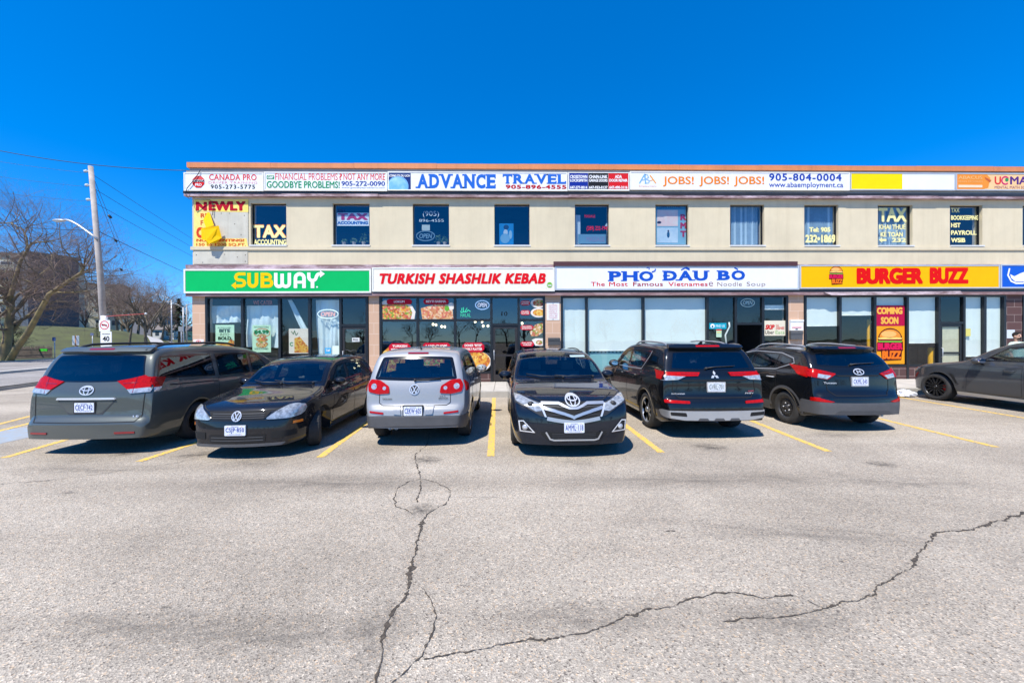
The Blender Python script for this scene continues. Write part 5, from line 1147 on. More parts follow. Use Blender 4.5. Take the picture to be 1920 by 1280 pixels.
        bm.verts.index_update(); v = [(q.co.x, q.co.y) for q in bm.verts]; f = [tuple(q.index for q in g.verts) for g in bm.faces]; bm.free(); return v, f
    def patch(s, name, poly, view, mat, off=.006, thick=.012, parent=None, step=.05, mb=None, build=True, label=None):
        mb = mb or MB(); step = .028 if (view in ('front', 'rear') and thick) else step; v, f = s.cut(poly, step); s.project(v, f, view, off + (.006 if thick >= .02 else .003), mb, mat, thick, None, .62 if s.half(s.L * .5, max(p[1] for p in poly)) > 0 and max(p[1] for p in poly) < 1.3 else None)
        if build:
            o = mb.build(name, parent or s.root)
            if label: o['label'] = label
            return o
        return mb
    def decal(s, g, view, mat, off=.008, mb=None): s.project(g[0], g[1], view, off, mb, mat); return mb
    def window(s, name, poly, view, gl, border=.035, corner=.04, parent=None):
        poly = rpoly(poly, corner) if corner else poly; inn = inset(poly, border); n = len(inn); mb = MB()
        v, f = s.cut(poly, .07, [(inn[i], inn[(i + 1) % n]) for i in range(n)])
        def mf(fc, vv): c = (sum(vv[i][0] for i in fc) / len(fc), sum(vv[i][1] for i in fc) / len(fc)); return gl if inpoly(c, inn) else k_frit
        s.project(v, f, view, .004, mb, k_frit, 0, mf); o = mb.build(name, parent or s.root); s.holes.append((poly, view)); return o
    def finish(s):
        """open the skin behind the glass, then link the body"""
        bm = s.bm; kill = []
        for f in bm.faces:
            nn = f.normal
            for poly, view in s.holes:
                if view in ('left', 'right'):
                    if nn.y * (1 if view == 'left' else -1) < .4: continue
                    if all(inpoly((s.L / 2 - v.co.x, v.co.z), poly) for v in f.verts): kill.append(f); break
                else:
                    if nn.x * (1 if view == 'front' else -1) < .12: continue
                    if all(inpoly((v.co.y, v.co.z), poly) for v in f.verts): kill.append(f); break
        bmesh.ops.delete(bm, geom=kill, context='FACES'); me = bpy.data.meshes.new('body'); 
        for f in bm.faces:
            f.smooth = True; f.material_index = 1 if f.normal.z < -.55 else 0
        bm.to_mesh(me); bm.free(); me.materials.append(s.mat); me.materials.append(k_under); o = bpy.data.objects.new('body', me); COL.objects.link(o); o.parent = s.root
    # ---------------------------------------------------------------- standard parts
    def u_at(s, z, rear=False):
        uu = np.linspace(0, s.L, 3000); zz = s.ft(uu); k = np.where(zz >= z)[0]; return float(uu[k[-1] if rear else k[0]])
    def screen(s, z0, z1, rear=False, pillar=.06, gl=None, name=None, bowl=0.02, border=.03):
        pts = []; n = 6
        for i in range(n + 1):
            z = z0 + (z1 - z0) * i / n; u = s.u_at(z + s.crown * .6, rear); pts.append((s.half(u, z) - pillar - .02 * i / n, z))
        poly = [(y, z) for y, z in pts] + [(-y, z) for y, z in reversed(pts)]
        m = len(pts); lo = [(pts[0][0] * (1 - 2 * k / 6), z0 - bowl * (1 - (1 - 2 * k / 6) ** 2)) for k in range(5, 0, -1)]; hi = [(pts[-1][0] * (1 - 2 * k / 6), z1 + bowl * (1 - (1 - 2 * k / 6) ** 2)) for k in range(1, 6)]
        poly = pts + hi + [(-y, z) for y, z in reversed(pts)] + lo
        return s.window(name or ('rear_window' if rear else 'windscreen'), poly, 'rear' if rear else 'front', gl or k_wind, border, 0.05)
    def sides(s, polys, gls, border=.03):
        for view in ('left', 'right'):
            for p, g in zip(polys, gls): s.window('side_window', p, view, g, border, .03)
    def doors(s, polys, handles, sides=('left', 'right'), hm=None):
        for view in sides:
            sg = 1 if view == 'left' else -1
            for p, h in zip(polys, handles):
                q = rpoly(p, .05); mb = MB(); v, f = s.cut(inset(q, -.007), .09); s.project(v, f, view, .0015, mb, k_gap); v, f = s.cut(q, .09); s.project(v, f, view, .003, mb, s.mat); d = mb.build('door', s.root)
                hp, nn = s.ray(h[0], h[1], view); mb = MB()
                mb.tube([(hp.x + .10, hp.y + sg * .0, hp.z), (hp.x + .085, hp.y + sg * .035, hp.z), (hp.x - .085, hp.y + sg * .035, hp.z), (hp.x - .10, hp.y, hp.z)], .013, hm or s.mat, 6); mb.build('door_handle', d)
    def wheels(s, rim, steer=0, w=.215, rr=.66, caliper=None):
        for (u, sx) in ((s.ax[0], 1), (s.ax[1], 0)):
            for sg in (1, -1):
                c = Vector((s.L / 2 - u, sg * (s.W / 2 - .03), s.R)); t = thing('wheel', None, None, c); t.parent = s.root
                if sx and steer: t.rotation_euler = (0, 0, steer)
                a = (0, -sg, 0); r0 = s.R * rr; Rr = s.R; b = MB()
                b.lathe([(r0, .0), (r0 + .02, -.006), (Rr - .05, -.008), (Rr - .012, .015), (Rr, .035), (Rr, w - .035), (Rr - .012, w - .015), (Rr - .05, w), (r0, w)], (0, 0, 0), a, k_tyre, 40)
                for k in range(44):                     # tread blocks
                    an = 2 * math.pi * k / 44; e = Vector((math.cos(an), 0, math.sin(an))); tt = Vector((-math.sin(an), 0, math.cos(an)))
                    for y0, y1 in ((.03, .08), (.09, .13), (w - .08, w - .03)):
                        q = [e * (Rr + .003) + tt * .015 * p for p in (-1, 1)]; b.add([q[0] + Vector(a) * y0, q[1] + Vector(a) * y0, q[1] + Vector(a) * y1, q[0] + Vector(a) * y1], [(0, 1, 2, 3)], k_tyre)
                b.build('tyre', t); b = MB(); rim(b, r0, Vector(a)); b.build('rim', t)
                b = MB(); b.lathe([(.0, .10), (r0 * .8, .10), (r0 * .8, .12), (0, .12)], (0, 0, 0), a, k_disc, 24); 
                if caliper: b.prism(arc(0, 0, r0 * .9, r0 * .9, 150, 210, 8) + arc(0, 0, r0 * .55, r0 * .55, 210, 150, 8), Vector(a) * .06, (1, 0, 0), (0, 0, 1), Vector(a) * .05, caliper)
                b.build('brake', t)
    def mirrors(s, u, z, size=(.09, .12, .075), cap=None, out=.07):
        for sg in (1, -1):
            y = s.half(u, z) - .02; x = s.L / 2 - u; b = MB(); b.ell((x, sg * (y + out + size[1] * .7), z + .03), size, cap or s.mat, 16, 10)
            b.tube([(x + .03, sg * (y - .01), z - .02), (x + .01, sg * (y + out), z + .0)], .025, k_plast, 8); m = b.build('mirror', s.root)
            b = MB(); c = Vector((x - size[0] * .74, sg * (y + out + size[1] * .7), z + .03)); b.prism(arc(0, 0, size[1] * .62, size[2] * .62, 0, 345, 15), c, (0, 1, 0), (0, 0, 1), (-.03, 0, 0), k_mirr); b.build('mirror_glass', m)
    def rails(s, u0, u1, yk, mat, r=.018, h=.045, flat_=False):
        for sg in (1, -1):
            pts = []; n = 14
            for i in range(n + 1):
                u = u0 + (u1 - u0) * i / n; hp, nn = s.ray(u, sg * yk * (1 - .05 * i / n), 'top'); e = min(1, i / 1.6, (n - i) / 1.6); pts.append(hp + Vector((0, 0, h * e - .005)))
            b = MB(); b.tube(pts, r, mat, 8); b.build('roof_rail', s.root)
    def interior(s, rh=1.0, ust=None, z0=.5, rear_u=None, dash_u=None, wheel_left=True):
        fu = s.ax[0] + 1.18 if ust is None else ust; hh = s.H
        def seat(u, y, top, wd=.25, nm='seat'):
            x = s.L / 2 - u; b = MB(); pr = lambda p, d, w_: b.prism(rpoly(p, .05, 3), (x, y - w_, 0), (1, 0, 0), (0, 0, 1), (0, 2 * w_, 0), k_seat, False)
            pr([(.30, z0), (.30, z0 + .16), (-.15, z0 + .12), (-.15, z0)], 0, wd); pr([(-.08, z0 + .1), (-.22, top - .22), (-.32, top - .22), (-.22, z0 + .1)], 0, wd)
            pr([(-.22, top - .19), (-.24, top), (-.33, top), (-.32, top - .19)], 0, wd * .52); b.build(nm, s.root)
        for y in (.36, -.36): seat(fu, y, hh * .83)
        ru = rear_u or fu + .85
        for y in (.42, -.42): seat(ru, y, hh * .81, .27)
        du = dash_u or fu - .62; x = s.L / 2 - du; zd = s.belt[0] - .02; w_ = s.half(du, .8) - .08; b = MB()
        b.prism(rpoly([(.32, zd - .05), (-.10, zd + .02), (-.22, zd - .06), (-.18, zd - .35), (.3, zd - .35)], .05), (x, -w_, 0), (1, 0, 0), (0, 0, 1), (0, 2 * w_, 0), k_seat); b.build('dashboard', s.root)
        c = Vector((x - .34, .36, zd - .03)); t = Vector((.35, 0, .94)).normalized(); rr = Vector((0, 1, 0)); up = t.cross(rr); b = MB()
        ax = Vector((.9, 0, -.42)).normalized(); up = ax.cross(rr).normalized(); b.tube([c + (rr * math.cos(a) + up * math.sin(a)) * .185 for a in [i * 2 * math.pi / 24 for i in range(25)]], .016, k_plast, 8, False); b.tube([c, c + ax * .2], .04, k_plast, 8); b.tube([c + rr * .18, c - rr * .18], .02, k_plast, 6); b.build('steering_wheel', s.root)
        hp, nn = s.ray(0, s.H - .16, 'front'); b = MB(); xm = s.L / 2 - s.u_at(s.H - .14) - .10; b.prism(rrect(-.12, .12, -.035, .035, .02), (xm, 0, s.H - .19), (0, 1, 0), (0, 0, 1), (-.03, 0, 0), k_plast); b.build('rear_view_mirror', s.root)
    def plate(s, txt, z, view, holder=None, col=k_plblue, y=0, w=.152, h=.076):
        hp, nn = s.ray(y, z, view); sg = 1 if view == 'front' else -1; x = hp.x + sg * .012; b = MB()
        if holder: b.prism(rrect(-w - .018, w + .018, -h - .018, h + .018, .015), (x + sg * .004, y, z), (0, 1, 0), (0, 0, 1), (-sg * .05, 0, 0), holder)
        b.prism(rrect(-w, w, -h, h, .012), (x + sg * .008, y, z), (0, 1, 0), (0, 0, 1), (-sg * .02, 0, 0), k_plate); m = b
        def put(g, mt, e):
            v, f = g; o = [(x + sg * (e + (p[2] if len(p) > 2 else 0)), y + sg * p[0], z + p[1]) for p in v]; ff = []
            for q in f:
                a, c, d = [Vector(o[i]) for i in q[:3]]; ff.append(q if (c - a).cross(d - a).x * sg > 0 else tuple(reversed(q)))
            b.add(o, ff, mt)
        put(text2d(txt, -w * .88, w * .88, -h * .52, h * .58, .018, 0, 1.12), col, .0095); put(text2d('ONTARIO', -w * .35, w * .35, h * .66, h * .88, 0), col, .0095); put(text2d('YOURS TO DISCOVER', -w * .55, w * .55, -h * .82, -h * .64, 0), col, .0095)
        for q in (-w * .66, w * .66): put(disc2d(q, h * .78, .006, n=8), k_amber if view == 'front' else k_plast, .010); put(disc2d(q, -h * .76, .006, n=8), k_amber if view == 'front' else k_plast, .010)
        b.build('number_plate', s.root)
    def badge(s, name, parts, view, off=.012):
        mb = MB()
        for k, (g, mt) in enumerate(parts): s.decal(g, view, mt, off + .0015 * k, mb)
        return mb.build(name, s.root)
    def words(s, txt, a, b, z0, z1, view, mat=k_chrome, bold=.02):
        """lettering on the tailgate; a is where the word starts as one reads it"""
        v, f = text2d(txt, 0, 1, z0, z1, bold); v = [(a + (b - a) * p[0],) + tuple(p[1:]) for p in v]; mb = MB(); s.decal((v, f), view, mat, .012, mb); return mb.build('lettering', s.root)
    def seam(s, name, pts, view, w=.008, parent=None, mat=None, off=.004):
        mb = MB(); dense = []
        for i in range(len(pts) - 1):
            n = max(1, int((Vector(pts[i + 1]) - Vector(pts[i])).length / .06))
            dense += [tuple(Vector(pts[i]).lerp(Vector(pts[i + 1]), k / n)) for k in range(n)]
        dense.append(pts[-1]); s.decal(stroke2d(dense, w), view, mat or k_gap, off, mb); return mb.build(name, parent or s.root)
    def wiper(s, pts, view='rear'):
        q = []
        for p in pts: h, nn = s.ray(p[0], p[1], view); q.append(h + nn * .03)
        b = MB(); b.tube(q, [.012] + [.009] * (len(q) - 1), k_plast, 6); h, nn = s.ray(pts[0][0], pts[0][1], view); b.tube([h - nn * .01, h + nn * .035], .022, k_plast, 8); b.build('wiper', s.root)
_sidef = pchip([0, .18, .30, .45, .62, .78, .90, .955, 1.0], [.90, .925, .962, .985, 1.0, .995, .985, .976, .955])
def mir(p): return [(-a, b) for a, b in p]

# ---- wheel faces
def rim_spokes(n, wd, mat, back=None, twin=0, hub=.07, dish=.0, r_in=.06, lug=True):
    def f(b, r0, a):
        b.lathe([(r0, .0), (r0 - .015, .006), (r0 - .02, .05), (r0 - .02, .19)], (0, 0, 0), a, mat, 36)
        b.lathe([(0, .09), (r0 - .02, .09)], (0, 0, 0), a, back or k_under, 24)
        ex = Vector((1, 0, 0)); ez = Vector((0, 0, 1)); offs = (-twin, twin) if twin else (0,)
        for k in range(n):
            for tw in offs:
                an = 2 * math.pi * (k + .25) / n; d = ex * math.cos(an) + ez * math.sin(an); t = -ex * math.sin(an) + ez * math.cos(an)
                p0 = d * r_in + t * tw * .35; p1 = d * (r0 - .012) + t * tw; w0, w1 = wd * .75, wd
                q = [p0 - t * w0, p0 + t * w0, p1 + t * w1, p1 - t * w1]; fr = [x + a * (.018 + (dish if i < 2 else 0)) for i, x in enumerate(q)]; bk = [x + a * .07 for x in q]
                b.add(fr + bk, [(0, 1, 2, 3), (3, 2, 1, 0), (0, 4, 5, 1), (1, 5, 6, 2), (2, 6, 7, 3), (3, 7, 4, 0)], mat)
        b.lathe([(0, .004 + dish), (hub * .7, .004 + dish), (hub, .015 + dish), (hub, .07)], (0, 0, 0), a, mat, 20)
    return f
def rim_steel(mat, holes=16, cap=None):
    def f(b, r0, a):
        b.lathe([(r0, .0), (r0 - .012, .004), (r0 - .022, .03), (r0 * .82, .045), (r0 * .76, .03), (r0 * .58, .02), (r0 * .48, .03), (r0 * .30, .05), (r0 * .26, .03), (0, .03)], (0, 0, 0), a, mat, 40)
        ex = Vector((1, 0, 0)); ez = Vector((0, 0, 1))
        for k in range(holes):
            an = 2 * math.pi * k / holes; d = ex * math.cos(an) + ez * math.sin(an); b.lathe([(0, 0), (r0 * .065, 0), (r0 * .065, .01)], d * r0 * .68 + a * .017, a, k_gap, 10, smooth=False)
        for k in range(5):
            an = 2 * math.pi * k / 5; d = ex * math.cos(an) + ez * math.sin(an); b.lathe([(0, -.012), (.012, -.012), (.014, 0), (.014, .02)], d * r0 * .38 + a * .03, a, k_chrome if cap is None else mat, 8)
        b.lathe([(0, .012), (r0 * .22, .014), (r0 * .26, .05)], (0, 0, 0), a, cap or mat, 16)
    return f
def plan_loc(cx, Z):                 # metres across and ahead of the eye -> ground point
    return (cx * math.cos(YAW) + Z * math.sin(YAW), -cx * math.sin(YAW) + Z * math.cos(YAW), 0)
def emb_oval(r, view_sign=1, mat=k_chrome):
    return [(stroke2d(arc(0, 0, r * 1.45, r, 0, 352, 32), r * .16, True), mat)]
# ---------------------------------------------------------------- the grey-green people carrier, seen from behind
gx, gy, _ = plan_loc(-6.86, 5.85 + 2.55)
c = Car('parked_minivan', 'grey green minivan with red tail lamps, parked leftmost beside the black hatchback', 'minivan', (gx, gy, 0), R(90), 5.09, 1.985, 1.75, 3.03, .96,
        [(0, .50), (.02, .70), (.12, .86), (.35, .96), (.95, 1.07), (1.2, 1.12), (2.0, 1.57), (2.4, 1.68), (3.2, 1.75), (4.2, 1.735), (4.62, 1.69), (4.72, 1.62), (4.80, 1.50), (4.93, 1.13), (4.98, .97), (5.01, .60), (5.05, .57), (5.09, .50)],
        (1.0, 1.08), k_green, .335, .395, .20, .775, (.12, .09), (.9, .22, .40, .10), .04, (.25, .27), .10)
c.screen(1.17, 1.58, False, .05); c.screen(1.17, 1.57, True, .10, k_priv, border=.02)
c.sides([[(1.75, 1.10), (2.42, 1.10), (2.42, 1.53), (2.18, 1.50)], [(2.50, 1.10), (3.42, 1.115), (3.42, 1.56), (2.50, 1.54)], [(3.52, 1.12), (4.76, 1.19), (4.62, 1.55), (3.52, 1.56)]], [k_glass, k_priv, k_priv])
c.doors([[(1.52, .34), (2.44, .34), (2.44, 1.06), (1.62, 1.06)], [(2.50, .34), (3.46, .34), (3.52, .75), (3.46, 1.08), (2.50, 1.08)]], [(2.30, .96), (2.62, .97)])
c.seam('slide_track', [(3.50, 1.02), (4.55, 1.06)], 'right', .018); c.seam('slide_track', [(3.50, 1.02), (4.55, 1.06)], 'left', .018)
for sg in (1, -1):
    q = lambda p: [(sg * a, b) for a, b in p]; mb = MB()
    c.patch('x', q([(.42, 1.16), (.62, 1.20), (.80, 1.25), (.93, 1.17), (.94, 1.06), (.60, 1.03)]), 'rear', k_red, .010, .02, mb=mb, build=False)
    c.patch('x', [(4.60, 1.20), (4.84, 1.225), (4.84, 1.05), (4.72, 1.05)], 'left' if sg > 0 else 'right', k_red, .010, .02, mb=mb, build=False)
    c.patch('x', q([(.60, 1.028), (.94, 1.058), (.93, .985), (.66, .965)]), 'rear', k_clear, .010, .02, mb=mb, build=False)
    c.patch('x', [(4.72, 1.048), (4.84, 1.048), (4.86, .985), (4.80, .985)], 'left' if sg > 0 else 'right', k_clear, .010, .02, mb=mb, build=False); tl_ = mb.build('tail_lamp', c.root); mb = MB(); c.decal(stroke2d(q([(.52, 1.12), (.72, 1.135), (.92, 1.13)]), .012), 'rear', k_redd, .020, mb); c.decal(stroke2d(q([(.70, 1.22), (.69, .975)]), .008), 'rear', k_redd, .020, mb); mb.build('lamp_rib', tl_)
    c.patch('reflector', q([(.52, .345), (.80, .345), (.80, .375), (.52, .375)]), 'rear', k_redd, .008)
c.seam('tailgate_gap', [(-.86, .96), (-.84, .62), (-.78, .525), (.78, .525), (.84, .62), (.86, .96)], 'rear', .012)
c.patch('trim_strip', rpoly([(-.46, .875), (.46, .875), (.44, .905), (-.44, .905)], .01), 'rear', k_chrome, .02, .03)
c.patch('plate_recess', rpoly([(-.44, .865), (.44, .865), (.26, .66), (-.26, .66)], .05), 'rear', k_green, .003, .0)
c.seam('recess_edge', [(-.44, .865), (-.26, .65), (.26, .65), (.44, .865)], 'rear', .02, None, k_dplast)
c.plate('CECF·742', .755, 'rear', k_plast); c.badge('emblem', [(stroke2d(arc(0, 1.02, .105, .068, 0, 350, 28), .016, True), k_chrome), (stroke2d(arc(0, 1.02, .038, .066, 0, 345, 20), .013, True), k_chrome), (stroke2d(arc(0, 1.045, .078, .028, 0, 345, 20), .013, True), k_chrome)], 'rear')
c.words('LE', -.72, -.80, .585, .615, 'rear'); c.patch('roof_spoiler', rpoly([(-.74, 1.60), (.74, 1.60), (.72, 1.665), (-.72, 1.665)], .03), 'rear', k_green, .05, .08); c.patch('brake_light', rpoly([(-.2, 1.625), (.2, 1.625), (.2, 1.648), (-.2, 1.648)], .01), 'rear', k_redd, .056, .01)
c.wheels(rim_spokes(5, .045, k_rimb, k_under, .0, .07)); c.mirrors(1.72, 1.10, (.10, .13, .085)); c.rails(2.5, 4.6, .66, k_plast, .022, .06); c.interior(1, 2.5, .55, 3.5, 1.75); c.finish()

# ---------------------------------------------------------------- the deep black hatchback facing the camera
gx, gy, _ = plan_loc(-4.27, 5.62 + 2.1)
c = Car('parked_hatchback', 'black hatchback facing the camera with its front wheel turned, plate CSJP 850', 'hatchback', (gx, gy, 0), R(-90 + 1.5), 4.2, 1.76, 1.48, 2.58, .87,
        [(0, .46), (.02, .58), (.045, .68), (.10, .765), (.20, .81), (.5, .875), (.95, .945), (1.13, .98), (1.75, 1.34), (2.05, 1.445), (2.55, 1.485), (3.25, 1.475), (3.68, 1.43), (3.82, 1.35), (4.04, 1.0), (4.12, .79), (4.15, .72), (4.2, .55)],
        (.88, .96), k_golf, .315, .365, .19, .685, (.20, .08), (.85, .28, .40, .13), .04, (.20, .28), .085, shoulder=.875)
c.screen(1.02, 1.355, False, .05, border=.025); c.screen(1.03, 1.33, True, .10, k_glass)
c.sides([[(1.55, .99), (2.32, .99), (2.36, 1.33), (2.02, 1.30)], [(2.42, .99), (3.24, 1.03), (3.30, 1.31), (2.46, 1.34)]], [k_glass, k_glass])
c.doors([[(1.32, .32), (2.36, .32), (2.38, .955), (1.42, .94)], [(2.42, .32), (3.02, .34), (3.26, .66), (3.30, .97), (2.42, .96)]], [(2.22, .86), (3.12, .89)])
for sg in (1, -1):
    q = lambda p: [(sg * a, b) for a, b in p]; mb = MB()
    c.patch('x', q(rpoly([(.40, .615), (.44, .60), (.70, .605), (.80, .63), (.83, .74), (.76, .80), (.66, .79), (.52, .71)], .03)), 'front', k_hl, .010, .02, mb=mb, build=False)
    c.patch('x', rpoly([(.20, .63), (.40, .66), (.44, .775), (.34, .79), (.20, .745)], .03), 'left' if sg > 0 else 'right', k_hl, .010, .02, mb=mb, build=False)
    h = mb.build('headlamp', c.root); mb = MB()
    for (y, z, r_) in ((.56, .665, .055), (.69, .685, .06)):
        hp, nn = c.ray(sg * y, z, 'front'); mb.lathe([(.0, .0), (r_ * .7, .003), (r_, .012)], hp + nn * .012, -nn, k_chrome, 16)
    mb.build('bulb_reflector', h)
    c.patch('side_marker', [(.20, .51), (.36, .51), (.36, .55), (.20, .55)], 'left' if sg > 0 else 'right', k_amber, .008)
    c.patch('fog_grille', q(rpoly([(.48, .31), (.76, .33), (.76, .42), (.48, .42)], .02)), 'front', k_gap, .004)
    c.patch('tail_lamp', q([(.50, .98), (.76, .98), (.76, .80), (.52, .84)]), 'rear', k_red, .008)
mb = MB(); c.patch('grille', rpoly([(-.38, .605), (.38, .605), (.46, .72), (-.46, .72)], .02), 'front', k_gap, .005, 0, mb=mb, build=False)
for z in (.630, .660, .690): c.decal(stroke2d([(a * .02, z) for a in range(-19, 20)], .012), 'front', k_dplast, .014, mb)
mb.build('grille', c.root)
mb = MB(); c.patch('x', rpoly([(-.40, .27), (.40, .27), (.42, .38), (-.42, .38)], .02), 'front', k_gap, .005, 0, mb=mb, build=False); 
for z in (.30, .345): c.decal(stroke2d([(a * .02, z) for a in range(-19, 20)], .010), 'front', k_gplast, .010, mb)
mb.build('lower_grille', c.root)
c.seam('bumper_gap', [(-.84, .58), (-.5, .59), (0, .595), (.5, .59), (.84, .58)], 'front', .008); c.seam('bonnet_gap', [(-.66, .80), (-.5, .735), (0, .725), (.5, .735), (.66, .80)], 'front', .008)
c.patch('front_lip', rpoly([(-.62, .205), (.62, .205), (.66, .245), (-.66, .245)], .01), 'front', k_gplast, .012, .015)
c.plate('CSJP·850', .455, 'front'); vw = [(disc2d(0, .655, .072, n=24), k_plast), (stroke2d(arc(0, .655, .066, .066, 0, 350, 28), .012, True), k_chrome), (stroke2d([(-.03, .705), (0, .655), (.03, .705)], .013), k_chrome), (stroke2d([(-.052, .675), (-.028, .60), (0, .65), (.028, .60), (.052, .675)], .013), k_chrome)]
c.badge('emblem', vw, 'front', .022)
c.wheels(rim_steel(k_steel, 12, k_hubw), R(26), .205); c.mirrors(1.62, .99, (.085, .12, .07)); c.interior(1, 2.12, .45, 2.95, 1.45); c.wiper([(.55, 1.015), (.10, 1.02), (-.15, 1.05)], 'front'); c.wiper([(.0, 1.012), (-.35, 1.02), (-.52, 1.05)], 'front'); c.finish()

# ---------------------------------------------------------------- the silver crossover from behind
gx, gy, _ = plan_loc(-1.70, 6.20 + 2.21)
c = Car('parked_suv', 'silver compact SUV seen from behind with round red tail lamps and twin exhaust', 'suv', (gx, gy, 0), R(90), 4.43, 1.81, 1.68, 2.6, .92,
        [(0, .5), (.03, .75), (.12, .86), (.4, .97), (1.05, 1.06), (1.2, 1.10), (1.82, 1.53), (2.15, 1.64), (2.7, 1.68), (3.5, 1.655), (3.95, 1.60), (4.02, 1.55), (4.14, 1.36), (4.25, 1.12), (4.30, .95), (4.325, .74), (4.35, .69), (4.40, .66), (4.43, .52)],
        (1.0, 1.08), k_silver, .335, .395, .24, .74, (.12, .12), (.8, .20, .62, .20), .04, (.30, .34), .09)
c.screen(1.15, 1.52, False, .05); c.screen(1.13, 1.50, True, .09, k_wind, border=.05, bowl=.02)
c.sides([[(1.65, 1.10), (2.38, 1.10), (2.40, 1.51), (2.10, 1.48)], [(2.46, 1.10), (3.22, 1.115), (3.26, 1.50), (2.46, 1.51)], [(3.32, 1.13), (3.80, 1.20), (3.74, 1.44), (3.34, 1.49)]], [k_glass, k_glass, k_priv])
c.doors([[(1.40, .36), (2.42, .36), (2.42, 1.05), (1.50, 1.04)], [(2.46, .36), (3.10, .38), (3.34, .74), (3.34, 1.07), (2.46, 1.06)]], [(2.26, .95), (3.18, .97)], hm=k_silver)
for sg in (1, -1):
    q = lambda p: [(sg * a, b) for a, b in p]; mb = MB(); P_ = q(rpoly([(.42, .90), (.62, .885), (.79, .92), (.81, 1.04), (.76, 1.13), (.60, 1.115), (.44, 1.02)], .03)); c.patch('x', P_, 'rear', k_red, .012, .025, mb=mb, build=False)
    c.patch('x', rpoly([(3.92, 1.03), (4.12, 1.11), (4.14, .92), (4.02, .93)], .03), 'left' if sg > 0 else 'right', k_red, .012, .02, mb=mb, build=False)
    h = mb.build('tail_lamp', c.root); mb = MB()
    for (y, z, r_) in ((.70, 1.01, .072), (.515, .985, .045)): c.decal(disc2d(sg * y, z, r_, n=20), 'rear', k_redd, .016, mb); c.decal(disc2d(sg * y, z, r_ * .68, n=20), 'rear', k_clear, .019, mb)
    mb.build('lamp_ring', h)
    c.patch('reflector', q(rpoly([(.50, .565), (.74, .585), (.74, .615), (.50, .595)], .01)), 'rear', k_red, .010)
c.seam('tailgate_gap', [(-.60, .90), (-.60, .74), (-.54, .70), (.54, .70), (.60, .74), (.60, .90)], 'rear', .010)
mb = MB(); c.patch('x', rpoly([(-.86, .30), (.86, .30), (.88, .52), (.5, .545), (-.5, .545), (-.88, .52)], .03), 'rear', k_gplast, .006, .015, mb=mb, build=False)
for v in ('left', 'right'): c.patch('x', rpoly([(3.98, .31), (4.34, .33), (4.34, .53), (3.98, .53)], .02), v, k_gplast, .006, .015, mb=mb, build=False)
mb.build('bumper', c.root)
mb = MB()
for sg in (1, -1): c.patch('x', [(sg * .22, .70), (sg * .34, .69), (sg * .32, .57), (sg * .20, .56)], 'rear', k_silver, .014, .03, mb=mb, build=False)
mb.build('plate_surround', c.root)
c.plate('CEKW·605', .625, 'rear', k_plast); vw = [(disc2d(0, .965, .085, n=24), k_chrome), (disc2d(0, .965, .070, n=24), k_plast), (stroke2d([(-.032, 1.02), (0, .965), (.032, 1.02)], .013), k_chrome), (stroke2d([(-.056, .985), (-.03, .905), (0, .96), (.03, .905), (.056, .985)], .013), k_chrome)]
c.badge('emblem', vw, 'rear', .014); c.words('TIGUAN', .55, .38, .795, .82, 'rear', k_dplast); c.words('2.0 T', -.42, -.52, .835, .86, 'rear', k_dplast); c.words('4MOTION', -.40, -.56, .80, .825, 'rear', k_dplast)
c.patch('brake_light', rpoly([(-.18, 1.555), (.18, 1.555), (.18, 1.58), (-.18, 1.58)], .008), 'rear', k_redd, .008)
c.wiper([(.0, 1.115), (-.2, 1.12), (-.42, 1.135)])
b = MB()
for y in (.30, .40): b.lathe([(.028, -.10), (.032, 0), (.026, .003), (.024, -.08)], (-2.13, y, .33), (-1, 0, 0), k_chrome, 14)
b.build('exhaust', c.root); b = MB(); h, nn = c.ray(3.75, 0, 'top'); b.tube([h, h + Vector((-.05, 0, .03)), h + Vector((-.22, 0, .20))], [.02, .01, .004], k_plast, 6); b.build('antenna', c.root)
c.wheels(rim_spokes(5, .05, k_alloy, k_under, .035, .06), 0, .225); c.mirrors(1.62, 1.10, (.09, .13, .085), k_silver); c.interior(1, 2.25, .52, 3.1, 1.55); c.finish()

# ---------------------------------------------------------------- the blue-black crossover facing the camera
gx, gy, _ = plan_loc(.86, 5.62 + 2.4)
c = Car('parked_crossover', 'glossy black crossover facing the camera with broad chrome grille, plate AMML 118', 'crossover', (gx, gy, 0), R(-90 + .5), 4.8, 1.905, 1.61, 2.775, .95,
        [(0, .44), (.02, .62), (.05, .74), (.12, .83), (.35, .92), (.98, 1.03), (1.18, 1.06), (2.0, 1.47), (2.4, 1.57), (2.9, 1.61), (3.8, 1.575), (4.25, 1.49), (4.62, 1.06), (4.70, .92), (4.76, .7), (4.8, .58)],
        (.97, 1.05), k_blue, .36, .42, .21, .75, (.18, .08), (.75, .16, .40, .12), .045, (.21, .28), .09)
c.screen(1.10, 1.485, False, .045, border=.03); c.screen(1.12, 1.42, True, .10, k_priv)
c.sides([[(1.72, 1.07), (2.48, 1.07), (2.50, 1.45), (2.16, 1.41)], [(2.56, 1.07), (3.40, 1.09), (3.42, 1.43), (2.56, 1.45)], [(3.50, 1.11), (4.0, 1.17), (3.88, 1.36), (3.52, 1.42)]], [k_glass, k_priv, k_priv])
c.doors([[(1.50, .34), (2.50, .34), (2.52, 1.03), (1.58, 1.02)], [(2.56, .34), (3.20, .36), (3.46, .72), (3.46, 1.05), (2.56, 1.04)]], [(2.34, .93), (3.28, .96)])
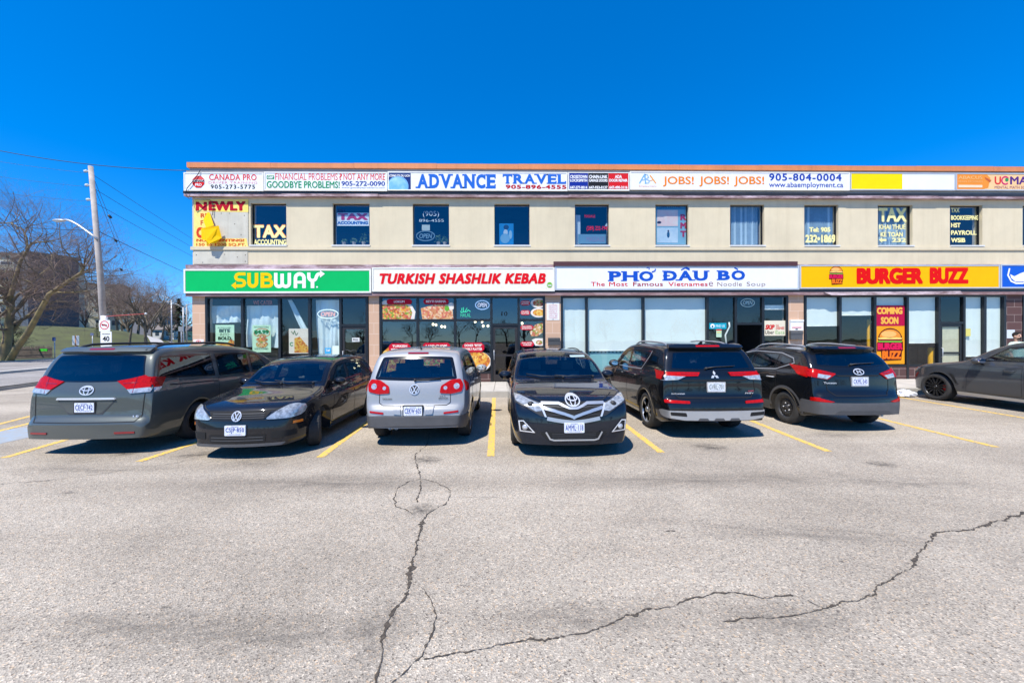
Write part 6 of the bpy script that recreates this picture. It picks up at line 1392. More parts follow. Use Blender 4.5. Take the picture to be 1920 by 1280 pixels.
for sg in (1, -1):
    q = lambda p: [(sg * a, b) for a, b in p]; mb = MB()
    c.patch('x', q(rpoly([(.40, .62), (.50, .64), (.72, .76), (.88, .82), (.90, .94), (.80, .92), (.62, .855), (.47, .815)], .012)), 'front', k_plast, .008, .02, mb=mb, build=False)
    c.patch('x', q(rpoly([(.46, .72), (.56, .70), (.72, .775), (.86, .835), (.885, .92), (.80, .905), (.62, .845), (.48, .80)], .01)), 'front', k_hl, .012, .02, mb=mb, build=False)
    c.patch('x', q([(.405, .625), (.435, .63), (.51, .81), (.48, .815)]), 'front', k_chrome, .016, .02, mb=mb, build=False)
    h = mb.build('headlamp', c.root); mb = MB(); hp, nn = c.ray(sg * .64, .80, 'front'); mb.ell(hp + nn * .008, (.035, .05, .045), k_plast, 14, 8); mb.build('projector', h)
    mb = MB(); c.decal(disc2d(sg * .815, .865, .028, n=12), 'front', C(190, 90, 70), .016, mb); mb.build('indicator', h)
    mb = MB(); c.patch('x', q(rpoly([(.60, .40), (.80, .42), (.81, .55), (.76, .55)], .02)), 'front', k_gap, .006, .01, mb=mb, build=False); c.decal(stroke2d(q([(.585, .395), (.80, .41), (.82, .555), (.755, .56), (.60, .40)]), .016), 'front', k_chrome, .016, mb); f = mb.build('fog_surround', c.root)
    mb = MB(); hp, nn = c.ray(sg * .735, .465, 'front'); mb.lathe([(0, -.012), (.03, -.008), (.045, .006)], hp + nn * .012, -nn, k_clear, 16); mb.build('fog_lamp', f)
mb = MB(); c.patch('x', rpoly([(-.38, .58), (.38, .58), (.49, .835), (-.49, .835)], .02), 'front', k_gap, .006, .01, mb=mb, build=False)
def bar(mb, fz, wd, hw, off=.02, mat=k_satin):
    pts = [(hw * (k / 20 - 1), fz(abs(hw * (k / 20 - 1)))) for k in range(41)]; c.decal(stroke2d(pts, wd), 'front', mat, off, mb)
bar(mb, lambda a: .815 if a > .22 else .75 + (.065 * (a - .06) / .16 if a > .06 else 0), .034, .485, .022); bar(mb, lambda a: .62 + .14 * min(1, (a / .47)) ** .8, .042, .455, .022); bar(mb, lambda a: .555 + .05 * (a / .40) ** 1.5, .055, .40, .018); bar(mb, lambda a: .775 - .03 * max(0, 1 - a / .25), .010, .47, .014, k_dplast); bar(mb, lambda a: .66, .008, .41, .014, k_dplast)
mb.build('grille', c.root)
mb = MB(); c.patch('x', rpoly([(-.52, .40), (.52, .40), (.38, .28), (-.38, .28)], .03), 'front', k_gap, .005, .01, mb=mb, build=False); c.decal(stroke2d([(-.42, .41), (-.36, .305), (-.30, .29), (.30, .29), (.36, .305), (.42, .41)], .024), 'front', k_satin, .034, mb)
for z in (.325, .355, .38): c.decal(stroke2d([(a * .03, z) for a in range(-11, 12)], .007), 'front', k_dplast, .012, mb)
mb.build('lower_grille', c.root)
c.seam('bonnet_gap', [(-.70, .93), (-.5, .86), (-.25, .84), (0, .838), (.25, .84), (.5, .86), (.70, .93)], 'front', .008)
c.plate('AMML·118', .475, 'front'); c.badge('emblem', [(stroke2d(arc(0, .845, .105, .07, 0, 350, 28), .018, True), k_chrome), (stroke2d(arc(0, .845, .038, .066, 0, 345, 20), .014, True), k_chrome), (stroke2d(arc(0, .868, .075, .03, 0, 345, 20), .014, True), k_chrome)], 'front', .03)
c.wheels(rim_spokes(5, .05, k_alloy, k_under, .04, .06), 0, .24); c.mirrors(1.78, 1.08, (.09, .13, .085)); c.interior(1, 2.35, .5, 3.2, 1.6); c.wiper([(.62, 1.10), (.15, 1.095), (-.10, 1.115)], 'front'); c.wiper([(.05, 1.095), (-.35, 1.10), (-.62, 1.135)], 'front'); c.rails(2.35, 4.0, .60, k_plast, .014, .03)
mb = MB(); c.patch('x', rrect(.30, .62, 1.435, 1.47, .015), 'front', C(165, 185, 190), .010, 0, mb=mb, build=False); mb.build('sun_strip', c.root); c.finish()

# ---------------------------------------------------------------- the black plug-in SUV from behind
gx, gy, _ = plan_loc(3.62, 6.62 + 2.355)
c = Car('parked_suv', 'black SUV seen from behind with a silver lower bumper and two-tone alloy wheels', 'suv', (gx, gy, 0), R(90), 4.71, 1.87, 1.745, 2.706, .95,
        [(0, .6), (.03, .9), (.12, 1.0), (.5, 1.08), (1.1, 1.14), (1.25, 1.17), (1.92, 1.60), (2.25, 1.70), (2.85, 1.745), (3.8, 1.71), (4.22, 1.66), (4.32, 1.58), (4.50, 1.24), (4.57, 1.10), (4.585, .78), (4.62, .74), (4.68, .70), (4.71, .56)],
        (1.10, 1.16), k_black, .365, .425, .24, .76, (.12, .08), (.8, .16, .40, .10), .04, (.32, .34), .085)
c.screen(1.22, 1.58, False, .05); c.screen(1.245, 1.555, True, .10, k_priv, border=.02)
c.sides([[(1.72, 1.17), (2.48, 1.17), (2.50, 1.56), (2.16, 1.52)], [(2.56, 1.17), (3.30, 1.19), (3.52, 1.45), (3.50, 1.55), (2.56, 1.56)], [(3.46, 1.21), (4.08, 1.28), (4.0, 1.48), (3.66, 1.52)]], [k_glass, k_glass, k_priv])
c.seam('window_trim', [(1.66, 1.155), (2.6, 1.158), (3.32, 1.175), (3.60, 1.45), (3.66, 1.56)], 'left', .022, None, k_satin); c.seam('window_trim', [(1.66, 1.155), (2.6, 1.158), (3.32, 1.175), (3.60, 1.45), (3.66, 1.56)], 'right', .022, None, k_satin)
c.doors([[(1.50, .36), (2.50, .36), (2.52, 1.13), (1.58, 1.12)], [(2.56, .36), (3.22, .38), (3.46, .78), (3.42, 1.15), (2.56, 1.14)]], [(2.34, 1.02), (3.22, 1.04)])
for sg in (1, -1):
    q = lambda p: [(sg * a, b) for a, b in p]; mb = MB(); sd = 'left' if sg > 0 else 'right'
    c.patch('x', q([(.26, 1.185), (.93, 1.195), (.93, 1.135), (.60, 1.12), (.30, 1.125)]), 'rear', k_red, .012, .025, mb=mb, build=False); c.patch('x', q([(.52, 1.118), (.93, 1.134), (.93, 1.045), (.66, 1.06)]), 'rear', k_clear, .012, .025, mb=mb, build=False)
    c.patch('x', [(4.02, 1.22), (4.42, 1.20), (4.42, 1.06), (4.25, 1.06)], sd, k_red, .012, .02, mb=mb, build=False); tl_ = mb.build('tail_lamp', c.root); mb = MB(); c.decal(stroke2d(q([(.30, 1.158), (.60, 1.162), (.92, 1.168)]), .010), 'rear', k_redd, .022, mb); mb.build('lamp_rib', tl_)
    c.patch('reflector', q(rpoly([(.50, .645), (.90, .655), (.90, .705), (.50, .685)], .01)), 'rear', k_red, .010); mb = MB()
    c.patch('x', q(rpoly([(.56, .42), (.83, .44), (.84, .50), (.58, .49)], .02)), 'rear', k_gap, .022, .01, mb=mb, build=False); mb.build('bumper_vent', c.root)
    mb = MB(); c.patch('x', rpoly([(4.24, .34), (4.60, .36), (4.60, .52), (4.24, .46)], .02), sd, k_gplast, .006, .01, mb=mb, build=False); mb.build('side_cladding', c.root)
    a0 = c.ax[1]; mb = MB(); c.decal(stroke2d([(a0 + .468 * math.cos(R(t)), c.R + .468 * math.sin(R(t))) for t in range(-6, 187, 6)], .062), sd, k_plast, .006, mb); mb.build('arch_trim', c.root); mb = MB(); a0 = c.ax[0]; c.decal(stroke2d([(a0 + .468 * math.cos(R(t)), c.R + .468 * math.sin(R(t))) for t in range(-6, 187, 6)], .062), sd, k_plast, .006, mb); mb.build('arch_trim', c.root)
mb = MB(); c.patch('x', rpoly([(-.92, .52), (.92, .52), (.90, .40), (.60, .355), (-.60, .355), (-.90, .40)], .03), 'rear', k_satin, .016, .03, mb=mb, build=False); mb.build('skid_plate', c.root)
mb = MB()
for y in (-.28, 0, .28): c.patch('x', rpoly([(y - .10, .352), (y + .10, .352), (y + .07, .395), (y - .07, .395)], .01), 'rear', k_gplast, .024, .01, mb=mb, build=False)
mb.build('skid_recess', c.root)
c.seam('tailgate_gap', [(-.74, 1.06), (-.76, .86), (-.66, .74), (.66, .74), (.76, .86), (.74, 1.06)], 'rear', .010); c.patch('garnish', rpoly([(-.64, 1.06), (.64, 1.06), (.56, 1.035), (-.56, 1.035)], .01), 'rear', k_gap, .012, .02)
c.plate('GVRL·701', .93, 'rear', k_clear, C(90, 105, 95), -.02); mit = []
for a in (90, 210, 330): v = lambda r_, t: (r_ * math.cos(R(t)), 1.135 + r_ * math.sin(R(t))); mit.append((poly2d([(0, 1.135), v(.048, a - 30), v(.083, a), v(.048, a + 30)]), k_chrome))
c.badge('emblem', mit, 'rear', .014); c.words('OUTLANDER', .78, .54, .795, .82, 'rear'); c.words('S-AWC', -.62, -.73, .84, .862, 'rear', C(220, 90, 110)); c.words('PHEV', -.56, -.73, .80, .825, 'rear')
c.patch('roof_spoiler', rpoly([(-.70, 1.585), (.70, 1.585), (.68, 1.64), (-.68, 1.64)], .02), 'rear', k_black, .07, .10); c.patch('brake_light', rpoly([(-.22, 1.60), (.22, 1.60), (.22, 1.622), (-.22, 1.622)], .008), 'rear', k_red, .076, .01)
c.wiper([(.12, 1.255), (-.05, 1.275), (-.42, 1.29)]); b = MB(); h, nn = c.ray(4.05, 0, 'top'); b.prism([(-.09, -.01), (.09, -.01), (-.05, .06), (-.085, .06)], h + Vector((0, -.012, 0)), (1, 0, 0), (0, 0, 1), (0, .024, 0), k_black); b.build('antenna_fin', c.root)
c.wheels(rim_spokes(5, .045, k_alloy, k_rimb, .045, .06), 0, .235, .70); c.mirrors(1.76, 1.17, (.09, .13, .09), k_plast); c.rails(2.3, 4.0, .62, k_satin, .018, .05); c.interior(1, 2.35, .58, 3.2, 1.6); c.finish()

# ---------------------------------------------------------------- the black crossover with steel wheels
gx, gy, _ = plan_loc(6.66, 7.08 + 2.2)
c = Car('parked_suv', 'black SUV seen from behind with grey lower bumper, steel wheels and silver roof rails', 'suv', (gx, gy, 0), R(90), 4.40, 1.82, 1.66, 2.64, .88,
        [(0, .5), (.03, .72), (.12, .83), (.4, .93), (1.05, 1.04), (1.2, 1.07), (1.88, 1.48), (2.25, 1.61), (2.75, 1.66), (3.5, 1.62), (3.92, 1.56), (4.0, 1.50), (4.18, 1.26), (4.26, 1.12), (4.295, .80), (4.32, .74), (4.37, .70), (4.40, .52)],
        (1.02, 1.16), k_black, .345, .405, .23, .735, (.12, .13), (.8, .18, .58, .19), .045, (.30, .34), .095)
c.screen(1.12, 1.49, False, .05); c.screen(1.265, 1.505, True, .10, k_priv, border=.02, bowl=.03)
c.sides([[(1.64, 1.09), (2.38, 1.11), (2.40, 1.48), (2.08, 1.43)], [(2.45, 1.11), (3.16, 1.15), (3.20, 1.47), (2.45, 1.48)], [(3.24, 1.17), (3.62, 1.30), (3.56, 1.38), (3.27, 1.46)]], [k_glass, k_glass, k_priv])
for v in ('left', 'right'): c.seam('window_trim', [(1.60, 1.07), (2.4, 1.09), (3.20, 1.135), (3.68, 1.29), (3.62, 1.39), (3.25, 1.49), (2.4, 1.51), (2.05, 1.46)], v, .018, None, k_satin)
c.doors([[(1.42, .42), (2.40, .42), (2.42, 1.05), (1.50, 1.03)], [(2.46, .42), (3.02, .44), (3.28, .76), (3.28, 1.10), (2.46, 1.07)]], [(2.26, .93), (3.12, .96)], hm=k_chrome)
for sg in (1, -1):
    q = lambda p: [(sg * a, b) for a, b in p]; mb = MB(); sd = 'left' if sg > 0 else 'right'
    c.patch('x', q(rpoly([(.43, 1.11), (.62, 1.16), (.84, 1.21), (.86, 1.05), (.59, 1.00)], .02)), 'rear', k_red, .012, .025, mb=mb, build=False); c.patch('x', rpoly([(3.56, 1.27), (4.04, 1.23), (4.10, 1.03), (3.86, 1.08)], .03), sd, k_red, .012, .02, mb=mb, build=False)
    h = mb.build('tail_lamp', c.root); mb = MB(); c.patch('x', q([(.52, 1.075), (.74, 1.11), (.76, 1.04), (.60, 1.01)]), 'rear', k_clear, .018, .01, mb=mb, build=False); mb.build('reverse_lamp', h); mb = MB(); c.decal(stroke2d(q([(.50, 1.115), (.66, 1.135), (.84, 1.14)]), .012), 'rear', k_redd, .022, mb); mb.build('lamp_rib', h)
    mb = MB(); c.patch('x', q(rpoly([(.54, .585), (.84, .665), (.86, .59), (.62, .57)], .02)), 'rear', k_red, .010, mb=mb, build=False); c.patch('x', rpoly([(4.14, .655), (4.28, .66), (4.30, .59), (4.18, .60)], .02), sd, k_red, .010, mb=mb, build=False); mb.build('reflector', c.root)
    mb = MB(); c.patch('x', rpoly([(3.90, .33), (4.31, .35), (4.31, .58), (3.96, .60)], .02), sd, k_gplast, .006, .012, mb=mb, build=False); c.patch('x', [(1.36, .245), (3.12, .245), (3.12, .41), (1.36, .41)], sd, k_gplast, .006, .012, mb=mb, build=False)
    for a0 in c.ax: c.decal(stroke2d([(a0 + .44 * math.cos(R(t)), c.R + .44 * math.sin(R(t))) for t in range(-8, 189, 7)], .05), sd, k_gplast, .007, mb)
    mb.build('side_cladding', c.root)
mb = MB(); c.patch('x', rpoly([(-.90, .34), (.90, .34), (.91, .58), (.5, .565), (-.5, .565), (-.91, .58)], .03), 'rear', k_gplast, .007, .015, mb=mb, build=False); mb.build('bumper', c.root); c.patch('bumper_vent', rpoly([(-.58, .335), (.58, .335), (.48, .42), (-.48, .42)], .04), 'rear', k_dplast, .012, .01)
c.seam('tailgate_gap', [(-.62, .99), (-.60, .80), (-.50, .70), (.50, .70), (.60, .80), (.62, .99)], 'rear', .010); c.seam('bumper_gap', [(-.56, .64), (0, .625), (.56, .64)], 'rear', .008)
c.patch('garnish', rpoly([(-.44, 1.085), (.44, 1.085), (.38, 1.06), (-.38, 1.06)], .01), 'rear', k_gap, .010, .015); c.plate('CKML·545', .965, 'rear', k_satin)
c.badge('emblem', [(stroke2d(arc(0, 1.145, .098, .052, 0, 350, 28), .016, True), k_chrome), (stroke2d([(-.04, 1.115), (-.025, 1.175)], .016), k_chrome), (stroke2d([(.025, 1.115), (.04, 1.175)], .016), k_chrome), (stroke2d([(-.035, 1.135), (.035, 1.155)], .013), k_chrome)], 'rear', .014); c.words('Tucson', .66, .44, .92, .955, 'rear')
c.patch('roof_spoiler', rpoly([(-.62, 1.515), (.62, 1.515), (.60, 1.56), (-.60, 1.56)], .02), 'rear', k_black, .09, .12); c.patch('brake_light', rpoly([(-.17, 1.525), (.17, 1.525), (.17, 1.545), (-.17, 1.545)], .008), 'rear', k_redd, .096, .01)
c.wiper([(.08, 1.275), (-.10, 1.29), (-.40, 1.30)]); b = MB(); b.lathe([(.028, -.12), (.032, 0), (.026, .003), (.024, -.08)], (-2.10, -.42, .32), (-1, 0, 0), k_satin, 12); b.build('exhaust', c.root)
c.wheels(rim_steel(k_steel, 16), 0, .22, .66); c.mirrors(1.64, 1.08, (.09, .13, .085)); c.rails(2.15, 3.85, .58, k_satin, .02, .065); c.interior(1, 2.25, .55, 3.05, 1.55); c.finish()

# ---------------------------------------------------------------- the dark grey coupe SUV entering from the right
L_, fo_ = 4.93, .88; hd = R(90 - 1.0); gx, gy, _ = plan_loc(13.2, 10.8 - (L_ / 2 - fo_)); mid = (gx, gy, 0)
c = Car('parked_coupe_suv', 'dark grey coupe SUV with black spoked wheels, cut off by the right edge', 'suv', mid, hd, L_, 2.0, 1.765, 2.975, fo_,
        [(0, .52), (.03, .80), (.12, .90), (.4, 1.03), (1.2, 1.15), (1.50, 1.20), (2.08, 1.55), (2.50, 1.71), (3.0, 1.765), (3.3, 1.75), (3.9, 1.60), (4.55, 1.28), (4.8, 1.12), (4.88, .9), (4.93, .6)],
        (1.13, 1.20), k_grey, .39, .445, .24, .72, (.22, .10), (1.0, .34, .45, .14), .04, (.30, .34), .10)
c.screen(1.26, 1.62, False, .05); c.screen(1.31, 1.58, True, .14, k_priv)
c.sides([[(1.92, 1.19), (2.78, 1.205), (2.80, 1.60), (2.38, 1.55)], [(2.88, 1.21), (3.80, 1.26), (3.6, 1.49), (3.2, 1.57), (2.88, 1.60)]], [k_glass, k_priv])
c.doors([[(1.62, .36), (2.72, .36), (2.74, 1.12), (1.72, 1.10)], [(2.78, .36), (3.44, .38), (3.72, .80), (3.74, 1.16), (2.78, 1.13)]], [(2.52, .98), (3.55, 1.02)])
for sg in (1, -1):
    q = lambda p: [(sg * a, b) for a, b in p]; sd = 'left' if sg > 0 else 'right'; mb = MB(); c.patch('x', q(rpoly([(.45, .80), (.86, .84), (.90, .92), (.50, .90)], .02)), 'front', k_hl, .01, mb=mb, build=False); c.patch('x', rpoly([(.20, .80), (.34, .84), (.46, .92), (.28, .89)], .02), sd, k_hl, .01, mb=mb, build=False); mb.build('headlamp', c.root)
    c.patch('side_marker', rpoly([(.20, .60), (.30, .64), (.40, .77), (.34, .76)], .01), sd, C(150, 45, 40), .008)
    mb = MB(); c.patch('x', rpoly([(1.40, .55), (1.46, .52), (1.36, .78), (1.26, .82)], .01), sd, k_gap, .006, mb=mb, build=False); c.decal(stroke2d([(1.45, .52), (1.35, .79), (1.24, .84)], .02), sd, k_plast, .012, mb); mb.build('fender_vent', c.root)
    mb = MB(); c.patch('x', rpoly([(1.42, .245), (3.40, .245), (3.40, .30), (1.42, .33)], .01), sd, k_satin, .010, .02, mb=mb, build=False); mb.build('sill_trim', c.root)
    mb = MB(); c.patch('x', q(rpoly([(.04, .52), (.40, .52), (.38, .86), (.06, .86)], .05)), 'front', k_gap, .008, mb=mb, build=False); mb.build('grille', c.root)
    c.patch('tail_lamp', q([(.45, 1.02), (.92, 1.0), (.92, .92), (.5, .95)]), 'rear', k_red, .01)
c.wheels(rim_spokes(7, .020, k_rimb, k_under, .05, .05), 0, .26, .74, k_red); c.mirrors(1.95, 1.17, (.11, .14, .09), k_grey); c.interior(1, 2.55, .58, 3.35, 1.85); c.finish()
# ================================================================== beyond the car park
m_bark = M('bark', (.16, .125, .085), .95, var=.4, vscale=3, bump=.6, bscale=9); m_mossbark = M('mossy_bark', (.26, .20, .075), .95, var=.45, vscale=1.2, var2=(.13, .10, .07), bump=.6, bscale=8)
m_twig = M('twigs', (.25, .175, .14), .95, var=.35, vscale=.6); m_bud = M('buds', (.26, .14, .12), .95)
def grow(rg, tr, tw, p, d, L, r, lv, maxlv, bend=.25, droop=.0, nb=(3, 4), spread=.75, up=.25):
    n = 4 if lv < 3 else 3; pts = [p]; dd = d.copy(); rs = [r]
    for i in range(n):
        dd = (dd + Vector((rg.gauss(0, bend), rg.gauss(0, bend), rg.gauss(0, bend) + up * .25 - droop * lv * .06))).normalized()
        pts.append(pts[-1] + dd * L / n); rs.append(r * (1 - .5 * (i + 1) / n))
    (tr if lv < 3 else tw).tube(pts, rs, m_bark if lv < 3 else m_twig, 6 if lv < 2 else (4 if lv < 4 else 3), False)
    if lv >= maxlv: return
    for k in range(rg.randint(*nb) + (2 if lv == maxlv - 1 else 0)):
        t = rg.uniform(.35, 1.0); i = min(n - 1, int(t * n)); q = pts[i].lerp(pts[i + 1], t * n - i); ax = (pts[i + 1] - pts[i]).normalized()
        s = ax.orthogonal().normalized(); s.rotate(Matrix.Rotation(rg.uniform(0, 6.28), 3, ax)); nd = (ax * (1 - spread * .5) + s * spread * rg.uniform(.6, 1.2) + Vector((0, 0, up * rg.uniform(0, 1)))).normalized()
        grow(rg, tr, tw, q, nd, L * rg.uniform(.52, .78), rs[i] * rg.uniform(.45, .65), lv + 1, maxlv, bend, droop, nb, spread, up)
def bare_tree(label, loc, h, seed, maxlv=5, r=.2, name='bare_tree', group=None, spread=.8, nb=(3, 4)):
    rg = random.Random(seed); t = thing(name, label, 'tree', loc, rg.uniform(0, 6), group); tr, tw = MB(), MB()
    grow(rg, tr, tw, Vector((0, 0, -.3)), Vector((0, 0, 1)), h * .30, r, 0, 0, .05)
    top = Vector((0, 0, h * .26))
    for k in range(6):
        a = k * 1.05 + rg.uniform(-.3, .3); e = rg.uniform(.55, 1.25); grow(rg, tr, tw, top + Vector((0, 0, rg.uniform(-.06, .04) * h)), Vector((math.cos(a) * math.cos(e), math.sin(a) * math.cos(e), math.sin(e))), h * rg.uniform(.26, .36), r * .6, 1, maxlv, .16, 0, nb, spread, .3)
    tr.build('trunk', t); tw.build('crown', t); return t
def copy_tree(src, loc, rz, sc, label, group):
    o = src.copy(); COL.objects.link(o); o.location = loc; o.rotation_euler = (0, 0, rz); o.scale = (sc,) * 3; o['label'] = label
    for ch in src.children: q = ch.copy(); COL.objects.link(q); q.parent = o
    return o
def HZ(px, py, Z): p = AT(px, py, Z); return (p.x, p.y, hill(p.x, p.y) + .08)
TG = 'bare trees on the lawn across the street'
ta = bare_tree('small round bare tree on the lawn, left of a pair beside the path', HZ(241, 640, 58), 13.5, 11, 6, .22, group=TG, spread=.9, nb=(3, 4))
tb = bare_tree('wider bare tree with a thick dark trunk by the yellow bollard', HZ(275, 640, 56), 15.5, 23, 6, .27, group=TG, spread=.9, nb=(3, 4))
for src, px, Z, rz, sc, lb in ((ta, 222, 74, 1.0, 1.1, 'bare tree behind the small round tree, nearest the utility pole'), (tb, 258, 78, 2.2, 1.05, 'bare tree rising behind and between the pair by the path'), (ta, 303, 80, 3.1, 1.15, 'bare tree behind the pair, towards the double armed street lamp'), (tb, 318, 96, .4, 1.0, 'farthest bare tree, seen left of the dark pine'), (tb, 192, 70, 4.2, .85, 'bare reddish tree in front of the far apartment block'), (tb, 232, 90, 3.6, 1.0, 'tall bare tree farther back, between the pole and the pair by the path'), (ta, 285, 92, 1.7, 1.05, 'bare tree farther back over the thick trunked one'), (tb, 342, 108, 2.9, 1.0, 'bare tree tops beyond the dark pine'), (ta, 160, 76, 5.0, .8, 'low bare tree between the grey block and the utility pole')):
    copy_tree(src, HZ(px, 640, Z), rz, sc, lb, TG)
# the big spreading tree at the left: limbs laid out as in the photograph, then grown
rg = random.Random(5); BZ = 34; A_ = lambda px, py, dz=0: AT(px, py, BZ + dz); base = A_(10, 676); base.z = .0
big = thing('bare_tree', 'big spreading bare tree with mossy forked trunk at the left edge', 'tree', tuple(base)); tr, tw = MB(), MB()
limbs = [([(10, 684), (10, 660), (14, 630), (19, 590), (20, 555)], .62, .40, 0), ([(18, 676), (32, 652), (52, 625), (70, 592), (92, 552), (120, 533), (152, 512), (158, 500)], .46, .14, -1), ([(14, 640), (32, 612), (48, 592)], .22, .12, 1), ([(20, 555), (8, 535), (-12, 520), (-40, 505)], .3, .12, 1), ([(20, 555), (30, 520), (38, 490), (52, 468), (60, 455), (100, 452)], .30, .07, 0), ([(52, 468), (50, 445), (42, 430), (20, 418), (0, 418)], .13, .05, 1), ([(92, 552), (110, 548), (140, 548), (165, 545)], .18, .06, -2), ([(20, 555), (-5, 560), (-40, 545)], .25, .1, -2), ([(75, 515), (95, 500), (98, 478), (110, 470), (140, 480)], .14, .05, 2), ([(120, 533), (128, 525), (160, 528), (185, 535)], .12, .05, 2), ([(48, 592), (85, 580), (110, 575)], .12, .05, 2), ([(30, 520), (60, 530), (75, 515)], .16, .12, 1)]
limbs = [(p_, a_ * .58, c_ * .58, d_) for p_, a_, c_, d_ in limbs]
for pts, r0, r1, dz in limbs:
    q = [A_(a, c, dz * i * .5) - base for i, (a, c) in enumerate(pts)]; n = len(q); tr.tube(q, [r0 + (r1 - r0) * i / (n - 1) for i in range(n)], m_mossbark, 9, False)
    for i in range(1, n):
        if q[i].z < 4.2: continue
        for k in range(8 if i == n - 1 else 5):
            ax = (q[i] - q[i - 1]).normalized(); s = Vector((rg.gauss(0, 1), rg.gauss(0, 1), rg.gauss(.2, .7))).normalized(); t = rg.uniform(.3, 1)
            grow(rg, tr, tw, q[i - 1].lerp(q[i], t), (ax * .5 + s).normalized(), rg.uniform(2.2, 4.0), max(.03, r1 * .55), 2, 6, .2, 0, (3, 4), .8, .22)
tr.build('trunk', big); tw.build('crown', big)
# conifers
m_needle = M('needles', (.030, .050, .022), .9, var=.5, vscale=2)
def conifer(label, loc, h, w, seed, dens=1.0):
    rg = random.Random(seed); t = thing('pine_tree', label, 'tree', loc); b = MB(); b.tube([(0, 0, -.3), (0, 0, h * .5), (0, 0, h)], [h * .025, h * .018, .01], m_bark, 7); b.build('trunk', t); b = MB()
    for k in range(int(1500 * dens)):
        z = rg.uniform(.08, 1) ** .8; rr = w * (1.06 - z) * rg.uniform(.25, 1.0) * (.75 + .35 * math.sin(z * 31 + rg.random())); a = rg.uniform(0, 6.28); p = Vector((rr * math.cos(a), rr * math.sin(a), z * h - rr * .18)); s = rg.uniform(.10, .24) * h / 8
        u = Vector((math.cos(a), math.sin(a), rg.uniform(-.5, .2))) * s * 1.7; v = Vector((-math.sin(a), math.cos(a), rg.uniform(-.3, .3))) * s * .6; b.add([p - u, p - v, p + u, p + v], [(0, 1, 2, 3)], m_needle)
    b.build('crown', t)
conifer('dark pine by the double armed street lamp left of the plaza corner', HZ(336, 640, 78), 9.5, 3.4, 1); conifer('dark green spruce bush behind the big mossy tree', HZ(24, 645, 44), 4.6, 3.4, 2); conifer('low bright green bush at the foot of the grass mound', HZ(182, 628, 60), 2.2, .9, 3, .5)
# apartment blocks
m_dk = M('dark_cladding', (.075, .09, .115), .8, var=.12, vscale=.6); m_cr = M('cream_cladding', (.62, .58, .44), .85, var=.08, vscale=.5); m_gl2 = M('far_window', (.05, .07, .09), .15); m_rf = M('grey_roof', (.16, .14, .13), .9); m_bal = M('white_balcony', (.62, .62, .60), .6)
def block(label, loc, rz, w, d, h, body, rows, cols, balc):
    t = thing('apartment_building', label, 'building', loc, rz, None); b = MB(); b.box(-w / 2, w / 2, 0, d, -2, h, body); b.build('wall', t); b = MB(); b.box(-w / 2 - .3, w / 2 + .3, -.3, d + .3, h + .003, h + .5, m_rf); b.build('roof', t)
    for r_ in range(rows):
        for c_ in range(cols):
            x = -w / 2 + (c_ + .5) * w / cols; z = 1.2 + r_ * (h - .8) / rows; b = MB(); b.box(x - .75, x + .75, -.06, .0 - .003, z, z + 1.5, m_bal); f = b.build('window', t); b = MB(); b.box(x - .65, x + .65, -.09, -.062, z + .1, z + 1.4, m_gl2); b.build('pane', f)
            if balc and c_ % 2 == 0: b = MB(); b.box(x - 1.5, x + 1.5, -1.4, -.1, z - .45, z - .25, m_bal); b.box(x - 1.5, x + 1.5, -1.42, -1.36, z - .248, z + .6, m_cr); b.build('balcony', t)
    return t
p = HZ(72, 640, 66); block('dark grey clad apartment end wall behind the big bare tree', (p[0] + .5, p[1] + 2, 2.2), R(62), 6, 8.5, 15.0, m_dk, 0, 0, False)
p = HZ(40, 640, 78); block('cream apartment block with white framed windows behind the big bare tree', (p[0] - 3, p[1], 3), R(25), 15, 10, 17, m_cr, 5, 5, True)
p = HZ(186, 640, 100); block('cream and grey apartment block seen past the utility pole', (p[0] - 2, p[1], 5), R(35), 12, 10, 12, m_cr, 4, 4, True)
p = HZ(232, 625, 130); block('low grey apartment block behind the bare trees', (p[0], p[1], 6), R(15), 22, 10, 9, M('grey_cladding', (.22, .21, .22), .8, var=.1), 3, 6, False)
def house(label, px, Z, w, h, wall, roof):
    p = HZ(px, 625, Z); t = thing('house', label, 'house', p, R(10)); b = MB(); b.box(-w / 2, w / 2, 0, 6, -1, h, wall); b.build('wall', t); b = MB(); b.prism([(-.4, h), (3, h + 1.8), (6.4, h)], (-w / 2 - .3, 0, 0), (0, 1, 0), (0, 0, 1), (w + .6, 0, 0), roof); b.build('roof', t)
    for k in (-1, 1): b = MB(); b.box(k * w / 4 - .5, k * w / 4 + .5, -.05, -.003, h * .35, h * .8, m_gl2); b.build('window', t)
house('small white house with grey roof far down the street', 305, 118, 6, 2.8, m_bal, m_rf); house('small pale green house beside the white one far down the street', 330, 122, 5.5, 2.6, M('pale_green_wall', (.45, .55, .32), .8), m_rf)
# farther road, path and their posts on the rise
def far_road():
    pts = [HZ(300, 626, 100)[:2], HZ(330, 630, 84)[:2], HZ(372, 632, 74)[:2], HZ(430, 636, 66)[:2]]; ribbon(pts, 7, m_road, 'road', .10)
far_road(); ribbon([HZ(262, 640, 88)[:2], HZ(285, 640, 74)[:2], HZ(306, 640, 62)[:2], HZ(322, 640, 52)[:2], HZ(345, 640, 45)[:2]], 2.0, m_path, 'footpath', .12)
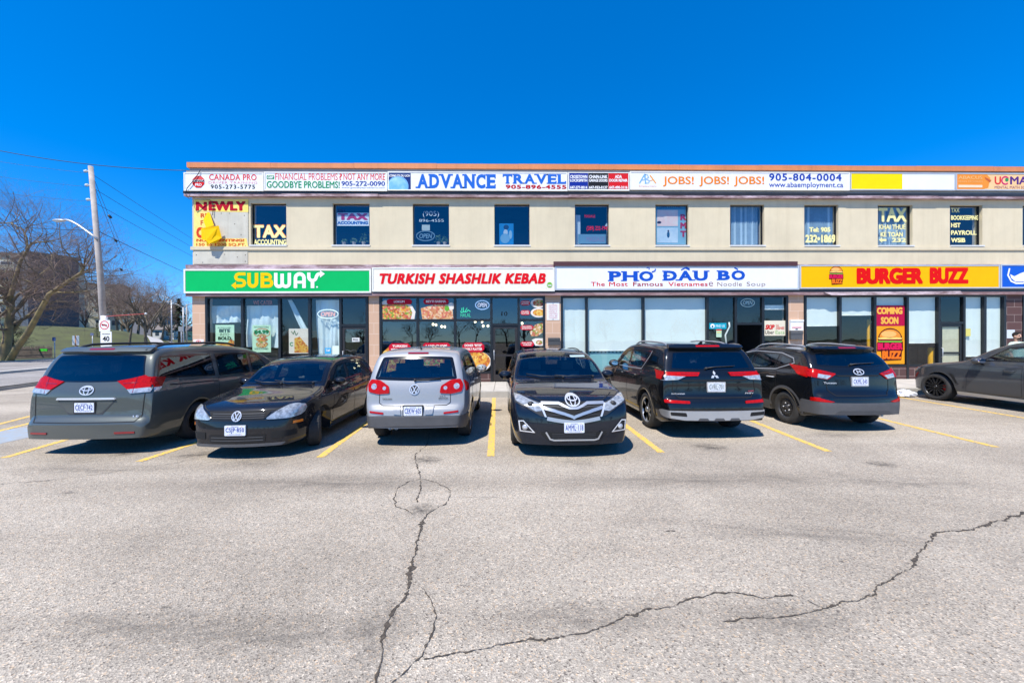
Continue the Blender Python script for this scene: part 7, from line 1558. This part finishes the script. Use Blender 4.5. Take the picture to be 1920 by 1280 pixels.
# utility pole with its fittings
ZP = 17.6; m_wood = M('weathered_wood', (.42, .37, .33), .9, var=.3, vscale=2.5, bump=.4, bscale=12); m_wire = M('wire_black', (.015, .015, .017), .5); m_galv = M('galvanised', (.50, .51, .52), .45, metal=.4); m_porc = M('porcelain', (.62, .66, .70), .25)
b0 = G(205, 711); b0.z = 0; b0 = Vector((AT(201, 640, ZP).x, AT(201, 640, ZP).y, 0)); top = AT(170, 312, ZP); pole = thing('utility_pole', 'leaning weathered wooden utility pole with three insulators', 'utility pole', tuple(b0))
b = MB(); q = [Vector((0, 0, -.3)), (top - b0) * .5 + Vector((.05, 0, 0)), top - b0]; b.tube(q, [.135, .115, .09], m_wood, 14); b.build('shaft', pole)
for py in (323, 349, 376):
    p = AT(171 + (py - 312) * .085, py, ZP) - b0; b = MB(); b.tube([p, p + Vector((-.16, -.05, .04))], .02, m_galv, 6); b.lathe([(.0, 0), (.05, .02), (.06, .05), (.035, .07), (.06, .10), (.05, .14), (0, .16)], p + Vector((-.30, -.05, .02)), (1, 0, .1), m_porc, 10); b.build('insulator', pole)
b = MB(); p = AT(195, 592, ZP) - b0; b.tube([p, p + Vector((0, 0, -1.4))], .125, m_white, 10); b.build('marker_sleeve', pole)
lamp = thing('street_lamp', 'curved white arm street lamp fixed to the leaning wooden pole', 'street lamp', tuple(AT(183, 447, ZP))); o_ = AT(183, 447, ZP)
b = MB(); b.tube([AT(a, c, ZP - .1) - o_ for a, c in ((182, 448), (172, 440), (158, 430), (145, 421), (134, 415), (126, 412.5), (120, 412.5))], [.045] * 7, m_galv, 8); b.build('arm', lamp)
b = MB(); h = AT(111, 413.5, ZP - .1) - o_; b.ell(h, (.30, .12, .065), m_galv, 14, 8); hd_ = b.build('lamp_head', lamp); b = MB(); b.ell(h + Vector((-.05, 0, -.035)), (.18, .09, .05), m_porc, 12, 6); b.build('lens', hd_)
def roadsign(name, label, cat, px0, px1, pt, pb, Z, face, parent=None, post=True, mat=None, pw=.035, foot=None, draws=()):
    p0 = AT((px0 + px1) / 2, pb, Z); t = thing(name, label, cat, tuple(p0)); w_ = (px1 - px0) * Z / FPX; h_ = (pb - pt) * Z / FPX; b = MB()
    b.prism(rrect(-w_ / 2, w_ / 2, 0, h_, .04), (0, 0, 0), (1, 0, 0), (0, 0, 1), (0, .02, 0), face)
    for g, m, e in draws(w_, h_) if draws else (): b.add([(v[0], -.002 - e - (v[2] if len(v) > 2 else 0), v[1]) for v in g[0]], [f if sum(g[0][f[i]][0] * g[0][f[(i + 1) % len(f)]][1] - g[0][f[(i + 1) % len(f)]][0] * g[0][f[i]][1] for i in range(len(f))) > 0 else tuple(reversed(f)) for f in g[1]], m)
    b.build('plate', t)
    if post: b = MB(); z0 = (foot if foot is not None else hill(p0.x, p0.y) - .1) - p0.z; b.tube([(0, .06, z0), (0, .06, h_ * (1.0 if pw < .06 else 1.02))], pw, mat or m_galv, 8); b.build('post', t)
    return t
def truck(w, h):
    o = []; o.append((stroke2d(arc(0, h * .55, w * .38, w * .38, 0, 350, 24), w * .07, True), RED, .002)); o.append((poly2d([(-w * .24, h * .50), (w * .05, h * .50), (w * .05, h * .63), (-w * .24, h * .63)]), BLK, .003)); o.append((poly2d([(w * .07, h * .50), (w * .24, h * .50), (w * .22, h * .58), (w * .07, h * .60)]), BLK, .003)); o.append((stroke2d([(-w * .26, h * .68), (w * .26, h * .42)], w * .06), RED, .006)); return o
roadsign('no_truck_sign', 'white sign with a red barred truck circle, upper one on the wooden pole', 'road sign', 186, 206, 600, 621, ZP - .35, m_white, post=False, draws=truck)
roadsign('speed_sign', 'white speed sign with number 40 under the truck sign on the pole', 'road sign', 189, 209, 621.5, 650, ZP - .35, m_white, post=False, draws=lambda w, h: [(text2d('MAXIMUM', -w * .36, w * .36, h * .80, h * .88, .01), BLK, .002), (text2d('40', -w * .32, w * .32, h * .36, h * .70, .03), BLK, .002), (text2d('BEGINS', -w * .38, w * .38, h * .14, h * .26, .04), BLK, .002)])
b = MB(); b.tube([AT(200, 593, ZP), AT(273, 588, ZP)], .018, M('red_rod', (.42, .06, .05), .5), 6); b.ell(AT(273.5, 588, ZP), (.05, .05, .05), m_porc, 8, 6); tag(b.build('marker_rod'), 'thin red rod with white tip sticking out sideways from the wooden pole', 'rod')
# overhead wires
def wire(pts, label, r=.011, sag=.0, group='overhead wires at the pole'):
    q = []
    for i in range(len(pts) - 1):
        a, c = pts[i], pts[i + 1]; n = 12
        for k in range(n): t = k / n; q.append(a.lerp(c, t) + Vector((0, 0, -sag * 4 * t * (1 - t))))
    q.append(pts[-1]); b = MB(); b.tube(q, r, m_wire, 5); return tag(b.build('overhead_wire'), label, 'wire', group)
far = Vector((b0.x, b0.y, 0)) + D * 46
for k, (yl, yp) in enumerate(((300, 325), (330, 351), (362, 378))):
    pp = AT(170 + k * 2, yp, ZP); wire([AT(-140, yl - 22, 16.0), pp], 'thin power wire running left from the %s insulator' % ('top', 'middle', 'lowest')[k], .006, .1); wire([pp, Vector((far.x, far.y, pp.z))], 'power wire running right from the %s insulator to behind the plaza' % ('top', 'middle', 'lowest')[k], .010, .5)
pp = AT(181, 432, ZP); wire([AT(-100, 412, 17), pp], 'cable running left from the pole beside the lamp arm', .013, .1); wire([pp, Vector((far.x, far.y, pp.z - .3))], 'cable running right from beside the lamp arm to behind the plaza', .014, .6)
wire([AT(-80, 266, 14.2), AT(362, 320, 14.3)], 'black cable sagging from upper left to the roof corner of the plaza', .012, .25); wire([AT(173, 340, ZP), AT(262, 560, 60)], 'left one of two thin wires slanting down from the pole towards the far trees', .010, .2); wire([AT(174, 330, ZP), AT(268, 560, 60)], 'right one of two thin wires slanting down from the pole towards the far trees', .010, .1)
for (px, py, Z, lb) in ((206, 406, 22, 'upper'), (217, 451, 26, 'middle'), (227, 505, 30, 'lowest')):
    p = AT(px, py, Z); b = MB(); b.lathe([(.0, -.12), (.06, -.10), (.07, 0), (.06, .10), (0, .12)], p, (.4, .2, -.6), m_wire, 8); tag(b.build('wire_weight'), 'black %s coupling hung on the wires right of the pole' % lb, 'coupling')
# street furniture far away
roadsign('road_sign', 'grey back of a square sign on a brown timber post across the street', 'road sign', 135.5, 148, 629, 647, 33, m_galv, mat=M('timber_post', (.30, .15, .07), .8), pw=.09, foot=.0)
roadsign('road_sign', 'small blue sign on a thin post left of the timber post', 'road sign', 98, 104, 632, 639, 36, C(70, 95, 150), foot=.0); roadsign('road_sign', 'small grey blue sign on a thin post in front of the grass mound', 'road sign', 169.5, 175, 624, 629, 44, C(110, 120, 150)); roadsign('road_sign', 'grey sign on a thin leaning post by the path near the plaza corner', 'road sign', 334.5, 343.5, 612, 621, 42, C(150, 155, 160))
b = MB()
for (px, py, Z, h, lb) in ((280, 640, 52, .9, 'yellow bollard at the foot of the thick trunked bare tree'), (167, 640, 36, .8, 'small yellow bollard across the street in front of the mound')):
    p = HZ(px, py, Z); t = thing('bollard', lb, 'bollard', p); b = MB(); b.lathe([(.13, 0), (.13, h - .08), (.08, h), (0, h + .02)], (0, 0, 0), (0, 0, 1), C(240, 200, 20), 12); b.build('post', t)
def arm_lamp(label, px, py_top, Z, arms, mat=m_galv):
    p = HZ(px, 640, Z); tp = AT(px, py_top, Z); t = thing('street_lamp', label, 'street lamp', p); b = MB(); H_ = tp.z - p[2]; b.tube([(0, 0, -.2), (0, 0, H_)], [.11, .07], mat, 8); b.build('pole', t)
    for sg in arms: b = MB(); b.tube([(0, 0, H_ - .05), (sg * .9, 0, H_ + .45), (sg * 2.2, 0, H_ + .9)], .05, mat, 6); a = b.build('arm', t); b = MB(); b.ell((sg * 2.55, 0, H_ + .92), (.42, .16, .08), mat, 10, 6); b.build('lamp_head', a)
arm_lamp('double armed grey street lamp by the dark pine', 344, 576, 62, (-1, 1)); arm_lamp('tall grey single arm street lamp left of the dark pine', 322, 562, 66, (-1,))
p = HZ(350, 640, 70); b = MB(); b.tube([Vector(p), AT(350, 570, 70)], [.12, .1], m_wood, 8); tag(b.build('far_pole'), 'plain pale pole just left of the plaza corner behind the lamp', 'pole')
# picket fence beside the big tree
t = thing('picket_fence', 'old brown picket fence on the verge beside the mossy tree', 'fence', HZ(20, 660, 38)); f0 = Vector(HZ(18, 660, 37)); f1 = Vector(HZ(97, 660, 41)); o_ = Vector(t.location); b = MB(); m_pk = M('fence_wood', (.17, .13, .10), .9, var=.4, vscale=3); n = 46; rg = random.Random(3)
for k in range(n):
    p = f0.lerp(f1, k / (n - 1)) - o_; h = 1.25 + rg.uniform(-.12, .12); b.prism([(-.035, -.1), (.035, -.1), (.035, h - .06), (0, h), (-.035, h - .06)], p, (1, 0, 0), (0, 0, 1), (0, .02, 0), m_pk)
b.build('pickets', t)
b = MB()
for z in (.35, .95): a = f0 - o_ + Vector((0, .04, z)); c_ = f1 - o_ + Vector((0, .04, z)); b.tube([a, c_], .035, m_pk, 4)
b.build('rails', t)
p = HZ(81, 648, 40); b = MB(); b.box(p[0] - .75, p[0] + .75, p[1] - .3, p[1] - .24, p[2] + .75, p[2] + 1.0, C(70, 210, 60)); tag(b.build('fence_board'), 'bright green board on the picket fence', 'board')
# litter
p = G(1698, 744); rg = random.Random(9); b = MB(); n, k_ = 14, 8; vs = []; fs = []
for i in range(k_ + 1):
    a = math.pi * i / k_
    for j in range(n): t_ = 2 * math.pi * j / n; q = rg.uniform(.65, 1.2); vs.append((p.x + .27 * q * math.sin(a) * math.cos(t_), p.y + .16 * q * math.sin(a) * math.sin(t_), max(.006, .09 + .13 * q * math.cos(a))))
for i in range(k_):
    for j in range(n): fs.append((i * n + j, (i + 1) * n + j, (i + 1) * n + (j + 1) % n, i * n + (j + 1) % n))
b.add(vs, fs, M('white_bag', (.72, .74, .78), .4)); tag(b.build('plastic_bag'), 'crumpled white plastic bag on the kerb by the dark coupe', 'bag')
# a man standing beyond the dark coupe
mx_, my_ = AT(1907, 640, 12.75).x, AT(1907, 640, 12.75).y; per = thing('person', 'dark haired bearded man in a pale shirt standing behind the dark coupe', 'person', (mx_, my_, SW), R(0)); m_skin2 = M('skin', (.50, .29, .20), .55); m_hair = M('dark_hair', (.012, .010, .009), .8); m_shirt = M('pale_green_shirt', (.48, .60, .52), .85, var=.1, vscale=5); m_trous = M('dark_trousers', (.03, .035, .05), .85)
b = MB(); hs_ = 1.80
b.ell((0, 0, 1.655), (.078, .098, .125), m_skin2, 16, 12); b.ell((-.01, -.035, 1.60), (.06, .07, .075), m_skin2, 12, 8); b.tube([(0, .01, 1.42), (0, 0, 1.58)], [.065, .058], m_skin2, 10); b.ell((-.012, -.10, 1.645), (.016, .022, .026), m_skin2, 8, 6)
for sg in (1, -1):
    b.ell((sg * .080, .0, 1.645), (.014, .022, .034), m_skin2, 8, 6); b.tube([(sg * .19, 0, 1.40), (sg * .235, .02, 1.12), (sg * .22, -.06, .88)], [.055, .045, .032], m_skin2, 10); b.ell((sg * .215, -.08, .80), (.03, .045, .07), m_skin2, 8, 6); b.tube([(sg * .09, 0, .90), (sg * .10, -.01, .50), (sg * .11, .02, .06)], [.085, .062, .042], m_skin2, 10); b.ell((sg * .11, -.06, .04), (.045, .12, .04), m_skin2, 8, 6)
    for k in range(4): b.tube([(sg * (.20 + .006 * k), -.055 - .018 * k, .76), (sg * .20, -.06 - .018 * k, .70 + .01 * abs(k - 1.5))], [.011, .008], m_skin2, 5)
    b.tube([(sg * .195, -.12, .83), (sg * .18, -.14, .77)], [.012, .009], m_skin2, 5)
b.lathe([(.14, .86), (.15, 1.0), (.165, 1.2), (.17, 1.34), (.10, 1.43), (.05, 1.46)], (0, 0, 0), (0, 0, 1), m_skin2, 16); body = b.build('body', per); md = body.modifiers.new('r', 'REMESH'); md.mode = 'VOXEL'; md.voxel_size = .011; md.use_smooth_shade = True
b = MB(); b.lathe([(.175, .84), (.18, 1.0), (.19, 1.2), (.195, 1.33), (.14, 1.43), (.075, 1.465)], (0, 0, 0), (0, 0, 1), m_shirt, 20)
for sg in (1, -1): b.tube([(sg * .15, 0, 1.40), (sg * .20, .0, 1.36), (sg * .235, .02, 1.14)], [.075, .075, .065], m_shirt, 12)
b.build('shirt', per); b = MB()
for sg in (1, -1): b.tube([(sg * .085, 0, .92), (sg * .10, -.01, .50), (sg * .11, .02, .08)], [.105, .085, .07], m_trous, 12)
b.build('trousers', per); b = MB(); b.ell((0, .018, 1.70), (.088, .100, .105), m_hair, 14, 8); b.ell((-.004, -.02, 1.765), (.075, .08, .03), m_hair, 12, 6); b.build('hair', per)
b = MB(); b.ell((-.012, -.062, 1.575), (.056, .055, .042), m_hair, 12, 6); b.ell((-.012, -.101, 1.612), (.030, .012, .008), m_hair, 8, 5); b.build('beard', per)
b = MB()
for sg in (1, -1): b.ell((-.012 + sg * .033, -.088, 1.672), (.015, .010, .008), C(20, 18, 16), 8, 5); b.ell((-.012 + sg * .034, -.090, 1.690), (.022, .008, .005), m_hair, 8, 5)
b.build('eyes', per)
# what the panes mirror: the far side of the car park, a bare treeline behind the eye
tl = MB(); rg = random.Random(21)
for k in range(22):
    q = MB(); x = -60 + k * 6.0 + rg.uniform(-2, 2); y = -60 - rg.uniform(0, 8); t1, t2 = MB(), MB(); grow(rg, t1, t2, Vector((x, y, 0)), Vector((0, 0, 1)), rg.uniform(3, 4.5), .25, 0, 4, .14, 0, (4, 5), .9, .3)
    for s_ in (t1, t2): o_ = len(tl.v); tl.v += s_.v; tl.f += [tuple(i + o_ for i in f) for f in s_.f]; tl.m += [tl.mi(m_bark)] * len(s_.f); tl.sm += s_.sm
tag(tl.build('treeline'), 'far bare treeline across the car park, mirrored in the shop panes', 'trees', kind='stuff')
